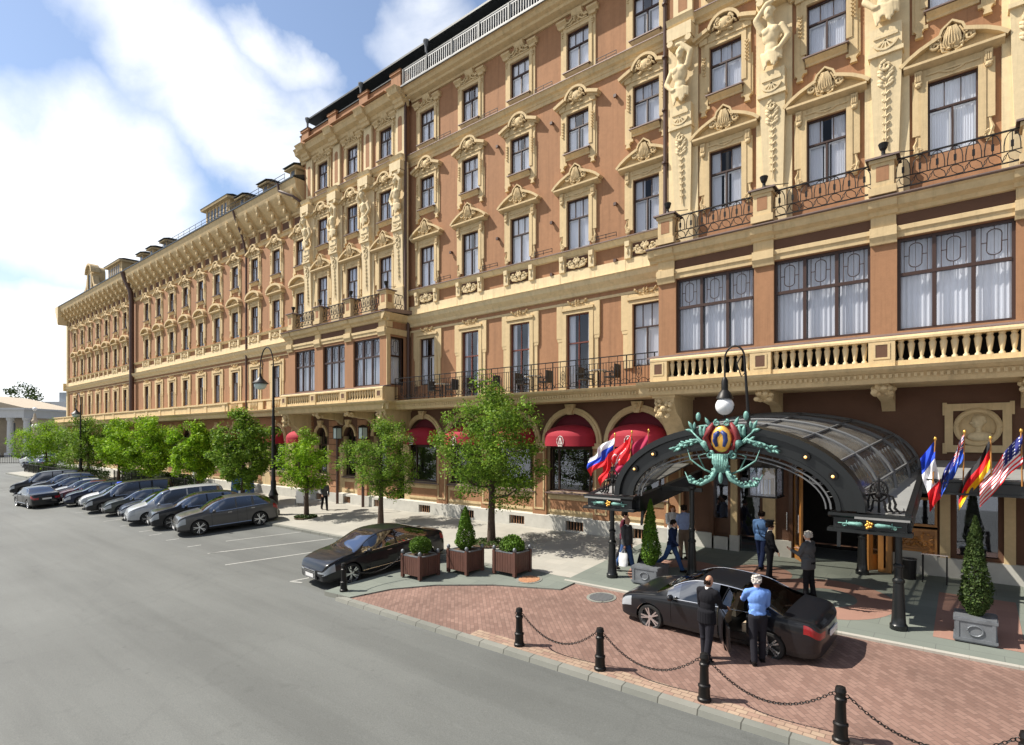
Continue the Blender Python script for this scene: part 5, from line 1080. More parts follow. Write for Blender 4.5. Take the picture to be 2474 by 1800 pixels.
# ------------------------------------------------------------------ bollards and chains
def bollard_proto():
    t = thing('bollard', '', 'bollard', (0, 0, 0), 0, 'cast iron bollards round the forecourt')
    m = MB(); m.lathe([(0.125, 0), (0.125, 0.05), (0.105, 0.07), (0.10, 0.24), (0.112, 0.26), (0.112, 0.29), (0.085, 0.31), (0.075, 0.62), (0.09, 0.64), (0.09, 0.68), (0.07, 0.70), (0.068, 0.76), (0.085, 0.79), (0.07, 0.86), (0.02, 0.88)], n=14); m.build('post', 'iron', t, 40)
    m = MB()
    for sg in (-1, 1): m.mark(); m.tube([(sg*(0.09+0.03*cos(a)), 0.0, 0.73+0.03*sin(a)) for a in [2*pi*i/8 for i in range(9)]], 0.009, 5, False)
    m.build('ring', 'iron', t); return t
BX = [-15.08, -8.08, -5.94, -3.76, -1.58, 0.6]
bl_lab = ['black iron bollard on the tip of the granite island, chained to the round-bush planter', 'leftmost black bollard on the kerb of the brick forecourt', 'second black bollard from the left on the forecourt kerb, in front of the saloon bonnet', 'third black bollard, at the feet of the man in the black coat', 'black bollard at the lower right edge of the picture, in front of the open paving', 'black bollard on the kerb to the right beyond the nearest one']
bp0 = bollard_proto()
for k, x in enumerate(BX):
    y = 10.24 if k == 0 else 10.19
    b = bp0 if k == 0 else dup(bp0); b.location = G3(x, y, 0.14 if k == 0 else 0.10); b['label'] = bl_lab[k]
lk = MB(); lk.tube([(0.030*cos(a) if abs(cos(a)) < 2 else 0, 0.017*sin(a), 0) for a in [2*pi*i/10 for i in range(11)]], 0.006, 5, False)
def chain(p, q, sag, label):
    p = Vector(p); q = Vector(q); L = (q-p).length; n = int((L+sag*0.9)/0.05); m = MB(); pts = [p.lerp(q, i/n)+Vector((0, 0, -sag*4*(i/n)*(1-i/n))) for i in range(n+1)]
    for i in range(n):
        c = (pts[i]+pts[i+1])/2; d = (pts[i+1]-pts[i]).normalized(); R = Vector((1, 0, 0)).rotation_difference(d).to_matrix() @ Matrix.Rotation(pi/2*(i % 2), 3, 'X')
        m.add([R @ Vector(v)*1.15+c for v in lk.v], lk.f)
    o = m.build('chain', 'iron'); tag(o, label, 'chain', 'chains slung between the bollards')
cl = ['black chain hanging between the leftmost and second forecourt bollards', 'black chain hanging between the second and third forecourt bollards, before the front wheel', 'black chain hanging between the third bollard and the nearest one at lower right', 'black chain running out of the picture from the nearest bollard']
for k in range(1, 5): chain(Vector(G3(BX[k], 10.19, 0.10+0.73))+Vector((0.12, 0, 0)), Vector(G3(BX[k+1], 10.19, 0.10+0.73))-Vector((0.12, 0, 0)), 0.42, cl[k-1])
chain(Vector(G3(-15.08, 10.24, 0.14+0.73))+Vector((0.1, 0.05, 0)), Vector(G3(-14.56, 12.2, 0.14+0.80)), 0.38, 'pale lit chain from the island bollard to the round-bush planter')
chain(Vector(G3(-13.72, 12.9, 0.14+0.80)), Vector(G3(-13.66, 13.4, 0.14+0.80)), 0.12, 'short chain between the round-bush planter and the cone-bush planter')
# ------------------------------------------------------------------ planters and bushes
def leaves(m, pts_fn, n, s, rd, flat=0.6):
    for i in range(n):
        p, out = pts_fn(rd); q = s*rd.uniform(0.6, 1.3)
        a = Vector((rd.gauss(0, 1), rd.gauss(0, 1), rd.gauss(0, 1))).normalized(); b = (Vector(out)*flat+Vector((rd.gauss(0, .6), rd.gauss(0, .6), rd.gauss(0, .6)))).normalized()
        u = a.cross(b); 
        if u.length < 0.05: continue
        u.normalize(); v = b.cross(u).normalized(); p = Vector(p)
        m.add([p-v*q, p+u*q*0.5, p+v*q, p-u*q*0.5], [(0, 1, 2, 3)])
def bush(kind, seed, W, Hh):
    rd = random.Random(seed); m = MB()
    if kind == 'ball':
        def fn(r):
            t = r.uniform(0, 2*pi); z = r.uniform(-0.75, 1); q = sqrt(max(0, 1-z*z)); d = (q*cos(t), q*sin(t), z); k = r.uniform(0.86, 1.03); return (d[0]*W*k, d[1]*W*k, Hh/2+d[2]*Hh/2*k), d
        leaves(m, fn, 3200, 0.034, rd)
    elif kind == 'cone':
        def fn(r):
            z = r.random()**1.35; t = r.uniform(0, 2*pi); prof = W*(0.25+0.75*min(1, z*6))*(1-z)**0.72*(1+0.10*sin(9*z+3*t+seed)+0.07*sin(23*z+5*t)); k = r.uniform(0.72, 1.04); return (prof*cos(t)*k, prof*sin(t)*k, z*Hh), (cos(t), sin(t), 0.5)
        leaves(m, fn, 6500, 0.036, rd, 0.5)
    else:
        def fn(r):
            t = r.uniform(0, 2*pi); q = r.random()**0.5; hh = Hh*(1-0.5*q*q)*r.uniform(0.25, 1.1); return (W*q*cos(t), W*q*sin(t), hh), (cos(t)*q, sin(t)*q, 0.7)
        leaves(m, fn, 2400, 0.045, rd)
    return m
def planter(name, label, x, y, dz, w_, d_, h_, wood, bk, W, Hh, seed, blabel):
    t = thing(name, label, 'planter', G3(x, y, dz), 0, 'wooden planters on the granite island' if wood else 'zinc planters by the canopy posts')
    m = MB()
    if wood:
        for sx_ in (-1, 1):
            for sy_ in (-1, 1): m.mark(); m.box(sx_*w_/2-0.05, sx_*w_/2+0.05, sy_*d_/2-0.05, sy_*d_/2+0.05, 0, h_+0.02)
        m.build('corner_post', 'planter_wood', t); m = MB(); n = 7
        for sy_ in (-1, 1):
            m.mark()
            for k in range(n): a = -w_/2+0.05+(w_-0.1)*k/n; m.box(a+0.005, a+(w_-0.1)/n-0.005, sy_*d_/2-0.025, sy_*d_/2+0.025, 0.10, h_-0.03)
        for sx_ in (-1, 1):
            m.mark()
            for k in range(n): a = -d_/2+0.05+(d_-0.1)*k/n; m.box(sx_*w_/2-0.025, sx_*w_/2+0.025, a+0.005, a+(d_-0.1)/n-0.005, 0.10, h_-0.03)
        m.build('plank_side', 'planter_wood', t)
        m = MB(); m.box(-w_/2-0.03, w_/2+0.03, -d_/2-0.03, -d_/2+0.06, h_-0.03, h_); m.box(-w_/2-0.03, w_/2+0.03, d_/2-0.06, d_/2+0.03, h_-0.03, h_); m.box(-w_/2-0.03, -w_/2+0.06, -d_/2+0.06, d_/2-0.06, h_-0.03, h_); m.box(w_/2-0.06, w_/2+0.03, -d_/2+0.06, d_/2-0.06, h_-0.03, h_); m.build('rim', 'zinc', t)
        m = MB()
        for sx_ in (-1, 1):
            for sy_ in (-1, 1): m.mark(); m.lathe([(0.03, 0), (0.05, 0.02), (0.065, 0.08), (0.045, 0.13), (0.01, 0.15)], (sx_*w_/2, sy_*d_/2, h_+0.02), 8)
        m.build('ball_finial', 'zinc', t, True)
    else:
        m.box(-w_/2, w_/2, -d_/2, d_/2, 0, h_)
        for z in (0.03, h_-0.08): m.box(-w_/2-0.02, w_/2+0.02, -d_/2-0.02, d_/2+0.02, z, z+0.06)
        for sg in (-1, 1): m.box(sg*(w_/2-0.05)-0.03, sg*(w_/2-0.05)+0.03, -d_/2-0.015, -d_/2, 0.09, h_-0.08)
        m.tube([(0.13*cos(a), -d_/2-0.012, h_/2+0.11*sin(a)) for a in [2*pi*i/16 for i in range(17)]], 0.016, 5, False)
        m.build('box', 'zinc', t)
    m = MB(); m.box(-w_/2+0.05, w_/2-0.05, -d_/2+0.05, d_/2-0.05, h_-0.08, h_-0.02); m.build('soil', 'soil', t)
    b = thing('bush', blabel, 'bush', G3(x, y, dz+h_-0.03), 0, 'clipped bushes in the planters')
    bush(bk, seed, W, Hh).build('foliage', 'leaf_dark' if seed == 5 else 'leaf_thuja', b); m = MB(); m.tube([(0, 0, -0.05), (0, 0, Hh*0.8)], [0.03, 0.01], 6); m.build('stem', 'bark', b)  # bush at the right post: darker leaf colour stands in for shade on it
planter('wooden_planter', 'brown plank planter holding the round clipped bush, beside the parked black car', -14.15, 12.56, 0.14, 0.84, 0.80, 0.74, True, 'ball', 0.36, 0.60, 1, 'round clipped green bush in the left wooden planter')
planter('wooden_planter', 'brown plank planter holding the cone-shaped bush, middle of the three', -13.2, 13.72, 0.14, 0.84, 0.76, 0.76, True, 'cone', 0.40, 1.45, 2, 'pointed cone bush in the middle wooden planter')
planter('wooden_planter', 'brown plank planter holding the loose low shrub, rightmost of the three', -11.72, 14.40, 0.14, 0.86, 0.80, 0.76, True, 'loose', 0.42, 0.50, 3, 'loose low shrub in the right wooden planter')
planter('metal_planter', 'light grey metal planter at the left canopy post, sunlit', -7.45, 15.75, 0.16, 0.80, 0.80, 0.52, False, 'cone', 0.34, 2.0, 4, 'tall bright green cone bush by the left canopy post')
planter('metal_planter', 'dark grey metal planter at the right canopy post, in shade', 0.10, 15.72, 0.16, 0.70, 0.70, 0.52, False, 'cone', 0.33, 2.15, 5, 'tall cone bush beside the right canopy post, shade coloured into its leaves')
# ------------------------------------------------------------------ street trees
def tree_mesh(seed, Ht, R, trunk_h, nleaf, ls):
    rd = random.Random(seed); tm = MB(); lean = rd.uniform(-0.12, 0.12)
    tp = [(0, 0, -0.1), (lean*0.2, 0, trunk_h*0.5), (lean*0.6, 0.03, trunk_h), (lean, 0.0, trunk_h+(Ht-trunk_h)*0.5), (lean*0.7, 0.05, Ht*0.93)]
    r0 = 0.045*Ht**0.8*0.55+0.03; tm.tube(tp, [r0*1.35, r0, r0*0.85, r0*0.45, 0.015], 9)
    tips = []
    nb = 15; zc_ = (Ht+trunk_h)/2+0.1; hz_ = (Ht-trunk_h)/2
    for k in range(nb):
        t = k/nb; z0 = trunk_h-0.1+(Ht-trunk_h)*0.70*t; a = k*2.4+rd.uniform(-0.4, 0.4)
        ell_r = R*sqrt(max(0.12, 1-((z0+0.35*hz_-zc_)/hz_)**2))*rd.uniform(0.78, 1.1)
        dirv = Vector((cos(a), sin(a), 0)); b0 = Vector((lean*(0.6+0.4*t), 0, z0)); b2 = b0+dirv*ell_r+Vector((0, 0, rd.uniform(0.15, 0.6)*hz_*0.7)); b1 = b0.lerp(b2, 0.5)+Vector((0, 0, -0.10*R+rd.uniform(-.1, .2)))
        rb = r0*0.42*(1-0.5*t); tm.tube([b0, b1, b2], [rb, rb*0.65, 0.01], 6)
        for j in range(4):
            s = rd.uniform(0.3, 1.0); p0 = b0.lerp(b1, s*2) if s < 0.5 else b1.lerp(b2, s*2-1)
            p1 = p0+Vector((rd.gauss(0, 1), rd.gauss(0, 1), rd.gauss(0.2, 0.8))).normalized()*R*rd.uniform(0.22, 0.42); tm.tube([p0, p0.lerp(p1, 0.5)+Vector((0, 0, 0.04)), p1], [rb*0.4, rb*0.25, 0.006], 4); tips.append((p1, rd.uniform(0.26, 0.42)*R*0.62))
        tips.append((b2, R*rd.uniform(0.20, 0.30))); tips.append((b1, R*rd.uniform(0.22, 0.34)))
    for k in range(8): tips.append((Vector((lean+rd.uniform(-.3, .3)*R, rd.uniform(-.3, .3)*R, Ht-hz_*rd.uniform(0.1, 0.5))), R*rd.uniform(0.20, 0.32)))
    lm = MB(); per = nleaf//len(tips)
    for c, r in tips:
        for i in range(per):
            d = Vector((rd.gauss(0, 1), rd.gauss(0, 1), rd.gauss(0, 0.75))); d = d.normalized()*r*rd.random()**0.45; p = c+d
            q = ls*rd.uniform(0.6, 1.3); n_ = (d.normalized()*0.4+Vector((rd.gauss(0, .5), rd.gauss(0, .5), 0.6+rd.gauss(0, .5)))).normalized()
            u = n_.cross(Vector((rd.gauss(0, 1), rd.gauss(0, 1), rd.gauss(0, 1)))); 
            if u.length < 0.05: continue
            u.normalize(); v = n_.cross(u); lm.add([p-v*q, p+u*q*0.55-v*q*0.1, p+v*q, p-u*q*0.55-v*q*0.1], [(0, 1, 2, 3)])
    return tm, lm
def place_tree(x, y, seed, Ht, R, th, nl, ls, leafm, label):
    t = thing('street_tree', label, 'tree', G3(x, y, 0.10), 0, 'young street trees along the pavement')
    a, b = tree_mesh(seed, Ht, R, th, nl, ls); a.build('trunk', 'bark', t, 40); b.build('crown', leafm, t)
place_tree(-15.02, 17.13, 11, 6.75, 2.15, 1.95, 21000, 0.058, 'leaf', 'tallest street tree with a wide loose crown behind the cone-bush planter')
place_tree(-22.64, 17.5, 12, 5.3, 1.70, 1.75, 14000, 0.055, 'leaf', 'thin-trunked street tree behind the parked black car, before the left bay')
place_tree(-27.83, 16.56, 13, 4.8, 1.35, 1.65, 9500, 0.060, 'leaf_bright', 'small bright street tree right of the tall street lamp')
far_t = [(-36.1, 6.1, 1.85, 'street tree just left of the tall lamp, behind the grey crossover', 'leaf'), (-42.8, 5.5, 1.7, 'bright green street tree with a visible trunk, second left of the tall lamp', 'leaf_bright'), (-52.4, 6.0, 2.35, 'broad bright street tree in the middle of the row, above the black people carrier', 'leaf_bright'), (-60.0, 6.0, 1.9, 'narrow street tree beside the broad bright one, before the long hedge', 'leaf_bright'),
         (-69.2, 6.5, 2.7, 'dense street tree below the far lamp, before the thick downpipe', 'leaf'), (-86.0, 6.4, 3.2, 'last street tree of the row, at the far corner of the wing', 'leaf_bright')]
for k, (x, ht, r, lab, lm_) in enumerate(far_t): place_tree(x, 17.0, 20+k, ht, r, 1.55, 13000, 0.095, lm_, lab)
def tree_pit(x, y, r, label, seed):
    m = MB(); rd = random.Random(seed)
    def fn(q): a = q.uniform(0, 2*pi); s = q.random()**0.5; return (r*s*cos(a), r*s*sin(a), 0.05+0.16*q.random()*(1-s*0.6)), (0, 0, 1)
    leaves(m, fn, 900, 0.05, rd); t = thing('tree_pit_plants', label, 'ground cover', G3(x, y, 0.12)); m.build('foliage', 'leaf_dark', t); m = MB(); m.lathe([(r, 0), (r*0.9, 0.03), (0.02, 0.05)], n=18); m.build('soil', 'soil', t)
tree_pit(-15.02, 17.1, 0.85, 'low dry plants round the foot of the tallest tree', 1); tree_pit(-27.83, 16.5, 0.6, 'low plants round the foot of the small bright tree by the lamp', 2)
hedge = MB(); rd = random.Random(5)
def fnh(q): return (q.uniform(-64, -46), 18.6+q.uniform(-0.35, 0.35), gz(18.6)+0.1+q.random()*1.25), (0, -0.5, 0.6)
leaves(hedge, fnh, 9000, 0.09, rd); tag(hedge.build('hedge', 'leaf_dark'), 'long dark hedge round the terrace under the far trees', 'hedge')
hedge = MB(); rd = random.Random(6)
def fnh2(q): return (q.uniform(-95, -64), 17.2+q.uniform(-0.35, 0.35), gz(17.2)+0.1+q.random()*1.1), (0, -0.5, 0.6)
leaves(hedge, fnh2, 9000, 0.10, rd); tag(hedge.build('hedge', 'leaf_dark'), 'dark hedge at the far end of the pavement, behind the farthest parked cars', 'hedge')
def ironfence(x0, x1, y, label):
    t = thing('pavement_railing', label, 'railing', G3(x0, y, 0.12)); m = MB(); n = int((x1-x0)/0.16)
    for k in range(n): m.box(0.16*k-0.01, 0.16*k+0.01, -0.01, 0.01, 0.05, 1.02)
    m.build('bars', 'iron', t); m = MB()
    for z in (0.1, 1.0): m.mark(); m.box(0, x1-x0, -0.02, 0.02, z-0.02, z+0.02)
    m.build('rail', 'iron', t); m = MB()
    for k in range(int((x1-x0)/2.4)+1): m.mark(); m.box(2.4*k-0.04, 2.4*k+0.04, -0.04, 0.04, 0, 1.12)
    m.build('railing_post', 'iron', t)
ironfence(-94, -66, 16.4, 'long black railing on the pavement behind the farthest parked cars'); ironfence(-64, -46.5, 17.8, 'black terrace railing in front of the long hedge')
# ------------------------------------------------------------------ street lamps
def street_lamp(x, y, Ht, label):
    t = thing('street_lamp', label, 'street lamp', G3(x, y, 0.1), 0, 'tall black street lamps with swan-neck arms')
    m = MB(); m.lathe([(0.34, 0), (0.34, 0.25), (0.26, 0.35), (0.24, 1.1), (0.27, 1.15), (0.20, 1.3), (0.14, 1.5), (0.15, 1.9), (0.11, 2.0), (0.085, Ht*0.55), (0.10, Ht*0.56), (0.07, Ht*0.57), (0.055, Ht*0.85)], n=12); m.build('post', 'iron', t, 40)
    m = MB(); A = [(0.75*(-1+cos(a)) , 0, Ht*0.85+1.15*sin(a)) for a in [pi*i/14 for i in range(15)]]; m.tube(A+[(-1.5, 0, Ht*0.85-0.35)], 0.035, 7)
    m.tube([(-1.30, 0, Ht*0.85+0.45), (-1.15, 0, Ht*0.85+0.2), (-1.30, 0, Ht*0.85-0.05), (-1.5, 0, Ht*0.85+0.1)], 0.022, 6); m.build('arm', 'iron', t)
    m = MB(); m.lathe([(0.05, 0), (0.07, -0.15), (0.12, -0.25), (0.40, -0.52), (0.46, -0.56), (0.44, -0.60), (0.2, -0.55)], (-1.5, 0, Ht*0.85-0.30), 16); sh = m.build('lamp_shade', 'iron', t, 40)
    m = MB(); m.lathe([(0.36, 0), (0.33, -0.2), (0.20, -0.32), (0.02, -0.36)], (-1.5, 0, Ht*0.85-0.88), 14); m.build('lamp_glass', 'lamp_frost', sh, True)
street_lamp(-30.49, 16.1, 9.9, 'tall black swan-neck street lamp behind the grey crossover'); street_lamp(-68.0, 16.1, 9.0, 'distant swan-neck street lamp before the far end of the wing')
def wall_lantern(x, label):
    t = thing('wall_lantern', label, 'lantern', (x, YW-0.42, gz(20)+0.1), 0, 'box lanterns on brown posts at the bay')
    m = MB(); m.tube([(0, 0, 0), (0, 0, 4.05)], 0.085, 8); m.build('post', 'pipe', t); m = MB(); m.box(-0.17, 0.17, -0.17, 0.17, 4.05, 4.68); m.build('lamp_glass', 'lamp_frost', t)
    m = MB(); m.lathe([(0.36, 0), (0.36, 0.05), (0.1, 0.17), (0.03, 0.18)], (0, 0, 4.68), 4, cap=True); m.lathe([(0.22, 0), (0.26, 0.05)], (0, 0, 4.0), 4)
    for sx_ in (-1, 1):
        for sy_ in (-1, 1): m.box(sx_*0.175-0.015, sx_*0.175+0.015, sy_*0.175-0.015, sy_*0.175+0.015, 4.05, 4.68)
    m.build('lantern_frame', 'iron', t)
wall_lantern(-30.25, 'box lantern on a brown post left of the slim arched window under the left bay'); wall_lantern(-27.65, 'box lantern on a brown post partly behind the thin-trunked tree')
# ------------------------------------------------------------------ entrance canopy
CX0, CX1, CXC = -9.30, -1.0, -5.05; CY = 15.1; CS = 0.11
canopy = thing('entrance_canopy', 'black art nouveau entrance canopy with arched glass vault, posts and bronze crest', 'canopy', (CXC, CY, gz(CY)))
def kb_(): m_ = MB(); m_.T = Matrix.Translation((-CXC, -CY, -gz(CY))); return m_
def kbuild(m_, name, mats, smooth=False, parent=None):
    m_.T = None; return m_.build(name, mats, parent or canopy, smooth)
def cz(y): return CS*(y-CY)
RX, RZ = 3.19, 2.0; SPR = 3.95
def apt(a, rx, rz, y): t = max(0, (y-CY-0.3)/5); return (CXC+rx*(1+0.26*t)*cos(a), y, SPR+cz(y)+rz*max(0.0, sin(a))**(1-0.22*t))
N = 30
m = kb_()      # front arch: deep moulded band
def arch_band(m, r0, z0, r1, z1, y0, y1):
    for i in range(N):
        a, b = pi-pi*i/N, pi-pi*(i+1)/N
        P = [apt(a, r0, z0, y0), apt(b, r0, z0, y0), apt(b, r1, z1, y0), apt(a, r1, z1, y0), apt(a, r0, z0, y1), apt(b, r0, z0, y1), apt(b, r1, z1, y1), apt(a, r1, z1, y1)]
        m.add(P, [(0, 1, 2, 3), (4, 7, 6, 5), (0, 4, 5, 1), (3, 2, 6, 7)])
arch_band(m, 2.70, 1.48, 3.12, 1.93, CY, CY+0.26); arch_band(m, 3.05, 1.86, 3.22, 2.03, CY-0.10, CY+0.32); arch_band(m, 2.62, 1.40, 2.72, 1.50, CY-0.05, CY+0.1)
kbuild(m, 'front_arch', 'canopy_paint')
m = kb_(); arch_band(m, 2.48, 1.27, 2.52, 1.31, CY+0.03, CY+0.08); arch_band(m, 2.38, 1.17, 2.41, 1.20, CY+0.03, CY+0.08)
for i in range(1, 12):
    a = pi*i/12; c = apt(a, 2.57, 1.36, CY+0.06)
    m.tube([(c[0]+0.10*cos(t), c[1], c[2]+0.07*sin(t)) for t in [2*pi*k/8 for k in range(9)]], 0.012, 4, False)
    if i in (2, 3, 9, 10): 
        for q in range(3): m.tube([(c[0]+(0.09+0.05*q)*cos(t+q), c[1], c[2]+(0.05+0.03*q)*sin(t+q)) for t in [pi*k/6 for k in range(9)]], 0.012, 4)
kbuild(m, 'arch_tracery', 'grey_metal')
m = kb_()       # lamps in the arch face
for a in (28, 47, 133, 152): m.mark(); c = apt(radians(a), 2.9, 1.7, CY-0.02); m.tube([(c[0], c[1], c[2]), (c[0], c[1]-0.05, c[2])], 0.10, 12)
lm_ = kbuild(m, 'arch_lamp', 'iron'); m = kb_()
for a in (28, 47, 133, 152): m.mark(); c = apt(radians(a), 2.9, 1.7, CY-0.09); m.ell(c, 0.036, 8, 6)
kbuild(m, 'arch_bulb', 'bulb', True)
YE = YW-0.1
m = kb_(); rows = [[apt(pi-pi*i/N, 3.08, 1.90, y) for i in range(N+1)] for y in (CY+0.3, YE)]; m.grid(rows); kbuild(m, 'glass_vault', 'canopy_glass', True)
m = kb_()
for y in (CY+0.3, CY+1.6, CY+2.9, CY+4.2, YE): 
    P = [apt(pi-pi*i/N, 3.12, 1.94, y) for i in range(N+1)]; m.tube(P, 0.045, 5)
for k in range(8):
    a = pi*(k+0.5)/8; m.bar(apt(a, 3.12, 1.94, CY+0.3), apt(a, 3.12, 1.94, YE), 0.05)
for yy in [CY+0.3+0.26*q for q in range(20)]:
    for a0, a1 in ((0.05, 0.5), (pi-0.5, pi-0.05)): m.bar(apt(a0, 3.11, 1.93, yy), apt(a1, 3.11, 1.93, yy), 0.02)
kbuild(m, 'vault_rib', 'grey_metal')
m = kb_()       # side roofs
for xa, xb in ((CX0, CXC-3.0), (CXC+3.0, CX1)):
    m.mark(); z = 3.84; m.add([(xa, CY-0.1, z), (xb, CY-0.1, z), (xb, YE, z+cz(YE)*1.5), (xa, YE, z+cz(YE)*1.5), (xa, CY-0.1, z-0.05), (xb, CY-0.1, z-0.05), (xb, YE, z-0.05+cz(YE)*1.5), (xa, YE, z-0.05+cz(YE)*1.5)], [(0, 1, 2, 3), (4, 7, 6, 5), (0, 4, 5, 1), (1, 5, 6, 2), (2, 6, 7, 3), (3, 7, 4, 0)])
kbuild(m, 'side_roof', 'lead_sheet')
m = kb_()       # beams and front boxes
def slope_box(m, x0, x1, y0, y1, z0, z1, k=1.0):
    m.add([(x0, y0, z0+cz(y0)*k), (x1, y0, z0+cz(y0)*k), (x1, y1, z0+cz(y1)*k), (x0, y1, z0+cz(y1)*k), (x0, y0, z1+cz(y0)*k), (x1, y0, z1+cz(y0)*k), (x1, y1, z1+cz(y1)*k), (x0, y1, z1+cz(y1)*k)], [(0, 3, 2, 1), (4, 5, 6, 7), (0, 1, 5, 4), (1, 2, 6, 5), (2, 3, 7, 6), (3, 0, 4, 7)])
for xa, xb in ((CX0, CXC-2.62), (CXC+2.50, CX1)):
    m.mark(); m.box(xa+0.06, xb-0.06, CY, CY+0.25, 3.52, 3.80); m.prof_x([(CY-0.10, 3.84), (CY-0.10, 3.90), (CY+0.3, 3.90), (CY+0.3, 3.79), (CY-0.03, 3.79)], xa-0.04, xb+0.03); m.prof_x([(CY-0.10, 3.46), (CY-0.10, 3.50), (CY-0.03, 3.54), (CY+0.3, 3.54), (CY+0.3, 3.46)], xa-0.06, xb+0.04)
    m.box(xa+0.1, xb-0.1, CY-0.015, CY, 3.55, 3.575); m.box(xa+0.1, xb-0.1, CY-0.015, CY, 3.755, 3.78)
for x in (CX0, CX1-0.12): m.mark(); slope_box(m, x, x+0.12, CY+0.25, YE, 3.48, 3.90, 1.5)
for x in (CXC-2.72, CXC+2.52): m.mark(); slope_box(m, x, x+0.18, CY+0.25, YE, 3.42, 3.88)
m.mark(); m.bar((-7.7, 16.9, 4.06), (-6.3, 16.9, 4.06), 0.09, 0.12); m.mark()
for x in (CXC-2.72, CXC+2.5): 
    m.mark()
    m.prof_x([(16.0, 3.5), (15.7, 3.5), (15.65, 3.0), (15.75, 3.3)], x+0.04, x+0.12)
m.mark(); m.box(-0.95, 7.5, 18.0, 18.2, 4.24, 4.56); m.box(-0.95, 7.5, 17.92, 18.0, 4.22, 4.27); m.box(-0.95, 7.5, 17.92, 18.2, 4.54, 4.60)
kbuild(m, 'canopy_beam', 'canopy_paint')
m = kb_(); m.add([(-0.95, 18.0, 4.58), (7.5, 18.0, 4.58), (7.5, YE, 5.0), (-0.95, YE, 5.0), (-0.95, 18.0, 4.52), (7.5, 18.0, 4.52), (7.5, YE, 4.94), (-0.95, YE, 4.94)], [(0, 1, 2, 3), (4, 7, 6, 5), (0, 4, 5, 1), (1, 5, 6, 2), (3, 7, 4, 0)])
kbuild(m, 'annex_roof', 'lead_sheet')
m = kb_()
for x in (0.3, 2.3, 4.3): m.mark(); m.ell((x, 17.96, 4.42), 0.06, 8, 6)
kbuild(m, 'beam_bulb', 'bulb', True)
m = kb_(); gm = kb_()
for c in ((CX0+CXC-2.62)/2, (CXC+2.50+CX1)/2):      # scroll trophies with gold bosses on the front boxes
    m.mark(); gm.mark()
    for sg in (-1, 1):
        m.tube([(c+sg*0.12, CY-0.05, 3.665), (c+sg*0.17, CY-0.06, 3.665), (c+sg*0.40, CY-0.05, 3.665), (c+sg*0.42, CY-0.04, 3.665), (c+sg*0.62, CY-0.03, 3.665)], [0.03, 0.055, 0.04, 0.018, 0.008], 7)
        m.bar((c+sg*0.44, CY-0.04, 3.60), (c+sg*0.44, CY-0.04, 3.74), 0.02); scroll(m, c+sg*0.50, CY-0.04, 3.63, 0.045, sg, 0.012)
    for q in range(9): gm.ell((c+0.055*cos(q*2.4)*(q/9)**.5*1.3, CY-0.07, 3.665+0.085*sin(q*2.4)*(q/9)**.5*1.1), 0.032, 6, 5)
kbuild(m, 'box_trophy', 'bronze', True); kbuild(gm, 'gold_boss', 'gold', True)
m = kb_()       # wrought iron palmettes standing on the wings
for c, yy in ((-8.55, CY+0.35), (-1.62, CY+0.35)):
    m.mark()
    zb = 3.92
    m.tube([(c+0.17*cos(t), yy, zb+0.50+0.24*sin(t)) for t in [2*pi*k/16 for k in range(17)]], 0.022, 5, False)
    for k in range(9): a = pi*k/8; m.bar((c, yy, zb+0.30), (c+0.16*cos(a), yy, zb+0.50+0.22*sin(a)), 0.015)
    m.tube([(c+0.10*cos(t), yy, zb+0.48+0.15*sin(t)) for t in [2*pi*k/12 for k in range(13)]], 0.014, 5, False)
    for sg in (-1, 1):
        for q, (w_, h_) in enumerate(((0.40, 0.42), (0.27, 0.46), (0.16, 0.30))):
            m.tube([(c+sg*0.06, yy-0.03*q, zb+h_), (c+sg*w_*0.65, yy-0.03*q, zb+h_*0.92), (c+sg*w_*0.8, yy-0.03*q, zb+h_*0.5), (c+sg*w_*0.75, yy-0.03*q, zb+0.12), (c+sg*w_, yy-0.03*q, zb+0.03), (c+sg*(w_+0.08), yy-0.03*q, zb+0.06), (c+sg*(w_+0.07), yy-0.03*q, zb+0.13)], [0.02, 0.025, 0.028, 0.03, 0.028, 0.022, 0.015], 6)
    m.tube([(c, yy, zb), (c, yy, zb+0.75), (c, yy, zb+0.86)], [0.03, 0.022, 0.008], 6); m.ell((c, yy-0.03, zb+0.40), (0.06, 0.05, 0.09), 7, 5)
kbuild(m, 'iron_palmette', 'iron')
m = kb_(); m.box(-9.45, -8.0, 16.9, 16.97, 4.62, 4.67); m.box(-9.45, -9.38, 16.9, 16.97, 4.0, 4.65); m.box(-8.5, -8.43, 16.9, 16.97, 4.0, 4.65); kbuild(m, 'flag_rail', 'iron')
def post(x, y, top, pr=None):
    m = MB(); h_ = top-gz(y)-0.16
    m.lathe([(0.175, 0), (0.175, 0.10), (0.145, 0.14), (0.135, 0.30), (0.115, 0.75), (0.105, 1.05), (0.125, 1.07), (0.125, 1.12), (0.085, 1.16), (0.085, 1.4), (0.105, 1.42), (0.105, 1.46), (0.07, 1.5), (0.07, h_-0.1), (0.11, h_-0.05), (0.11, h_)], n=16)
    m.build('canopy_post', 'canopy_paint', canopy, 35, (x-CXC, y-CY, gz(y)+0.16-gz(CY)))
post(-8.66, 15.6, 3.5); post(-1.25, 15.5, 3.5); post(-7.63, 19.4, 3.9); post(-2.48, 19.6, 3.9); post(-6.42, 17.0, 5.0) if False else post(-6.6, 16.85, 4.15)
post(1.8, 18.1, 4.25)
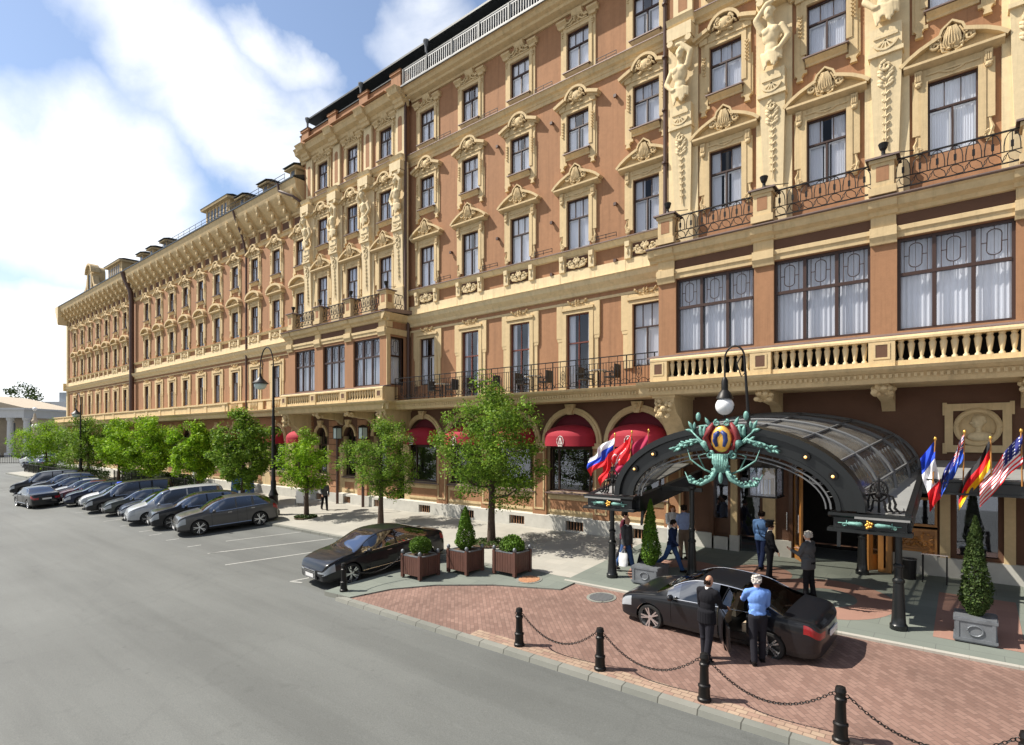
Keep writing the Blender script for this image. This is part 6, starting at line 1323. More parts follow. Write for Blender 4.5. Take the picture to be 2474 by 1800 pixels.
# bronze crest
cr = kb_(); cx_, cy_, cz_ = -5.05, CY-0.12, 5.62
def leafp(m, p, q, w_):
    p = Vector(p); q = Vector(q); p, q = [Vector((cx_+(v.x-cx_)*0.88, v.y, cz_+(v.z-cz_)*0.94)) for v in (p, q)]; d = (q-p); n_ = d.cross(Vector((0, 1, 0))).normalized()*w_*1.25; f = Vector((0, -w_*0.5, 0)); c = p+d*0.5
    m.add([p, p+d*0.3+n_, p+d*0.7+n_*0.8, q, p+d*0.7-n_*0.8, p+d*0.3-n_, p+d*0.3+f, p+d*0.7+f, c-f*0.6], [(0, 1, 6), (1, 2, 7, 6), (2, 3, 7), (3, 4, 7), (4, 5, 6, 7), (5, 0, 6), (1, 0, 8), (2, 1, 8), (3, 2, 8), (4, 3, 8), (5, 4, 8), (0, 5, 8)])
rdc = random.Random(9)
for sg in (-1, 1):
    # upper branches with upright leaves
    cr.tube([(cx_+sg*0.25, cy_, cz_-0.15), (cx_+sg*0.55, cy_-0.05, cz_-0.05), (cx_+sg*0.85, cy_-0.03, cz_+0.25)], [0.05, 0.035, 0.015], 6)
    for (a, b, c_, d, w_) in ((0.55, 0.0, 0.50, 0.42, 0.05), (0.60, 0.0, 0.66, 0.40, 0.05), (0.85, 0.22, 1.02, 0.52, 0.045), (0.85, 0.25, 0.82, 0.50, 0.04), (0.82, 0.2, 1.12, 0.28, 0.04), (0.35, 0.33, 0.50, 0.62, 0.045), (0.30, 0.35, 0.72, 0.38, 0.03)):
        leafp(cr, (cx_+sg*a, cy_, cz_+b), (cx_+sg*c_, cy_-0.06, cz_+d), w_)
    cr.ell((cx_+sg*0.62, cy_-0.05, cz_+0.60), (0.07, 0.06, 0.12), 8, 6)
    # long side sprays
    P = [(cx_+sg*0.35, cy_, cz_-0.25), (cx_+sg*0.75, cy_-0.05, cz_-0.02), (cx_+sg*1.15, cy_-0.05, cz_-0.12), (cx_+sg*1.62, cy_-0.02, cz_-0.30)]
    P = [(cx_+(a-cx_)*0.88, b, c_) for a, b, c_ in P]; cr.tube(P, [0.04, 0.045, 0.035, 0.01], 7)
    for k in range(22):
        t = k/21; q = Vector(P[1]).lerp(Vector(P[3]), t); leafp(cr, q, q+Vector((sg*rdc.uniform(0.1, 0.22), rdc.uniform(-.08, 0), rdc.uniform(-0.14, 0.14))), 0.035)
    # lower claws
    P = [(cx_+sg*0.12, cy_-0.05, cz_-0.75), (cx_+sg*0.28, cy_-0.08, cz_-1.05), (cx_+sg*0.60, cy_-0.05, cz_-1.22), (cx_+sg*0.95, cy_-0.02, cz_-1.18), (cx_+sg*1.10, cy_, cz_-0.90)]
    P = [(cx_+(a-cx_)*0.92, b, c_) for a, b, c_ in P]; cr.tube(P, [0.075, 0.07, 0.05, 0.03, 0.01], 8)
    for k in range(30):
        t = k/29*3.4; i = min(int(t), 3); q = Vector(P[i]).lerp(Vector(P[i+1]), t-i); leafp(cr, q, q+Vector((sg*rdc.uniform(0.02, 0.16), rdc.uniform(-.1, 0), rdc.uniform(-0.12, 0.10))), 0.035)
    cr.tube([(cx_+sg*0.15, cy_, cz_-0.95), (cx_+sg*0.5, cy_-0.04, cz_-0.80), (cx_+sg*0.85, cy_-0.02, cz_-0.55), (cx_+sg*0.95, cy_, cz_-0.25)], [0.03, 0.026, 0.02, 0.01], 6)
    cr.tube([(cx_+sg*0.45, cy_-0.02, cz_-0.82), (cx_+sg*0.62, cy_-0.04, cz_-0.45), (cx_+sg*0.42, cy_-0.02, cz_-0.38)], [0.022, 0.018, 0.012], 6)
    scroll(cr, cx_+sg*0.30, cy_-0.06, cz_-0.42, 0.11, sg, 0.04); scroll(cr, cx_+sg*0.12, cy_-0.05, cz_+0.42, 0.09, -sg, 0.03)
    cr.tube([(cx_+sg*0.40, cy_, cz_+0.05), (cx_+sg*0.46, cy_-0.1, cz_-0.12), (cx_+sg*0.36, cy_-0.08, cz_-0.33)], [0.05, 0.10, 0.04], 7)
for k in range(7):      # central shell
    a = -0.6+0.2*k; cr.tube([(cx_+0.25*sin(a)*1.3, cy_-0.10, cz_-0.40), (cx_+0.30*sin(a), cy_-0.15, cz_-0.62), (cx_+0.12*sin(a), cy_-0.10, cz_-0.88)], [0.055, 0.05, 0.02], 7)
cr.ell((cx_, cy_-0.12, cz_-1.02), (0.06, 0.06, 0.15), 8, 7)
kbuild(cr, 'crest_foliage', 'bronze', True)
m = kb_()      # red cartouche mantle
for sg in (-1, 1): m.tube([(cx_+sg*0.22, cy_-0.02, cz_+0.42), (cx_+sg*0.34, cy_-0.05, cz_+0.25), (cx_+sg*0.42, cy_-0.07, cz_+0.02), (cx_+sg*0.33, cy_-0.05, cz_-0.15), (cx_+sg*0.24, cy_-0.03, cz_-0.36)], [0.04, 0.075, 0.08, 0.06, 0.03], 9)
m.prof_y([(cx_-0.36, cz_-0.05), (cx_-0.2, cz_-0.38), (cx_+0.2, cz_-0.38), (cx_+0.36, cz_-0.05), (cx_+0.30, cz_+0.35), (cx_-0.30, cz_+0.35)], cy_-0.03, cy_+0.05)
kbuild(m, 'crest_mantle', 'crest_red', True)
m = kb_(); m.ell((cx_, cy_-0.06, cz_+0.0), (0.27, 0.10, 0.35), 16, 10); kbuild(m, 'crest_shield', 'gold', True)
m = kb_(); 
for sg in (-1, 1): m.tube([(cx_+sg*0.03, cy_-0.155, cz_+0.20), (cx_+sg*0.12, cy_-0.15, cz_+0.12), (cx_+sg*0.14, cy_-0.15, cz_-0.04), (cx_+sg*0.09, cy_-0.15, cz_-0.20)], [0.045, 0.065, 0.065, 0.04], 7)
m.ell((cx_-0.09, cy_-0.13, cz_+0.12), (0.09, 0.05, 0.08), 8, 6); kbuild(m, 'crest_monogram', 'crest_blue', True)
# globe lamp on a swan neck rising from the canopy crown
t = thing('globe_lamp', 'white glass globe lamp on a black swan neck above the canopy crest', 'street lamp', (-4.55, CY+0.5, SPR+1.95))
m = MB(); m.tube([(0, 0, 0), (-0.05, 0, 0.8), (-0.12, 0, 1.9)], [0.06, 0.04, 0.03], 8); A = [(-0.38+0.26*cos(a), 0, 1.9+0.34*sin(a)) for a in [pi*i/10 for i in range(11)]]; m.tube(A+[(-0.64, 0, 1.35)], 0.026, 7); m.tube([(-0.20, 0, 1.95), (-0.32, 0, 1.75), (-0.2, 0, 1.4), (-0.10, 0, 1.5)], 0.018, 6); m.build('swan_neck', 'iron', t)
m = MB(); m.lathe([(0.04, 0.55), (0.09, 0.45), (0.09, 0.2), (0.16, 0.12), (0.22, 0.0), (0.23, -0.03)], (-0.64, 0, 0.86), 14); m.build('lamp_cap', 'iron', t, 40)
m = MB(); m.ell((-0.64, 0, 0.62), 0.245, 20, 14); m.build('lamp_globe', 'glass_lamp', t, True); m = MB(); m.tube([(-0.64+0.252*cos(a), 0, 0.62+0.252*sin(a)) for a in [pi+pi*i/12 for i in range(13)]], 0.014, 5); m.lathe([(0.03, 0), (0.02, -0.08)], (-0.64, 0, 0.38), 8); m.build('globe_bracket', 'iron', t)
# hanging lantern inside the arch
t = thing('hanging_lantern', 'square glass lantern hanging under the canopy arch', 'lantern', (-4.55, 17.2, 3.95))
m = MB()
for sx_ in (-1, 1):
    for sy_ in (-1, 1): m.box(sx_*0.36-0.02, sx_*0.36+0.02, sy_*0.36-0.02, sy_*0.36+0.02, 0.03, 0.85)
m.box(-0.40, 0.40, -0.40, 0.40, 0, 0.04); m.box(-0.42, 0.42, -0.42, 0.42, 0.85, 0.90); m.lathe([(0.6, 0.90), (0.2, 1.05), (0.03, 1.1)], n=4); m.bar((0, 0, 1.1), (0, 0, 1.75), 0.03)
m.build('lantern_frame', 'iron', t); m = MB(); m.box(-0.35, 0.35, -0.35, 0.35, 0.05, 0.84); m.build('lantern_glass', 'window_glass', t); m = MB()
for x, y in ((-0.1, 0), (0.1, 0), (0, 0.1), (0, -0.1)): m.mark(); m.tube([(x, y, 0.08), (x, y, 0.5)], 0.025, 6)
m.build('candle_tube', 'glass_lamp', t)
# ------------------------------------------------------------------ flags
def flag(label, px, py, pz, top, ux, uz, L, W, cells, seed, hv=None):
    """pole from base to finial; cloth falls away from the pole top; cells(u,v)->material index"""
    t = thing('flag', label, 'flag', (px, py, pz), 0, 'national flags on the canopy')
    m = MB(); m.tube([(0, 0, 0), top], 0.018, 6); m.build('flagpole', 'wood', t); m = MB(); m.ell(top, (0.035, 0.035, 0.05), 8, 6); m.build('finial', 'gold', t, True)
    cols = ['flag_white', 'flag_blue', 'flag_red', 'flag_navy', 'flag_sky', 'flag_black', 'flag_gold', 'flag_maroon']
    nu, nv = 40, 28; rd = random.Random(seed); ph = rd.uniform(0, 6); top = Vector(top); pd = Vector(hv) if hv else top.normalized(); fly = Vector((ux, -0.05, uz)).normalized()
    rows = []
    for j in range(nv+1):
        v = j/nv; r = []
        for i in range(nu+1):
            u = i/nu; p = top-pd*(0.06+W*v*(1-0.25*u))+fly*L*u
            p += Vector((0.02*sin(9*u+ph), 0.13*sin(u*8+v*5+ph)*min(1, u*3)+0.04*sin(u*17-v*9), -0.12*u*u-0.03*sin(5*v+8*u+ph)*u)); r.append(p)
        rows.append(r)
    m = MB()
    for j in range(nv):
        for i in range(nu):
            m.mi = cols.index(cells((i+0.5)/nu, (j+0.5)/nv)); m.add([rows[j][i], rows[j][i+1], rows[j+1][i+1], rows[j+1][i]], [(0, 1, 2, 3)])
    me = m.mesh('flag_cloth', cols, True); o = obj('flag_cloth', me, t)
    import bmesh
    b = bmesh.new(); b.from_mesh(me); bmesh.ops.remove_doubles(b, verts=b.verts, dist=1e-5); b.to_mesh(me); b.free()
    return t
S3 = lambda a, b, c: (lambda u, v: a if v < 1/3 else b if v < 2/3 else c)
V3 = lambda a, b, c: (lambda u, v: a if u < 1/3 else b if u < 2/3 else c)
def usa(u, v):
    if u < 0.42 and v < 0.54: return 'flag_white' if (int(u*26) % 3 == 1 and int(v*26) % 3 == 1) else 'flag_navy'
    return 'flag_red' if int(v*13) % 2 == 0 else 'flag_white'
def anz(u, v):
    if u < 0.5 and v < 0.5:
        a, b = abs(u-0.25), abs(v-0.25)
        return 'flag_red' if min(a, b) < 0.03 or abs(u-v) < 0.02 or abs(u+v-0.5) < 0.02 else 'flag_white' if min(a, b) < 0.07 or abs(u-v) < 0.06 or abs(u+v-0.5) < 0.06 else 'flag_navy'
    def star(cu, cv, r): 
        d = sqrt(((u-cu)*1.5)**2+(v-cv)**2); a = atan2(v-cv, (u-cu)*1.5); return d < r*(0.6+0.4*cos(7*a))
    if star(0.25, 0.75, 0.13) or star(0.76, 0.2, 0.06) or star(0.76, 0.82, 0.07) or star(0.64, 0.45, 0.06) or star(0.88, 0.42, 0.05): return 'flag_white'
    return 'flag_sky' if v > 0.5 else 'flag_navy'
def ussr(u, v):
    d = sqrt(((u-0.52)*1.5)**2+(v-0.45)**2)
    return 'flag_white' if (0.17 < d < 0.21 and u > 0.40) or (abs(v-0.62) < 0.02 and 0.3 < u < 0.6) or (abs((u-0.4)*1.2-(v-0.5)) < 0.02 and 0.3 < v < 0.8) else 'flag_red'
def mar(u, v): return 'flag_black' if v > 0.66 else 'flag_white' if 0.62 < v < 0.66 and u > 0.5 else 'flag_maroon'
def fz(p): return p
# poles rise from the edge of the side roofs; cloths stream down to the left
flag('white, blue and red striped flag, leftmost on the canopy', -9.38, 16.9, 4.35, (0.05, 0.1, 1.42), -0.95, -0.62, 1.15, 0.85, S3('flag_white', 'flag_blue', 'flag_red'), 1)
flag('bright red flag with pale curved emblem, second from the left', -8.75, 16.9, 4.35, (0.05, 0.1, 1.50), -0.80, -0.70, 1.5, 0.95, ussr, 2)
flag('crimson flag with a dark lower edge, next to the arch', -8.2, 16.9, 4.35, (0.1, 0.1, 1.55), -0.80, -0.70, 1.45, 1.0, mar, 3)
fy = 17.9
flag('blue, white and red flag of vertical bands drooping at the corner of the canopy', -0.72, fy, 4.45, (0.05, 0, 1.18), 0.12, -1.0, 1.35, 0.55, V3('flag_blue', 'flag_white', 'flag_red'), 4, (0.55, 0, 0.85))
flag('navy flag with a small union cross and white star', -0.12, fy, 4.5, (0.03, 0, 1.30), -0.45, -1.0, 1.1, 0.65, anz, 5)
flag('black, red and gold striped flag', 0.42, fy, 4.5, (-0.02, 0, 1.15), -0.55, -1.0, 1.3, 0.68, S3('flag_black', 'flag_red', 'flag_gold'), 6)
flag('stars and stripes flag, rightmost', 0.97, fy, 4.5, (-0.02, 0, 1.32), -0.62, -0.95, 1.35, 0.72, usa, 7)
# ------------------------------------------------------------------ things on the first-floor terrace
def chair_p():
    t = thing('terrace_chair', '', 'chair', (0, 0, 0), 0, 'wicker chairs on the first-floor terrace')
    m = MB(); m.box(-0.24, 0.24, -0.24, 0.24, 0.40, 0.45); m.build('seat', 'dark_trim', t); m = MB(); m.box(-0.24, 0.24, 0.20, 0.25, 0.45, 0.92)
    for s_ in (-1, 1): m.box(s_*0.25-0.02, s_*0.25+0.02, -0.24, 0.24, 0.60, 0.64)
    m.build('backrest', 'dark_trim', t)
    for sx_ in (-1, 1):
        for sy_ in (-1, 1): m = MB(); m.box(sx_*0.22-0.018, sx_*0.22+0.018, sy_*0.22-0.018, sy_*0.22+0.018, 0, 0.62 if sy_ < 0 else 0.40); m.build('leg', 'dark_trim', t)
    return t
def table_p(x, y, z, label, group):
    t = thing('terrace_table', label, 'table', (x, y, z), 0, group); m = MB(); m.lathe([(0.38, 0.70), (0.38, 0.73)], n=16); m.build('tabletop', 'white_paint', t); m = MB(); m.lathe([(0.2, 0), (0.03, 0.03), (0.03, 0.70)], n=10); m.build('leg', 'iron', t)
wh = ['first', 'second', 'third', 'fourth']
c0 = chair_p(); k = 0
for j, (x, nm) in enumerate(((-20.6, 'left'), (-14.9, 'middle'), (-17.9, 'centre-left'), (-11.6, 'right'))):
    table_p(x, 19.75, 7.64, 'small round pale table at the %s of the iron-railed terrace' % nm, 'small tables on the first-floor terrace')
    for s_ in (-1, 1):
        c = c0 if k == 0 else dup(c0); c.location = (x+s_*0.62, 19.8, 7.64); c.rotation_euler = (0, 0, -s_*pi/2); k += 1
        c['label'] = 'dark chair %s of the %s terrace table' % ('left' if s_ < 0 else 'right', nm)
# ------------------------------------------------------------------ cars
def interp(tab, x):
    if x <= tab[0][0]: return tab[0][1]
    for i in range(len(tab)-1):
        a, b = tab[i], tab[i+1]
        if x <= b[0]:
            t = (x-a[0])/(b[0]-a[0]); p0 = tab[max(i-1, 0)]; p3 = tab[min(i+2, len(tab)-1)]
            m0 = (b[1]-p0[1])/(b[0]-p0[0]) if b[0] != p0[0] else 0; m1 = (p3[1]-a[1])/(p3[0]-a[0]) if p3[0] != a[0] else 0
            sl_ = (b[1]-a[1])/(b[0]-a[0])
            if sl_*m0 <= 0: m0 = 0
            if sl_*m1 <= 0: m1 = 0
            m0 = max(-abs(3*sl_), min(abs(3*sl_), m0)); m1 = max(-abs(3*sl_), min(abs(3*sl_), m1)); h_ = b[0]-a[0]
            return (2*t**3-3*t*t+1)*a[1]+(t**3-2*t*t+t)*h_*m0+(-2*t**3+3*t*t)*b[1]+(t**3-t*t)*h_*m1
    return tab[-1][1]
CARS = dict(
 sedan=dict(L=4.60, W=1.77, wb=2.76, fw=1.42, R=0.325, top=[(-2.30, 0.86), (-2.22, 0.98), (-2.05, 1.03), (-1.62, 1.08), (-0.95, 1.36), (-0.55, 1.43), (0.0, 1.455), (0.35, 1.42), (0.72, 1.28), (1.22, 1.02), (1.6, 0.95), (2.0, 0.84), (2.22, 0.72), (2.30, 0.60)],
   sh=[(-2.30, 0.80), (-2.1, 0.95), (-1.5, 0.98), (0, 0.94), (1.1, 0.90), (1.7, 0.84), (2.1, 0.74), (2.30, 0.58)], ws=(0.30, 1.24), rw=(-1.66, -0.72), sg=(-1.42, 0.98), bp=-0.30),
 coupe=dict(L=4.97, W=1.90, wb=3.02, fw=1.55, R=0.35, top=[(-2.48, 0.92), (-2.38, 1.05), (-2.15, 1.12), (-1.75, 1.22), (-1.0, 1.44), (-0.4, 1.51), (0.1, 1.52), (0.5, 1.45), (0.9, 1.28), (1.40, 1.06), (1.8, 0.99), (2.2, 0.88), (2.40, 0.78), (2.48, 0.62)],
   sh=[(-2.48, 0.84), (-2.2, 1.02), (-1.5, 1.03), (0, 0.98), (1.3, 0.94), (1.9, 0.88), (2.3, 0.76), (2.48, 0.60)], ws=(0.45, 1.42), rw=(-2.05, -0.85), sg=(-1.62, 1.1), bp=-0.28),
 suv=dict(L=4.69, W=1.90, wb=2.80, fw=1.42, R=0.37, top=[(-2.34, 0.98), (-2.28, 1.12), (-2.12, 1.28), (-1.75, 1.52), (-1.2, 1.64), (-0.5, 1.68), (0.1, 1.66), (0.55, 1.52), (0.85, 1.36), (1.22, 1.17), (1.7, 1.08), (2.1, 0.98), (2.28, 0.86), (2.34, 0.70)],
   sh=[(-2.34, 0.92), (-2.1, 1.12), (-1.4, 1.13), (0, 1.06), (1.1, 1.04), (1.8, 0.98), (2.2, 0.86), (2.34, 0.68)], ws=(0.12, 1.20), rw=(-2.26, -1.72), sg=(-1.95, 0.92), bp=-0.32),
 van=dict(L=4.95, W=1.90, wb=3.0, fw=1.55, R=0.34, top=[(-2.47, 1.05), (-2.42, 1.35), (-2.30, 1.68), (-1.9, 1.80), (-0.8, 1.84), (0.2, 1.82), (0.7, 1.68), (1.15, 1.36), (1.50, 1.15), (1.9, 1.04), (2.25, 0.92), (2.42, 0.80), (2.47, 0.64)],
   sh=[(-2.47, 0.98), (-2.2, 1.06), (-1, 1.05), (0, 1.03), (1.2, 1.0), (1.9, 0.92), (2.3, 0.80), (2.47, 0.62)], ws=(0.35, 1.50), rw=(-2.46, -2.22), sg=(-2.2, 1.15), bp=-0.45))
def car_meshes(kind, door_open=False):
    c = CARS[kind]; L, W = c['L'], c['W']; hL = L/2; xs = []
    for i in range(93):
        t = i/92; xs.append(-hL+L*(t-0.028*sin(4*pi*t)*0-0.055*sin(2*pi*t)))
    xs[0] = -hL; xs[-1] = hL
    zb = 0.21; verts = []; cls = {}; NJ = 29
    fwx = c['fw']; rwx = fwx-c['wb']
    def section(x):
        e = abs(x)/hL; wf = W/2*(1-0.02*e*e-0.10*max(0, (e-0.72)/0.28)**2.2-0.10*max(0, (e-0.93)/0.07)**3)
        zt = interp(c['top'], x); zs = min(interp(c['sh'], x), zt-0.02); g = zt-zs; k = min(1, max(0, (g-0.05)/0.35)); k = k*k*(3-2*k)
        zlow = zb+0.06*max(0, (e-0.85)/0.15)**2; out = []
        low = [(0.90, zlow), (0.965, zlow+0.03), (0.985, zlow+0.12), (0.992, zlow+0.24), (1.0, (zlow+zs)/2), (1.0, (zlow+zs)/2+min(0.08, 0.12*(zs-zlow))), (0.99, zs-0.13), (0.985, zs-0.09), (0.965, zs-0.03), (0.94, zs)]
        # lower flank, densified
        for i in range(len(low)-1):
            out.append((low[i][0]*wf, low[i][1]))
            if i in (2, 3, 4, 5, 6): out.append(((low[i][0]+low[i+1][0])/2*wf, (low[i][1]+low[i+1][1])/2))
        out.append((low[-1][0]*wf, zs)); n_low = len(out)
        yr = 0.94-0.235*k; zr = zs+g*(0.60+0.30*k)
        for i in range(1, 6): t = i/5; out.append(((0.94+(yr-0.94)*t+0.018*k*sin(pi*t))*wf, zs+(zr-zs)*t))
        for i in range(1, 8): t = i/7; out.append((yr*wf*cos(t*pi/2), zr+(zt-zr)*sin(t*pi/2)**(1.0)))
        return out, n_low
    S = [section(x) for x in xs]; nlow = S[0][1]; npt = len(S[0][0]); Ra = c['R']*1.13; wz = c['R']
    grid = {}
    for i, x in enumerate(xs):
        for j, (y, z) in enumerate(S[i][0]):
            px, pz = x, z; inside = False
            if j < nlow-1:
                for wx_ in (fwx, rwx):
                    d = sqrt((x-wx_)**2+(z-wz)**2)
                    if d < Ra: inside = (wx_, d)
            grid[i, j] = [px, y, pz, inside]
    faces = []
    for i in range(len(xs)-1):
        for j in range(npt-1):
            q = [(i, j), (i+1, j), (i+1, j+1), (i, j+1)]; ins = [grid[k][3] for k in q]
            if all(ins): continue
            faces.append((q, i, j))
    for k, g in grid.items():
        if g[3]:
            wx_, d = g[3]; 
            if d > 1e-4: s_ = Ra/d; g[0] = wx_+(g[0]-wx_)*s_; g[2] = max(wz+(g[2]-wz)*s_, 0.19) if g[2] > wz-0.1 else g[2]
    out = {n: MB() for n in ('body', 'window', 'headlight', 'tail_light', 'trim', 'door', 'door_window')}
    ws, rw, sg, bp = c['ws'], c['rw'], c['sg'], c['bp']
    for q, i, j in faces:
        x = sum(grid[k][0] for k in q)/4; z = sum(grid[k][2] for k in q)/4; y = sum(grid[k][1] for k in q)/4
        g = interp(c['top'], x)-interp(c['sh'], x); kls = 'body'
        e = abs(x)/hL
        if nlow-1 <= j < nlow+4:
            fr = (j-nlow+1)
            if sg[0] < x < sg[1] and g > 0.12+0.045*fr and not (abs(x-bp) < 0.045) and fr >= 0: kls = 'window'
            if kind != 'sedan' and kind != 'coupe' and abs(x-(rwx+0.28)) < 0.05: kls = 'body' if kls == 'window' else kls
        elif j >= nlow+4:
            if ws[0] < x < ws[1] and g > 0.10: kls = 'window'
            if rw[0] < x < rw[1] and g > (0.10 if kind in ('sedan', 'coupe') else 0.2): kls = 'window'
        zs = interp(c['sh'], x)
        if x > hL-0.36 and nlow-8 <= j < nlow-2 and y > W*0.27: kls = 'headlight'
        if x < -hL+0.28 and nlow-6 <= j < nlow-2 and y > W*0.27: kls = 'tail_light'
        if j <= 1: kls = 'trim'
        for s_ in (1, -1):
            P = [(grid[k][0], s_*grid[k][1], grid[k][2]) for k in q]
            if s_ < 0: P = P[::-1]
            kk = kls
            if door_open and s_ > 0 and rwx+0.42 < x < bp and j < nlow+4 and kls in ('body', 'window', 'trim'): kk = 'door' if kls != 'window' else 'door_window'
            out[kk].add(P, [(3, 2, 1, 0)])
    # end caps
    for i, nm, sgn in ((0, 'tail', -1), (len(xs)-1, 'nose', 1)):
        P = S[i][0]; 
        for j in range(npt-1):
            a, b = P[j], P[j+1]; nn = 12; x = xs[i]
            for q in range(nn):
                t0, t1 = -1+2*q/nn, -1+2*(q+1)/nn; zc_ = (a[1]+b[1])/2; bul = lambda t: sgn*0.07*(1-t*t)*min(1, max(0, (a[1]-0.2)*3))
                F = [(x+bul(t0), a[0]*t0, a[1]), (x+bul(t1), a[0]*t1, a[1]), (x+bul(t1), b[0]*t1, b[1]), (x+bul(t0), b[0]*t0, b[1])]
                zs = interp(c['sh'], x); kk = 'body'
                if sgn < 0 and nlow-6 <= j < nlow-2 and abs(t0+t1)/2 > 0.70: kk = 'tail_light'
                if sgn > 0 and nlow-8 <= j < nlow-2 and abs(t0+t1)/2 > 0.72: kk = 'headlight'
                if zc_ < 0.34: kk = 'trim'
                out[kk].add(F, [(0, 1, 2, 3) if sgn > 0 else (3, 2, 1, 0)])
    import bmesh
    res = {}
    for n, mb in out.items():
        if not mb.v: continue
        keys = []
        for f in mb.f:
            cx_ = sum(mb.v[i][0] for i in f)/4; cy_ = sum(mb.v[i][1] for i in f)/4; cz_ = sum(mb.v[i][2] for i in f)/4
            if n in ('headlight', 'tail_light'): keys.append(cy_ > 0)
            elif n == 'window':
                side = abs(cy_) > W/2*(0.90-0.27*max(0, min(1, (cz_-interp(c['sh'], cx_))/0.42)))
                keys.append(('s', cy_ > 0, cx_ > bp, cx_ > rwx+0.28) if side and sg[0] < cx_ < sg[1] and not (ws[0]+0.35 < cx_) else ('w', cx_ > 0))
            else: keys.append(0)
        ks = sorted(set(keys), key=str); mb.g = [ks.index(q) for q in keys]
        mt = dict(body='paint_black', window='car_glass', headlight='clear_lamp', tail_light='red_lamp', trim='dark_trim', door='paint_black', door_window='car_glass')[n]
        for qi, pc in enumerate(mb.pieces()):
            if n == 'window' and ks[qi] == ('w', True): mt = 'windscreen_glass'
            elif n == 'window': mt = 'car_glass'
            me = pc.mesh(n, mt, True); b = bmesh.new(); b.from_mesh(me); bmesh.ops.remove_doubles(b, verts=b.verts, dist=1e-4); bmesh.ops.recalc_face_normals(b, faces=b.faces) if n == 'body' else None
            b.to_mesh(me); b.free(); me.set_sharp_from_angle(angle=radians(38)); res[n if qi == 0 else n+'#%d' % qi] = me
    # extras
    m = MB()
    for s_ in (-1, 1):
        for x in (0.86 if kind != 'van' else 1.05, bp, rwx+0.62):
            if door_open and s_ > 0 and x < bp+0.01: continue
            P = section(x)[0][2:nlow]; m.mark(); m.tube([(x, s_*(y+0.003), z) for y, z in P], 0.006, 4)
        m.mark(); m.tube([(x, s_*(section(x)[0][nlow][0]+0.004), section(x)[0][nlow][1]+0.003) for x in [ws[1]+0.02+(hL-0.30-ws[1])*i/8 for i in range(9)]], 0.006, 4)
    for qi, pc in enumerate(m.pieces()): res['panel_seam#%d' % qi] = pc.mesh('panel_seam', 'dark_trim')
    m = MB()
    for s_ in (-1, 1):
        m.mark(); xs_ = [sg[0]+0.12+(sg[1]-sg[0]-0.25)*i/20 for i in range(21)]; m.tube([(x, s_*(section(x)[0][nlow+4][0]+0.006), section(x)[0][nlow+4][1]) for x in xs_ if interp(c['top'], x)-interp(c['sh'], x) > 0.2], 0.011, 4)
    for qi, pc in enumerate(m.pieces()): res['window_trim#%d' % qi] = pc.mesh('window_trim', 'chrome' if kind in ('sedan', 'suv') else 'dark_trim')
    m = MB(); hw = W/2   # under-tray, arch liners, cabin
    m.box(-hL+0.25, hL-0.25, -hw*0.82, hw*0.82, 0.19, 0.26)
    for wx_ in (fwx, rwx):
        for s_ in (-1, 1):
            A = [(wx_+Ra*cos(pi*i/12), wz+Ra*sin(pi*i/12)) for i in range(13)]
            m.grid([[(x, s_*hw*0.58, z) for x, z in A], [(x, s_*hw*0.955, z) for x, z in A]]); m.poly([(x, s_*hw*0.58, z) for x, z in A])
    m.box(-1.6, 1.15, -hw*0.80, hw*0.80, 0.26, 0.42)
    m.box(0.75, 1.1, -hw*0.78, hw*0.78, 0.6, interp(c['sh'], 1.0)-0.03)
    res['underbody'] = m.mesh('underbody', 'dark_trim')
    m = MB()
    for x in (0.15, -0.72):
        for y in (-0.38, 0.38):
            m.mark(); m.box(x-0.45, x, y-0.25, y+0.25, 0.42, 0.60); m.prof_y([(x-0.46, 0.58), (x-0.34, 0.58), (x-0.48, 1.02), (x-0.58, 1.02)], y-0.24, y+0.24); m.box(x-0.60, x-0.51, y-0.12, y+0.12, 1.02, 1.14)
    for qi, pc in enumerate(m.pieces()): res['seat#%d' % qi] = pc.mesh('seat', 'seat_beige' if door_open else 'dark_trim')
    m = MB(); zs = interp(c['sh'], hL-0.05); gz0, gz1 = zs-0.30, zs-0.06
    for s_ in ((-1, 1) if kind == 'coupe' else (0,)):
        w_ = 0.17 if s_ else 0.33; cc = s_*0.20; m.box(hL+0.035, hL+0.085, cc-w_, cc+w_, gz0, gz1)
    m.box(hL+0.03, hL+0.075, -0.45, 0.45, 0.30, 0.40); res['grille'] = m.mesh('grille', 'dark_trim')
    m = MB()
    for s_ in ((-1, 1) if kind == 'coupe' else (0,)):
        w_ = 0.18 if s_ else 0.35; cc = s_*0.20
        m.box(hL+0.05, hL+0.092, cc-w_, cc+w_, gz1, gz1+0.02); m.box(hL+0.05, hL+0.092, cc-w_, cc+w_, gz0-0.02, gz0); m.box(hL+0.05, hL+0.092, cc-w_, cc-w_+0.02, gz0, gz1); m.box(hL+0.05, hL+0.092, cc+w_-0.02, cc+w_, gz0, gz1)
        for q in range(1, 5): m.box(hL+0.085, hL+0.09, cc-w_+0.02, cc+w_-0.02, gz0+(gz1-gz0)*q/5-0.006, gz0+(gz1-gz0)*q/5+0.006)
    res['grille_trim'] = m.mesh('grille_trim', 'chrome')
    m = MB(); m.box(hL+0.075, hL+0.095, -0.26, 0.26, 0.36, 0.47); res['number_plate'] = m.mesh('number_plate', 'plate'); m = MB(); m.box(-hL-0.10, -hL-0.075, -0.26, 0.26, 0.62, 0.73); res['number_plate#1'] = m.mesh('number_plate', 'plate')
    m = MB()
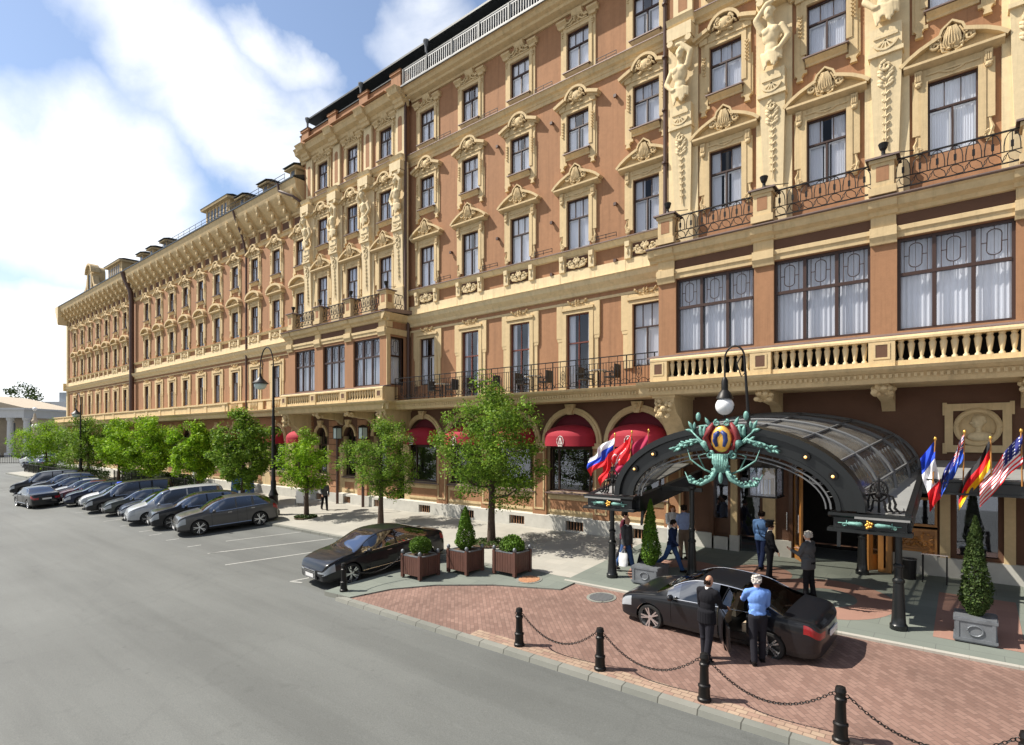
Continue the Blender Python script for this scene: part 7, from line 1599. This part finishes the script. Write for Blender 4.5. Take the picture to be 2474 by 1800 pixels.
    for s_ in (-1, 1):
        for x in (bp-0.75, bp+0.35):
            if not (door_open and s_ > 0 and x < bp): m.box(x-0.09, x+0.09, s_*hw*0.99-0.012, s_*hw*0.99+0.022*s_, interp(c['sh'], x)-0.13, interp(c['sh'], x)-0.105) if s_ > 0 else m.box(x-0.09, x+0.09, -hw*0.99-0.022, -hw*0.99+0.012, interp(c['sh'], x)-0.13, interp(c['sh'], x)-0.105)
    for s_ in (-1, 1): m.tube([(sg[0]+0.1+(sg[1]-sg[0]-0.15)*i/10, s_*hw*0.948*(1-0.0*i), interp(c['sh'], sg[0]+0.1+(sg[1]-sg[0]-0.15)*i/10)-0.004) for i in range(11)], 0.010, 4)
    for s_ in (-1, 1):
        if not (door_open and s_ > 0): m.tube([(rwx+0.42+(c['wb']-0.84)*i/6, s_*hw*0.998, 0.36) for i in range(7)], 0.010, 4)
    m.tube([(-hL-0.03+0.10*abs(i-4)**2/16, -hw*0.72+hw*1.44*i/8, 0.50) for i in range(9)], 0.012, 4)
    res['chrome_trim'] = m.mesh('chrome_trim', 'chrome')
    m = MB()
    for s_ in (-1, 1): m.mark(); m.ell((sg[1]-0.18, s_*(hw+0.10), interp(c['sh'], sg[1]-0.2)+0.06), (0.07, 0.11, 0.075), 10, 8); m.bar((sg[1]-0.12, s_*(hw-0.06), interp(c['sh'], sg[1]-0.2)+0.01), (sg[1]-0.16, s_*(hw+0.06), interp(c['sh'], sg[1]-0.2)+0.03), 0.05)
    for qi, pc in enumerate(m.pieces()): res['wing_mirror#%d' % qi] = pc.mesh('wing_mirror', 'paint_black', True)
    return res
def wheel_meshes(R):
    t = MB(); w_ = 0.105
    prof = [(R*0.76, -w_), (R*0.92, -w_), (R*0.985, -w_*0.72), (R, -w_*0.4), (R, w_*0.4), (R*0.985, w_*0.72), (R*0.92, w_), (R*0.76, w_)]
    t.lathe(prof, n=32, cap=False); t.v = [Vector((a, c_, b)) for a, b, c_ in t.v]
    r = MB(); rr = R*0.78
    r.lathe([(rr, w_*0.98), (rr*0.97, w_*0.98), (rr*0.93, w_*0.75), (rr*0.93, -w_*0.9), (rr, -w_*0.9)], n=28, cap=False)
    for k in range(5):
        for d in (-0.16, 0.16):
            a = 2*pi*k/5+d; a2 = 2*pi*k/5+d*0.55; r.bar((0.04*cos(a2), 0.04*sin(a2), w_*0.70), (rr*0.95*cos(a), rr*0.95*sin(a), w_*0.82), 0.034, 0.03)
    r.lathe([(0.06, w_*0.62), (0.06, w_*0.84), (0.02, w_*0.9)], n=12); r.v = [Vector((a, c_, b)) for a, b, c_ in r.v]
    d = MB(); d.lathe([(rr*0.9, 0.0), (rr*0.9, 0.01)], n=20); d.v = [Vector((a, c_, b)) for a, b, c_ in d.v]
    return t.mesh('tyre', 'tyre', 40), r.mesh('rim', 'alloy', 40), d.mesh('brake_disc', 'dark_trim')
WH = {k: wheel_meshes(v['R']) for k, v in CARS.items()}
CM = {k: car_meshes(k) for k in CARS}
PM = {}
def painted(me, paint):
    if (me.name, paint) not in PM: m2 = me.copy(); m2.materials[0] = MATS[paint]; PM[me.name, paint] = m2
    return PM[me.name, paint]
def car(name, label, kind, x, y, rz, paint, group='cars parked nose-out along the kerb', meshes=None, roof=None):
    t = thing(name, label, 'car', G3(x, y, 0.004), rz, group, True); ms_ = meshes or CM[kind]; c = CARS[kind]
    for n, me in ms_.items():
        n = n.split('#')[0]
        if n in ('body', 'wing_mirror', 'door'): me = painted(me, paint)
        if n in ('door_window',): continue
        o = obj(n, me, t)
        if n == 'door':
            hx = c['bp']; hy = c['W']/2*0.97; R = Matrix.Translation((hx, hy, 0)) @ Matrix.Rotation(radians(-58), 4, 'Z') @ Matrix.Translation((-hx, -hy, 0)); o.matrix_local = R
            dw = obj('window', ms_['door_window'], o)
            lin = MB(); lin.box(hx-0.92, hx-0.06, hy-0.07, hy-0.03, 0.34, 0.84); lin.build('door_lining', 'dark_trim', o)
    for wx_ in (c['fw'], c['fw']-c['wb']):
        for s_ in (-1, 1):
            ty, rm, bd = WH[kind]; wo_ = obj('wheel', ty, t, (wx_, s_*(c['W']/2-0.125), c['R'])); 
            if s_ < 0: wo_.rotation_euler = (0, 0, pi)
            obj('rim', rm, wo_); obj('brake_disc', bd, wo_)
    return t
OPEN = car_meshes('sedan', True)
# arriving saloon in the forecourt, heading left
car('saloon_car', 'black saloon with its rear door open on the brick forecourt', 'sedan', -4.58, 13.55, radians(180-3.5), 'paint_black', None, OPEN)
HD = radians(-90)   # nose towards the road
car('saloon_car', 'large black fastback saloon with a blue sunshade, parked beside the wooden planters', 'coupe', -16.60, 12.70, HD-radians(5), 'paint_black', None)
row = [('crossover_car', 'matt grey crossover, nearest of the parked row, before the tall lamp', 'suv', 'paint_grey'), ('crossover_car', 'black crossover parked next to the matt grey one', 'suv', 'paint_black'),
       ('van_car', 'silver people carrier with a bright roof, between the black crossover and a dark coupe', 'van', 'paint_silver'), ('saloon_car', 'dark navy saloon next to the silver people carrier', 'sedan', 'paint_navy'),
       ('saloon_car', 'dark olive saloon between the navy saloon and a black people carrier', 'sedan', 'paint_olive'), ('estate_car', 'long black people carrier between the olive saloon and the white car', 'van', 'paint_black'),
       ('saloon_car', 'white saloon with a blue roof light, in the parked row', 'sedan', 'paint_white'), ('saloon_car', 'navy fastback between the white car and the dark red saloon', 'coupe', 'paint_navy'),
       ('saloon_car', 'dark red saloon, the only red one in the parked row', 'sedan', 'paint_red'), ('saloon_car', 'silver-grey saloon beyond the dark red one', 'sedan', 'paint_silver'), ('saloon_car', 'navy fastback between the silver-grey saloon and the far grey crossover', 'coupe', 'paint_navy'),
       ('crossover_car', 'dark grey crossover near the far end of the row', 'suv', 'paint_grey'), ('estate_car', 'big black people carrier at the left edge of the row', 'van', 'paint_black'), ('saloon_car', 'white-roofed car, farthest left of the row', 'sedan', 'paint_white')]
px_ = [-29.95, -33.1, -35.9, -38.3, -41.0, -43.6, -46.4, -49.0, -51.5, -54.2, -57.0, -59.8, -63.0, -66.0]
for k, (nm, lab, kd, pt) in enumerate(row):
    x = px_[k]; y = 13.35 - (0.7 if k == 12 else 0)
    car(nm, lab, kd, x, y-(0.1*(k % 3)), HD-radians(13 if k < 12 else 20), pt)
car('saloon_car', 'dark grey saloon driving away to the left, seen from behind', 'sedan', -52.6, 9.9, radians(180+3), 'paint_black', None)
ss = MB(); ss.grid([[(-0.55+1.1*i/8, -0.04*sin(i*1.3), 0) for i in range(9)], [(-0.48+0.96*i/8, 0.50+0.02*sin(i), 0.36) for i in range(9)]])
for o in list(C.objects):
    if o.get('label', '').startswith('large black fastback'):
        c_ = MB(); c_.v = [(1.30-0.72*(v[1]/0.5), v[0], 1.055+v[2]*0.98-0.02) for v in ss.v]; c_.f = ss.f; c_.m = ss.m; c_.build('sunshade', 'flag_sky', o)
    if o.get('label', '').startswith('white saloon with'):
        c_ = MB(); c_.box(-0.15, 0.15, -0.6, 0.6, 1.46, 1.54); c_.build('light_bar', 'flag_blue', o)
for k in range(6):
    car('saloon_car', ['dark blue car far off in the cross street, left of the row', 'pale car far off in the cross street', 'white car far off before the columned building', 'black car far off before the columned building', 'grey car far off at the left edge', 'dark red car far off at the left edge'][k], ['sedan', 'suv', 'van', 'sedan', 'suv', 'sedan'][k], -100-6.5*k, 19+1.2*k, radians(200+7*k), ['paint_navy', 'paint_silver', 'paint_white', 'paint_black', 'paint_grey', 'paint_red'][k], 'cars far off in the cross street')
# ------------------------------------------------------------------ people
def hand_parts(m, wrist, d, s_, curl=0.5, sc=1.0):
    """palm is part of the limb; five bent fingers of their own"""
    w_ = Vector(wrist); d = Vector(d).normalized(); side = d.cross(Vector((0, 1, 0)) if abs(d.y) < 0.8 else Vector((1, 0, 0))).normalized(); n_ = side.cross(d)
    for k, (off, ln) in enumerate(((-0.030, 0.066), (-0.010, 0.078), (0.010, 0.074), (0.029, 0.058))):
        a = w_+d*0.085+n_*off; b = a+(d*cos(curl*0.6)+side*s_*sin(curl*0.6)).normalized()*ln*0.5; c = b+(d*cos(curl*1.5)+side*s_*sin(curl*1.5)).normalized()*ln*0.5; m.tube([a, b, c], [0.0095, 0.009, 0.006], 6)
    a = w_+d*0.03-n_*0.035; m.tube([a, a+d*0.035-n_*0.02+side*s_*0.012, a+d*0.065-n_*0.012+side*s_*0.025], [0.012, 0.011, 0.007], 6)
def person(label, x, y, face, Ht=1.76, top='cl_black', legs='cl_trouser', hair='hair_dark', skin='skin', stride=0.0, arms=((0.1, 0.1), (0.1, 0.1)), lean=0.0, stout=1.0, bald=False, cap=False, longhair=False, skirt=False, coat=0.0, shoe='shoe', dz=0.10, strap=False, apron=False, tucked=False):
    """face = heading angle; arms: (raise forward, bend) for each side, radians; x axis of the figure is forward"""
    t = thing('person', label, 'person', G3(x, y, dz), face, None); k = Ht/1.76
    hipz = 0.92; hl = []
    for s_ in (-1, 1):
        a = stride*s_; kn = (0.44*sin(a)+0.0, s_*0.095, hipz-0.44*cos(a)); fa = a-max(0, -a)*0.9-0.05; ft = (kn[0]+0.42*sin(fa), s_*0.10, max(0.085, kn[2]-0.42*cos(fa))); hl.append((( 0.0, s_*0.09, hipz), kn, ft))
    up = lambda z: (sin(lean)*(z-hipz), 0, hipz+cos(lean)*(z-hipz))
    def U(dx_, y_, z): b = up(z); return (b[0]+dx_*cos(lean), y_, b[2]-dx_*sin(lean))
    # body: head, neck, forearms, hands, shins
    m = MB(); hc = U(0.025, 0, 1.645)
    caps(m, [U(-0.01, 0, 1.40), U(0.015, 0, 1.56)], [0.06, 0.055]); m.ell(hc, (0.093, 0.076, 0.115), 14, 11); m.ell(U(0.05, 0, 1.585), (0.06, 0.052, 0.06), 10, 8)
    m.ell(U(0.122, 0, 1.63), (0.02, 0.014, 0.025), 7, 5); m.ell(U(0.10, 0, 1.585), (0.012, 0.026, 0.008), 6, 5)
    for s_ in (-1, 1): m.ell(U(0.02, s_*0.078, 1.635), (0.018, 0.012, 0.032), 7, 5); m.ell(U(0.095, s_*0.032, 1.662), (0.012, 0.018, 0.008), 6, 5)
    m.ell(U(0, 0, 1.2), (0.10, 0.15, 0.25), 10, 8); m.ell(U(0, 0, 0.98), (0.10, 0.14, 0.14), 10, 8)
    hands = []; J = []
    for s_, (ra, be) in zip((-1, 1), arms):
        sh = Vector(U(0, s_*0.19*(0.5+0.5*stout), 1.42)); el = sh+Vector((0.29*sin(ra+lean*0.5), s_*0.035, -0.29*cos(ra+lean*0.5))); wr = el+Vector((0.25*sin(ra+be), -s_*0.03, -0.25*cos(ra+be))); dd = (wr-el).normalized()
        caps(m, [sh, el, wr, wr+dd*0.075], [0.05, 0.042, 0.027, 0.030]); hands.append((wr, dd, s_)); J.append((sh, el, wr, s_))
        m.ell(wr+dd*0.05, (0.032, 0.032, 0.04), 8, 6)
    for h_, kn, ft in hl: caps(m, [h_, kn, ft], [0.085, 0.055, 0.040]); caps(m, [(ft[0], ft[1], 0.06+ft[2]-0.085), (ft[0]+0.12, ft[1], 0.04+ft[2]-0.085)], [0.045, 0.035])
    me = capsules_to_mesh('body', m, 0.013, skin, 3)
    hm = MB()
    for wr, dd, s_ in hands: hand_parts(hm, wr+dd*0.0, dd, s_)
    import bmesh
    b = bmesh.new(); b.from_mesh(me); tmp = hm.mesh('tmp', skin); b.from_mesh(tmp); b.to_mesh(me); b.free(); bpy.data.meshes.remove(tmp)
    for p in me.polygons: p.use_smooth = True
    obj('body', me, t)
    # jacket or shirt
    m = MB(); bl = stout; rd = random.Random(int(abs(x*97)))
    m.ell(U(0.0, 0, 1.30), (0.135*bl, 0.195*bl, 0.19), 14, 10); m.ell(U(0.01+0.05*(bl-1)*3, 0, 1.12), (0.13*bl**1.5, 0.165*bl, 0.20), 14, 10); m.ell(U(0.0, 0, 1.0 if tucked else 0.98), (0.125*bl, 0.165*bl, 0.08 if tucked else 0.13), 14, 9)
    caps(m, [U(-0.01, -0.15, 1.43), U(0, 0, 1.475), U(-0.01, 0.15, 1.43)], [0.07, 0.065, 0.07])
    for sh, el, wr, s_ in J: caps(m, [sh, el, wr-(wr-el)*0.08], [0.078, 0.058, 0.045], 10); m.ell(el, (0.062, 0.058, 0.062), 8, 6)
    if coat:
        for i in range(20):
            a = 2*pi*i/20; caps(m, [(0.10*cos(a), 0.145*bl*sin(a), 1.02), (0.125*cos(a)+0.01, 0.168*bl*sin(a), 0.90-coat)], [0.05, 0.036], 8)
    elif not tucked:
        for i in range(20): a = 2*pi*i/20; caps(m, [(0.10*cos(a), 0.145*bl*sin(a), 1.0), (0.112*cos(a), 0.155*bl*sin(a), 0.89)], [0.045, 0.035], 8)
    for i in range(10): 
        a = rd.uniform(0, 2*pi); z = rd.uniform(0.98, 1.38); caps(m, [U(0.12*bl*cos(a), 0.165*bl*sin(a), z), U(0.115*bl*cos(a+0.5), 0.16*bl*sin(a+0.5), z-rd.uniform(0.03, 0.1))], [0.02, 0.012], 6)
    o = obj('jacket', capsules_to_mesh('jacket', m, 0.014, top, 2), t)
    m = MB()
    if skirt: m.lathe([(0.05, 0), (0.15, 0.0), (0.20, -0.30), (0.23, -0.50), (0.22, -0.5)], (0, 0, hipz+0.08), 16)
    m.ell((0, 0, hipz+0.02), (0.125*bl, 0.165*bl, 0.13), 12, 9)
    for h_, kn, ft in hl:
        caps(m, [h_, kn, (ft[0], ft[1], ft[2]+0.0)], [0.105, 0.078, 0.066], 10); m.ell((kn[0]-0.01, kn[1], kn[2]-0.03), (0.082, 0.075, 0.07), 8, 6); m.ell((ft[0]+0.02, ft[1], ft[2]), (0.075, 0.066, 0.05), 8, 6)
    obj('trousers', capsules_to_mesh('trousers', m, 0.015, legs, 2), t)
    m = MB()
    for h_, kn, ft in hl:
        m.mark(); zz = ft[2]-0.085; m.ell((ft[0]+0.06, ft[1], zz+0.04), (0.14, 0.05, 0.045), 10, 7); m.ell((ft[0]-0.02, ft[1], zz+0.05), (0.06, 0.046, 0.055), 8, 6); m.box(ft[0]-0.07, ft[0]+0.18, ft[1]-0.045, ft[1]+0.045, zz, zz+0.02)
    m.build('shoe', shoe, t, True)
    if not bald:
        m = MB(); m.ell(U(0.0, 0, 1.68), (0.105, 0.088, 0.10), 14, 10)
        for i in range(40):
            a = rd.uniform(0.6, 2*pi-0.6); z = rd.uniform(1.60, 1.77); q = sqrt(max(0.05, 1-((z-1.68)/0.115)**2)); m.ell(U(0.10*q*cos(a)-0.005, 0.085*q*sin(a), z), (0.026, 0.026, 0.022), 6, 4)
        if longhair:
            for i in range(40): a = rd.uniform(1.2, 2*pi-1.2); m.ell(U(0.095*cos(a)-0.015, 0.10*sin(a), rd.uniform(1.44, 1.68)), (0.035, 0.035, 0.045), 6, 5)
        o = m.build('hair', hair, t, True)
        if cap: m = MB(); c_ = U(-0.0, 0, 1.76); m.lathe([(0.11, -0.05), (0.105, 0.0), (0.135, 0.05), (0.12, 0.07), (0.02, 0.08)], c_, 16); m.ell((c_[0]+0.10, 0, c_[2]-0.045), (0.07, 0.075, 0.012), 10, 5); m.build('peaked_cap', 'cl_black', t, 40)
    else:
        m = MB()
        for i in range(34): a = rd.uniform(1.9, 2*pi-1.9); m.ell(U(0.085*cos(a), 0.078*sin(a), rd.uniform(1.58, 1.66)), (0.016, 0.016, 0.02), 6, 4)
        m.build('hair', hair, t, True)
    m = MB(); m.lathe([(0.075, 0), (0.062, 0.055)], U(0.005, 0, 1.475), 14, cap=False); m.build('shirt_collar', 'cl_white' if top in ('cl_black', 'cl_navy', 'cl_maroon', 'cl_grey') else top, t)
    if strap: m = MB(); m.tube([U(0.06, 0.14, 1.48), U(-0.02, 0.13, 1.50), U(-0.15, 0.05, 1.30), U(-0.16, -0.02, 1.05), U(-0.10, -0.17, 0.95)], 0.014, 5); m.build('bag_strap', 'cl_black', t)
    t.scale = (k, k, k); return t
def bag(label, x, y, z, w_, h_, d_, mt, rz=0.0):
    t = thing('bag', label, 'bag', (x, y, z), rz); m = MB(); rd = random.Random(3)
    rows = []
    for j in range(8):
        v = j/7; ww = w_*(0.5+0.06*sin(v*3)); dd = d_*0.5*(1-0.75*v)
        rows.append([(ww*cos(a)*(1-0.1*v)+rd.uniform(-.006, .006), dd*sin(a)+rd.uniform(-.006, .006), h_*v) for a in [2*pi*i/16 for i in range(17)]])
    m.grid(rows); m.poly(rows[0][:-1]); m.build('pouch', mt, t, True); m = MB()
    for s_ in (-1, 1): m.tube([(-w_*0.2, s_*0.01, h_), (0, s_*0.012, h_+0.14), (w_*0.2, s_*0.01, h_)], 0.008, 5)
    m.build('handle', mt, t)
RT = radians
# by the saloon
person('man in a black suit standing at the open car door, back turned', -4.30, 11.78, RT(75), 1.78, 'cl_black', 'cl_trouser', 'hair_dark', 'skin_tan', 0.10, ((0.35, 0.9), (0.12, 0.25)), 0.10, 1.02, bald=True, coat=0.10)
person('grey-haired man in a blue shirt and dark trousers leaning to the open rear door', -3.40, 12.25, RT(118), 1.78, 'cl_blue', 'cl_trouser', 'hair_grey', 'skin', -0.10, ((0.35, 0.6), (0.75, 0.6)), 0.14, 1.0, tucked=True)
person('white-haired stout man in a dark suit standing behind the saloon', -3.35, 16.75, RT(165), 1.74, 'cl_grey', 'cl_black', 'hair_grey', 'skin', 0.05, ((0.35, 1.5), (0.4, 1.5)), 0.02, 1.28, coat=0.12, dz=0.16)
person('chauffeur in a black suit and peaked cap behind the saloon, facing right', -4.55, 17.6, RT(25), 1.72, 'cl_black', 'cl_black', 'hair_dark', 'skin', 0.05, ((0.2, 0.3), (0.2, 0.3)), 0.0, 1.0, cap=True, dz=0.16)
person('man in a steel-blue jacket with a shoulder strap walking to the entrance', -5.10, 18.75, RT(80), 1.80, 'cl_steel', 'cl_navy', 'hair_dark', 'skin', 0.20, ((0.1, 0.2), (0.15, 0.2)), 0.03, 1.08, strap=True, dz=0.16)
# group by the left post
person('bald man in a grey jacket carrying a white bag, walking left of the cone bush', -8.55, 16.3, RT(-5), 1.76, 'cl_grey', 'cl_jeans', 'hair_dark', 'skin_tan', 0.28, ((0.05, 0.1), (0.05, 0.12)), 0.04, 1.05, bald=True, dz=0.16)
bag('white plastic bag in the hand of the bald man in grey', -8.50, 16.02, gz(16)+0.42, 0.30, 0.42, 0.14, 'plastic_bag')
person('man in a maroon jacket half hidden by the left canopy post', -8.93, 16.9, RT(10), 1.80, 'cl_maroon', 'cl_trouser', 'hair_dark', 'skin', 0.22, ((0.1, 0.1), (0.1, 0.1)), 0.03, 1.1, dz=0.16)
person('person in a dark blue anorak behind the cone bush', -8.25, 17.35, RT(40), 1.68, 'cl_navy', 'cl_jeans', 'hair_dark', 'skin', 0.15, ((0.2, 0.3), (0.2, 0.3)), 0.05, 1.1, dz=0.16)
person('person in a navy jacket and jeans striding right of the cone bush', -7.30, 16.95, RT(0), 1.66, 'cl_navy', 'cl_jeans', 'hair_dark', 'skin', 0.42, ((0.3, 0.4), (-0.2, 0.3)), 0.10, 1.0, dz=0.16)
person('red-haired woman in white blouse and pale trousers talking by the wall', -8.15, 19.0, RT(-50), 1.70, 'cl_white', 'cl_palegrey', 'hair_red', 'skin', 0.08, ((0.4, 1.2), (0.3, 1.0)), 0.0, 0.95, longhair=True, dz=0.16)
person('tall man in pale blue shirt and brown trousers facing the red-haired woman', -7.55, 18.55, RT(150), 1.84, 'cl_lightblue', 'cl_khaki', 'hair_dark', 'skin_tan', 0.06, ((0.2, 0.4), (0.3, 0.9)), 0.0, 1.08, dz=0.16, tucked=True)
bag('white paper bag held by the tall man in the pale blue shirt', -7.72, 18.2, gz(18.2)+0.72, 0.24, 0.42, 0.12, 'plastic_bag')
t = thing('wheeled_suitcase', 'dark grey wheeled case leaning by the bald man', 'suitcase', G3(-8.0, 16.25, 0.16), RT(20)); m = MB(); m.add([(-0.2, -0.12, 0.06), (0.2, -0.12, 0.06), (0.2, 0.12, 0.06), (-0.2, 0.12, 0.06), (-0.05, -0.12, 0.66), (0.33, -0.12, 0.62), (0.33, 0.12, 0.62), (-0.05, 0.12, 0.66)], [(0, 3, 2, 1), (4, 5, 6, 7), (0, 1, 5, 4), (1, 2, 6, 5), (2, 3, 7, 6), (3, 0, 4, 7)]); m.build('shell', 'cl_black', t)
m = MB(); m.bar((0.1, 0, 0.64), (0.22, 0, 0.98), 0.02); m.bar((0.22, -0.08, 0.98), (0.22, 0.08, 0.98), 0.025); m.build('handle', 'grey_metal', t); m = MB(); m.tube([(0.0, -0.13, 0.05), (0.0, -0.10, 0.05)], 0.05, 10); m.tube([(0.0, 0.10, 0.05), (0.0, 0.13, 0.05)], 0.05, 10); m.build('wheel', 'tyre', t)
person('woman in grey top walking on the pavement by the small bright tree', -29.0, 18.4, RT(-20), 1.70, 'cl_grey', 'cl_black', 'hair_dark', 'skin', 0.25, ((0.2, 0.5), (0.2, 0.4)), 0.05, 0.95, dz=0.12)
# ------------------------------------------------------------------ pavement clutter
t = thing('waste_bin', 'dark round ash bin at the foot of the entrance wall', 'bin', G3(-1.35, 19.75, 0.16)); m = MB(); m.lathe([(0.17, 0), (0.19, 0.55), (0.17, 0.55), (0.16, 0.45)], n=16); m.build('bin_body', 'iron', t); m = MB(); m.lathe([(0.2, 0.55), (0.205, 0.58), (0.16, 0.58)], n=16, cap=False); m.build('rim', 'grey_metal', t)
t = thing('side_table', 'small metal-topped table by the entrance wall', 'table', G3(-0.75, 19.7, 0.16)); m = MB(); m.box(-0.3, 0.3, -0.2, 0.2, 0.78, 0.81); m.build('tabletop', 'chrome', t)
for sx_ in (-1, 1):
    for sy_ in (-1, 1): m = MB(); m.box(sx_*0.27-0.015, sx_*0.27+0.015, sy_*0.17-0.015, sy_*0.17+0.015, 0, 0.78); m.build('leg', 'iron', t)
def cart(x, y, label, h_, mt):
    t = thing('covered_cart', label, 'cart', G3(x, y, 0.12)); m = MB(); rd = random.Random(int(x))
    rows = [[((0.55-0.1*v)*cos(a)+rd.uniform(-.02, .02), (0.4-0.08*v)*sin(a)+rd.uniform(-.02, .02), 0.1+h_*v) for a in [2*pi*i/14 for i in range(15)]] for v in (0, 0.3, 0.6, 0.9, 1.0)]
    m.grid(rows); m.poly(rows[-1][:-1]); m.build('cover', mt, t); m = MB()
    for sx_ in (-1, 1): m.tube([(sx_*0.4, -0.4, 0.08), (sx_*0.4, -0.34, 0.08)], 0.08, 10)
    m.build('wheel', 'tyre', t)
cart(-41.8, 19.3, 'dark blue covered cart on the terrace behind the parked row', 1.35, 'cl_steel'); cart(-39.3, 18.9, 'light blue draped cart right of the dark blue one', 1.1, 'cl_jeans'); cart(-40.4, 19.2, 'white-topped low cabinet between the two blue carts', 0.8, 'white_paint')
def parasol(x, y, label):
    t = thing('closed_parasol', label, 'parasol', G3(x, y, 0.12), 0, 'closed parasols on the pavement terrace'); m = MB(); m.tube([(0, 0, 0), (0, 0, 2.7)], 0.025, 8); m.build('pole', 'grey_metal', t); m = MB(); m.lathe([(0.05, 1.3), (0.15, 1.35), (0.10, 1.9), (0.03, 2.65)], n=9); m.build('canopy_cloth', 'cl_white', t); m = MB(); m.lathe([(0.3, 0), (0.3, 0.08), (0.05, 0.1)], n=14); m.build('base', 'grey_metal', t)
parasol(-46.5, 18.2, 'closed white parasol on the terrace, behind the long dark people carrier'); parasol(-53.0, 18.0, 'closed white parasol farther left on the terrace')
t = thing('stacked_deckchair', 'folded white chair leaning near the tall lamp', 'chair', G3(-32.0, 18.6, 0.12), 0.5); m = MB(); m.box(-0.25, 0.25, -0.02, 0.02, 0.15, 0.9); m.T = Matrix.Rotation(-0.4, 4, 'X'); m.build('canvas', 'cl_white', t); m = MB(); m.bar((-0.27, -0.1, 0), (-0.27, 0.25, 0.95), 0.03); m.bar((0.27, -0.1, 0), (0.27, 0.25, 0.95), 0.03); m.bar((-0.27, 0.3, 0), (-0.27, -0.05, 0.6), 0.03); m.bar((0.27, 0.3, 0), (0.27, -0.05, 0.6), 0.03); m.build('chair_frame', 'grey_metal', t)
# ------------------------------------------------------------------ distant buildings at the left edge
def ray(px, t): X = (px-1237)/1357; return (t*(.7757*X-.6315), t*(.7757+.6315*X))
t = thing('columned_building', 'low pale columned building with a pediment at the far left edge', 'building', (*ray(30, 118), 1.8), RT(39))
def lb(): return MB()
m = lb(); m.box(-24, 4.6, 0, 12, 0, 8.0); m.build('wall', 'far_stone', t)
m = lb(); m.box(-24.4, 5.2, -3.2, 12, 8.0, 9.6); m.box(-24.8, 5.6, -3.5, 12, 9.6, 10.0); m.build('entablature', 'far_white', t)
m = lb(); m.add([(-24.8, -3.5, 10.0), (5.6, -3.5, 10.0), (-7.5, -3.5, 13.0), (-24.8, 12, 10.0), (5.6, 12, 10.0), (-7.5, 12, 13.0)], [(0, 1, 2), (3, 5, 4), (0, 3, 4, 1), (1, 4, 5, 2), (2, 5, 3, 0)]); m.build('pediment', 'far_stone', t)
for k in range(9): m = lb(); m.box(-22.6+3.35*k, -21.2+3.35*k, -2.9, -1.5, 0, 0.8); m.lathe([(0.62, 0.8), (0.60, 3), (0.52, 7.3), (0.7, 7.6), (0.75, 8.0)], (-21.9+3.35*k, -2.2, 0), 14); m.build('column', 'far_white', t)
for k in range(8): m = lb(); m.box(-20.9+3.35*k, -19.5+3.35*k, -0.08, 0, 1.0, 3.6); m.box(-20.9+3.35*k, -19.5+3.35*k, -0.08, 0, 4.5, 7.0); m.build('window', 'far_glass', t)
t = thing('distant_block', 'low grey-blue block with a white roof, beyond the columned building', 'building', (*ray(128, 190), 1.7), RT(39)); m = lb(); m.box(-14, 12, 0, 14, 0, 13.0); m.build('wall', 'far_grey', t); m = lb(); m.box(-14.5, 12.5, -0.4, 14, 13.0, 16.2); m.build('roof', 'far_white', t); m = lb(); m.box(0.5, 9.5, 2, 12, 16.2, 19.5); m.build('rooftop_storey', 'far_grey', t)
for k in range(9): m = lb(); m.box(-12+2.6*k, -10.2+2.6*k, -0.1, 0, 8.5, 11.5); m.build('window', 'far_glass', t)
def far_tree(px, tt, R, Hh, label, seed):
    x, y = ray(px, tt); t = thing('distant_tree', label, 'tree', (x, y, 1.75)); rd = random.Random(seed); m = MB()
    m.tube([(0, 0, 0), (0, 0, Hh*0.6)], [0.4, 0.2], 7); m.build('trunk', 'bark', t); m = MB()
    for q in range(60):
        c = Vector((rd.gauss(0, 0.45)*R, rd.gauss(0, 0.45)*R, Hh*0.65+rd.gauss(0, 0.16)*Hh))
        for i in range(55):
            d = Vector((rd.gauss(0, 1), rd.gauss(0, 1), rd.gauss(0, 0.8))).normalized()*R*0.27*rd.random()**0.4; p = c+d; s_ = 0.32; u = Vector((rd.gauss(0, 1), rd.gauss(0, 1), rd.gauss(0, 1))).normalized(); v = u.cross(d.normalized()+Vector((0.01, 0, 0))); v.normalize(); m.add([p-v*s_, p+u*s_*0.6, p+v*s_, p-u*s_*0.6], [(0, 1, 2, 3)])
    m.build('crown', 'leaf_dark', t)
far_tree(62, 150, 6.0, 18, 'dark tree crown above the columned building', 1); far_tree(150, 135, 3.5, 8, 'dark tree between the columned building and the hotel corner', 2); far_tree(118, 128, 3, 7, 'dark low tree right of the columned building', 3)
t = thing('far_railing', 'long dark iron railing in front of the columned building', 'railing', (*ray(80, 92), gz(20)), RT(39)); m = MB()
for k in range(110): m.box(-15+0.3*k, -14.96+0.3*k, 0, 0.04, 0, 1.3)
m.box(-15, 18, 0, 0.06, 1.25, 1.33); m.box(-15, 18, 0, 0.06, 0.1, 0.16); m.build('bars', 'iron', t)
far_l = thing('street_lamp', 'ornate brown lamp column with white globes beside the columned building', 'street lamp', (*ray(84, 100), gz(20))); m = MB(); m.lathe([(0.5, 0), (0.5, 0.8), (0.3, 1.2), (0.25, 6.5), (0.5, 7.2), (0.3, 7.6), (0.1, 8.6)], n=10); m.build('post', 'far_stone', far_l); m = MB()
for x, z in ((-1.1, 6.3), (1.1, 6.3), (0, 9.3)): m.ell((x, 0, z), 0.34, 10, 8)
m.build('lamp_globe', 'glass_lamp', far_l, True); m = MB(); m.tube([(-1.1, 0, 6.0), (-0.6, 0, 5.6), (0, 0, 6.2), (0.6, 0, 5.6), (1.1, 0, 6.0)], 0.06, 6); m.build('arm', 'iron', far_l)
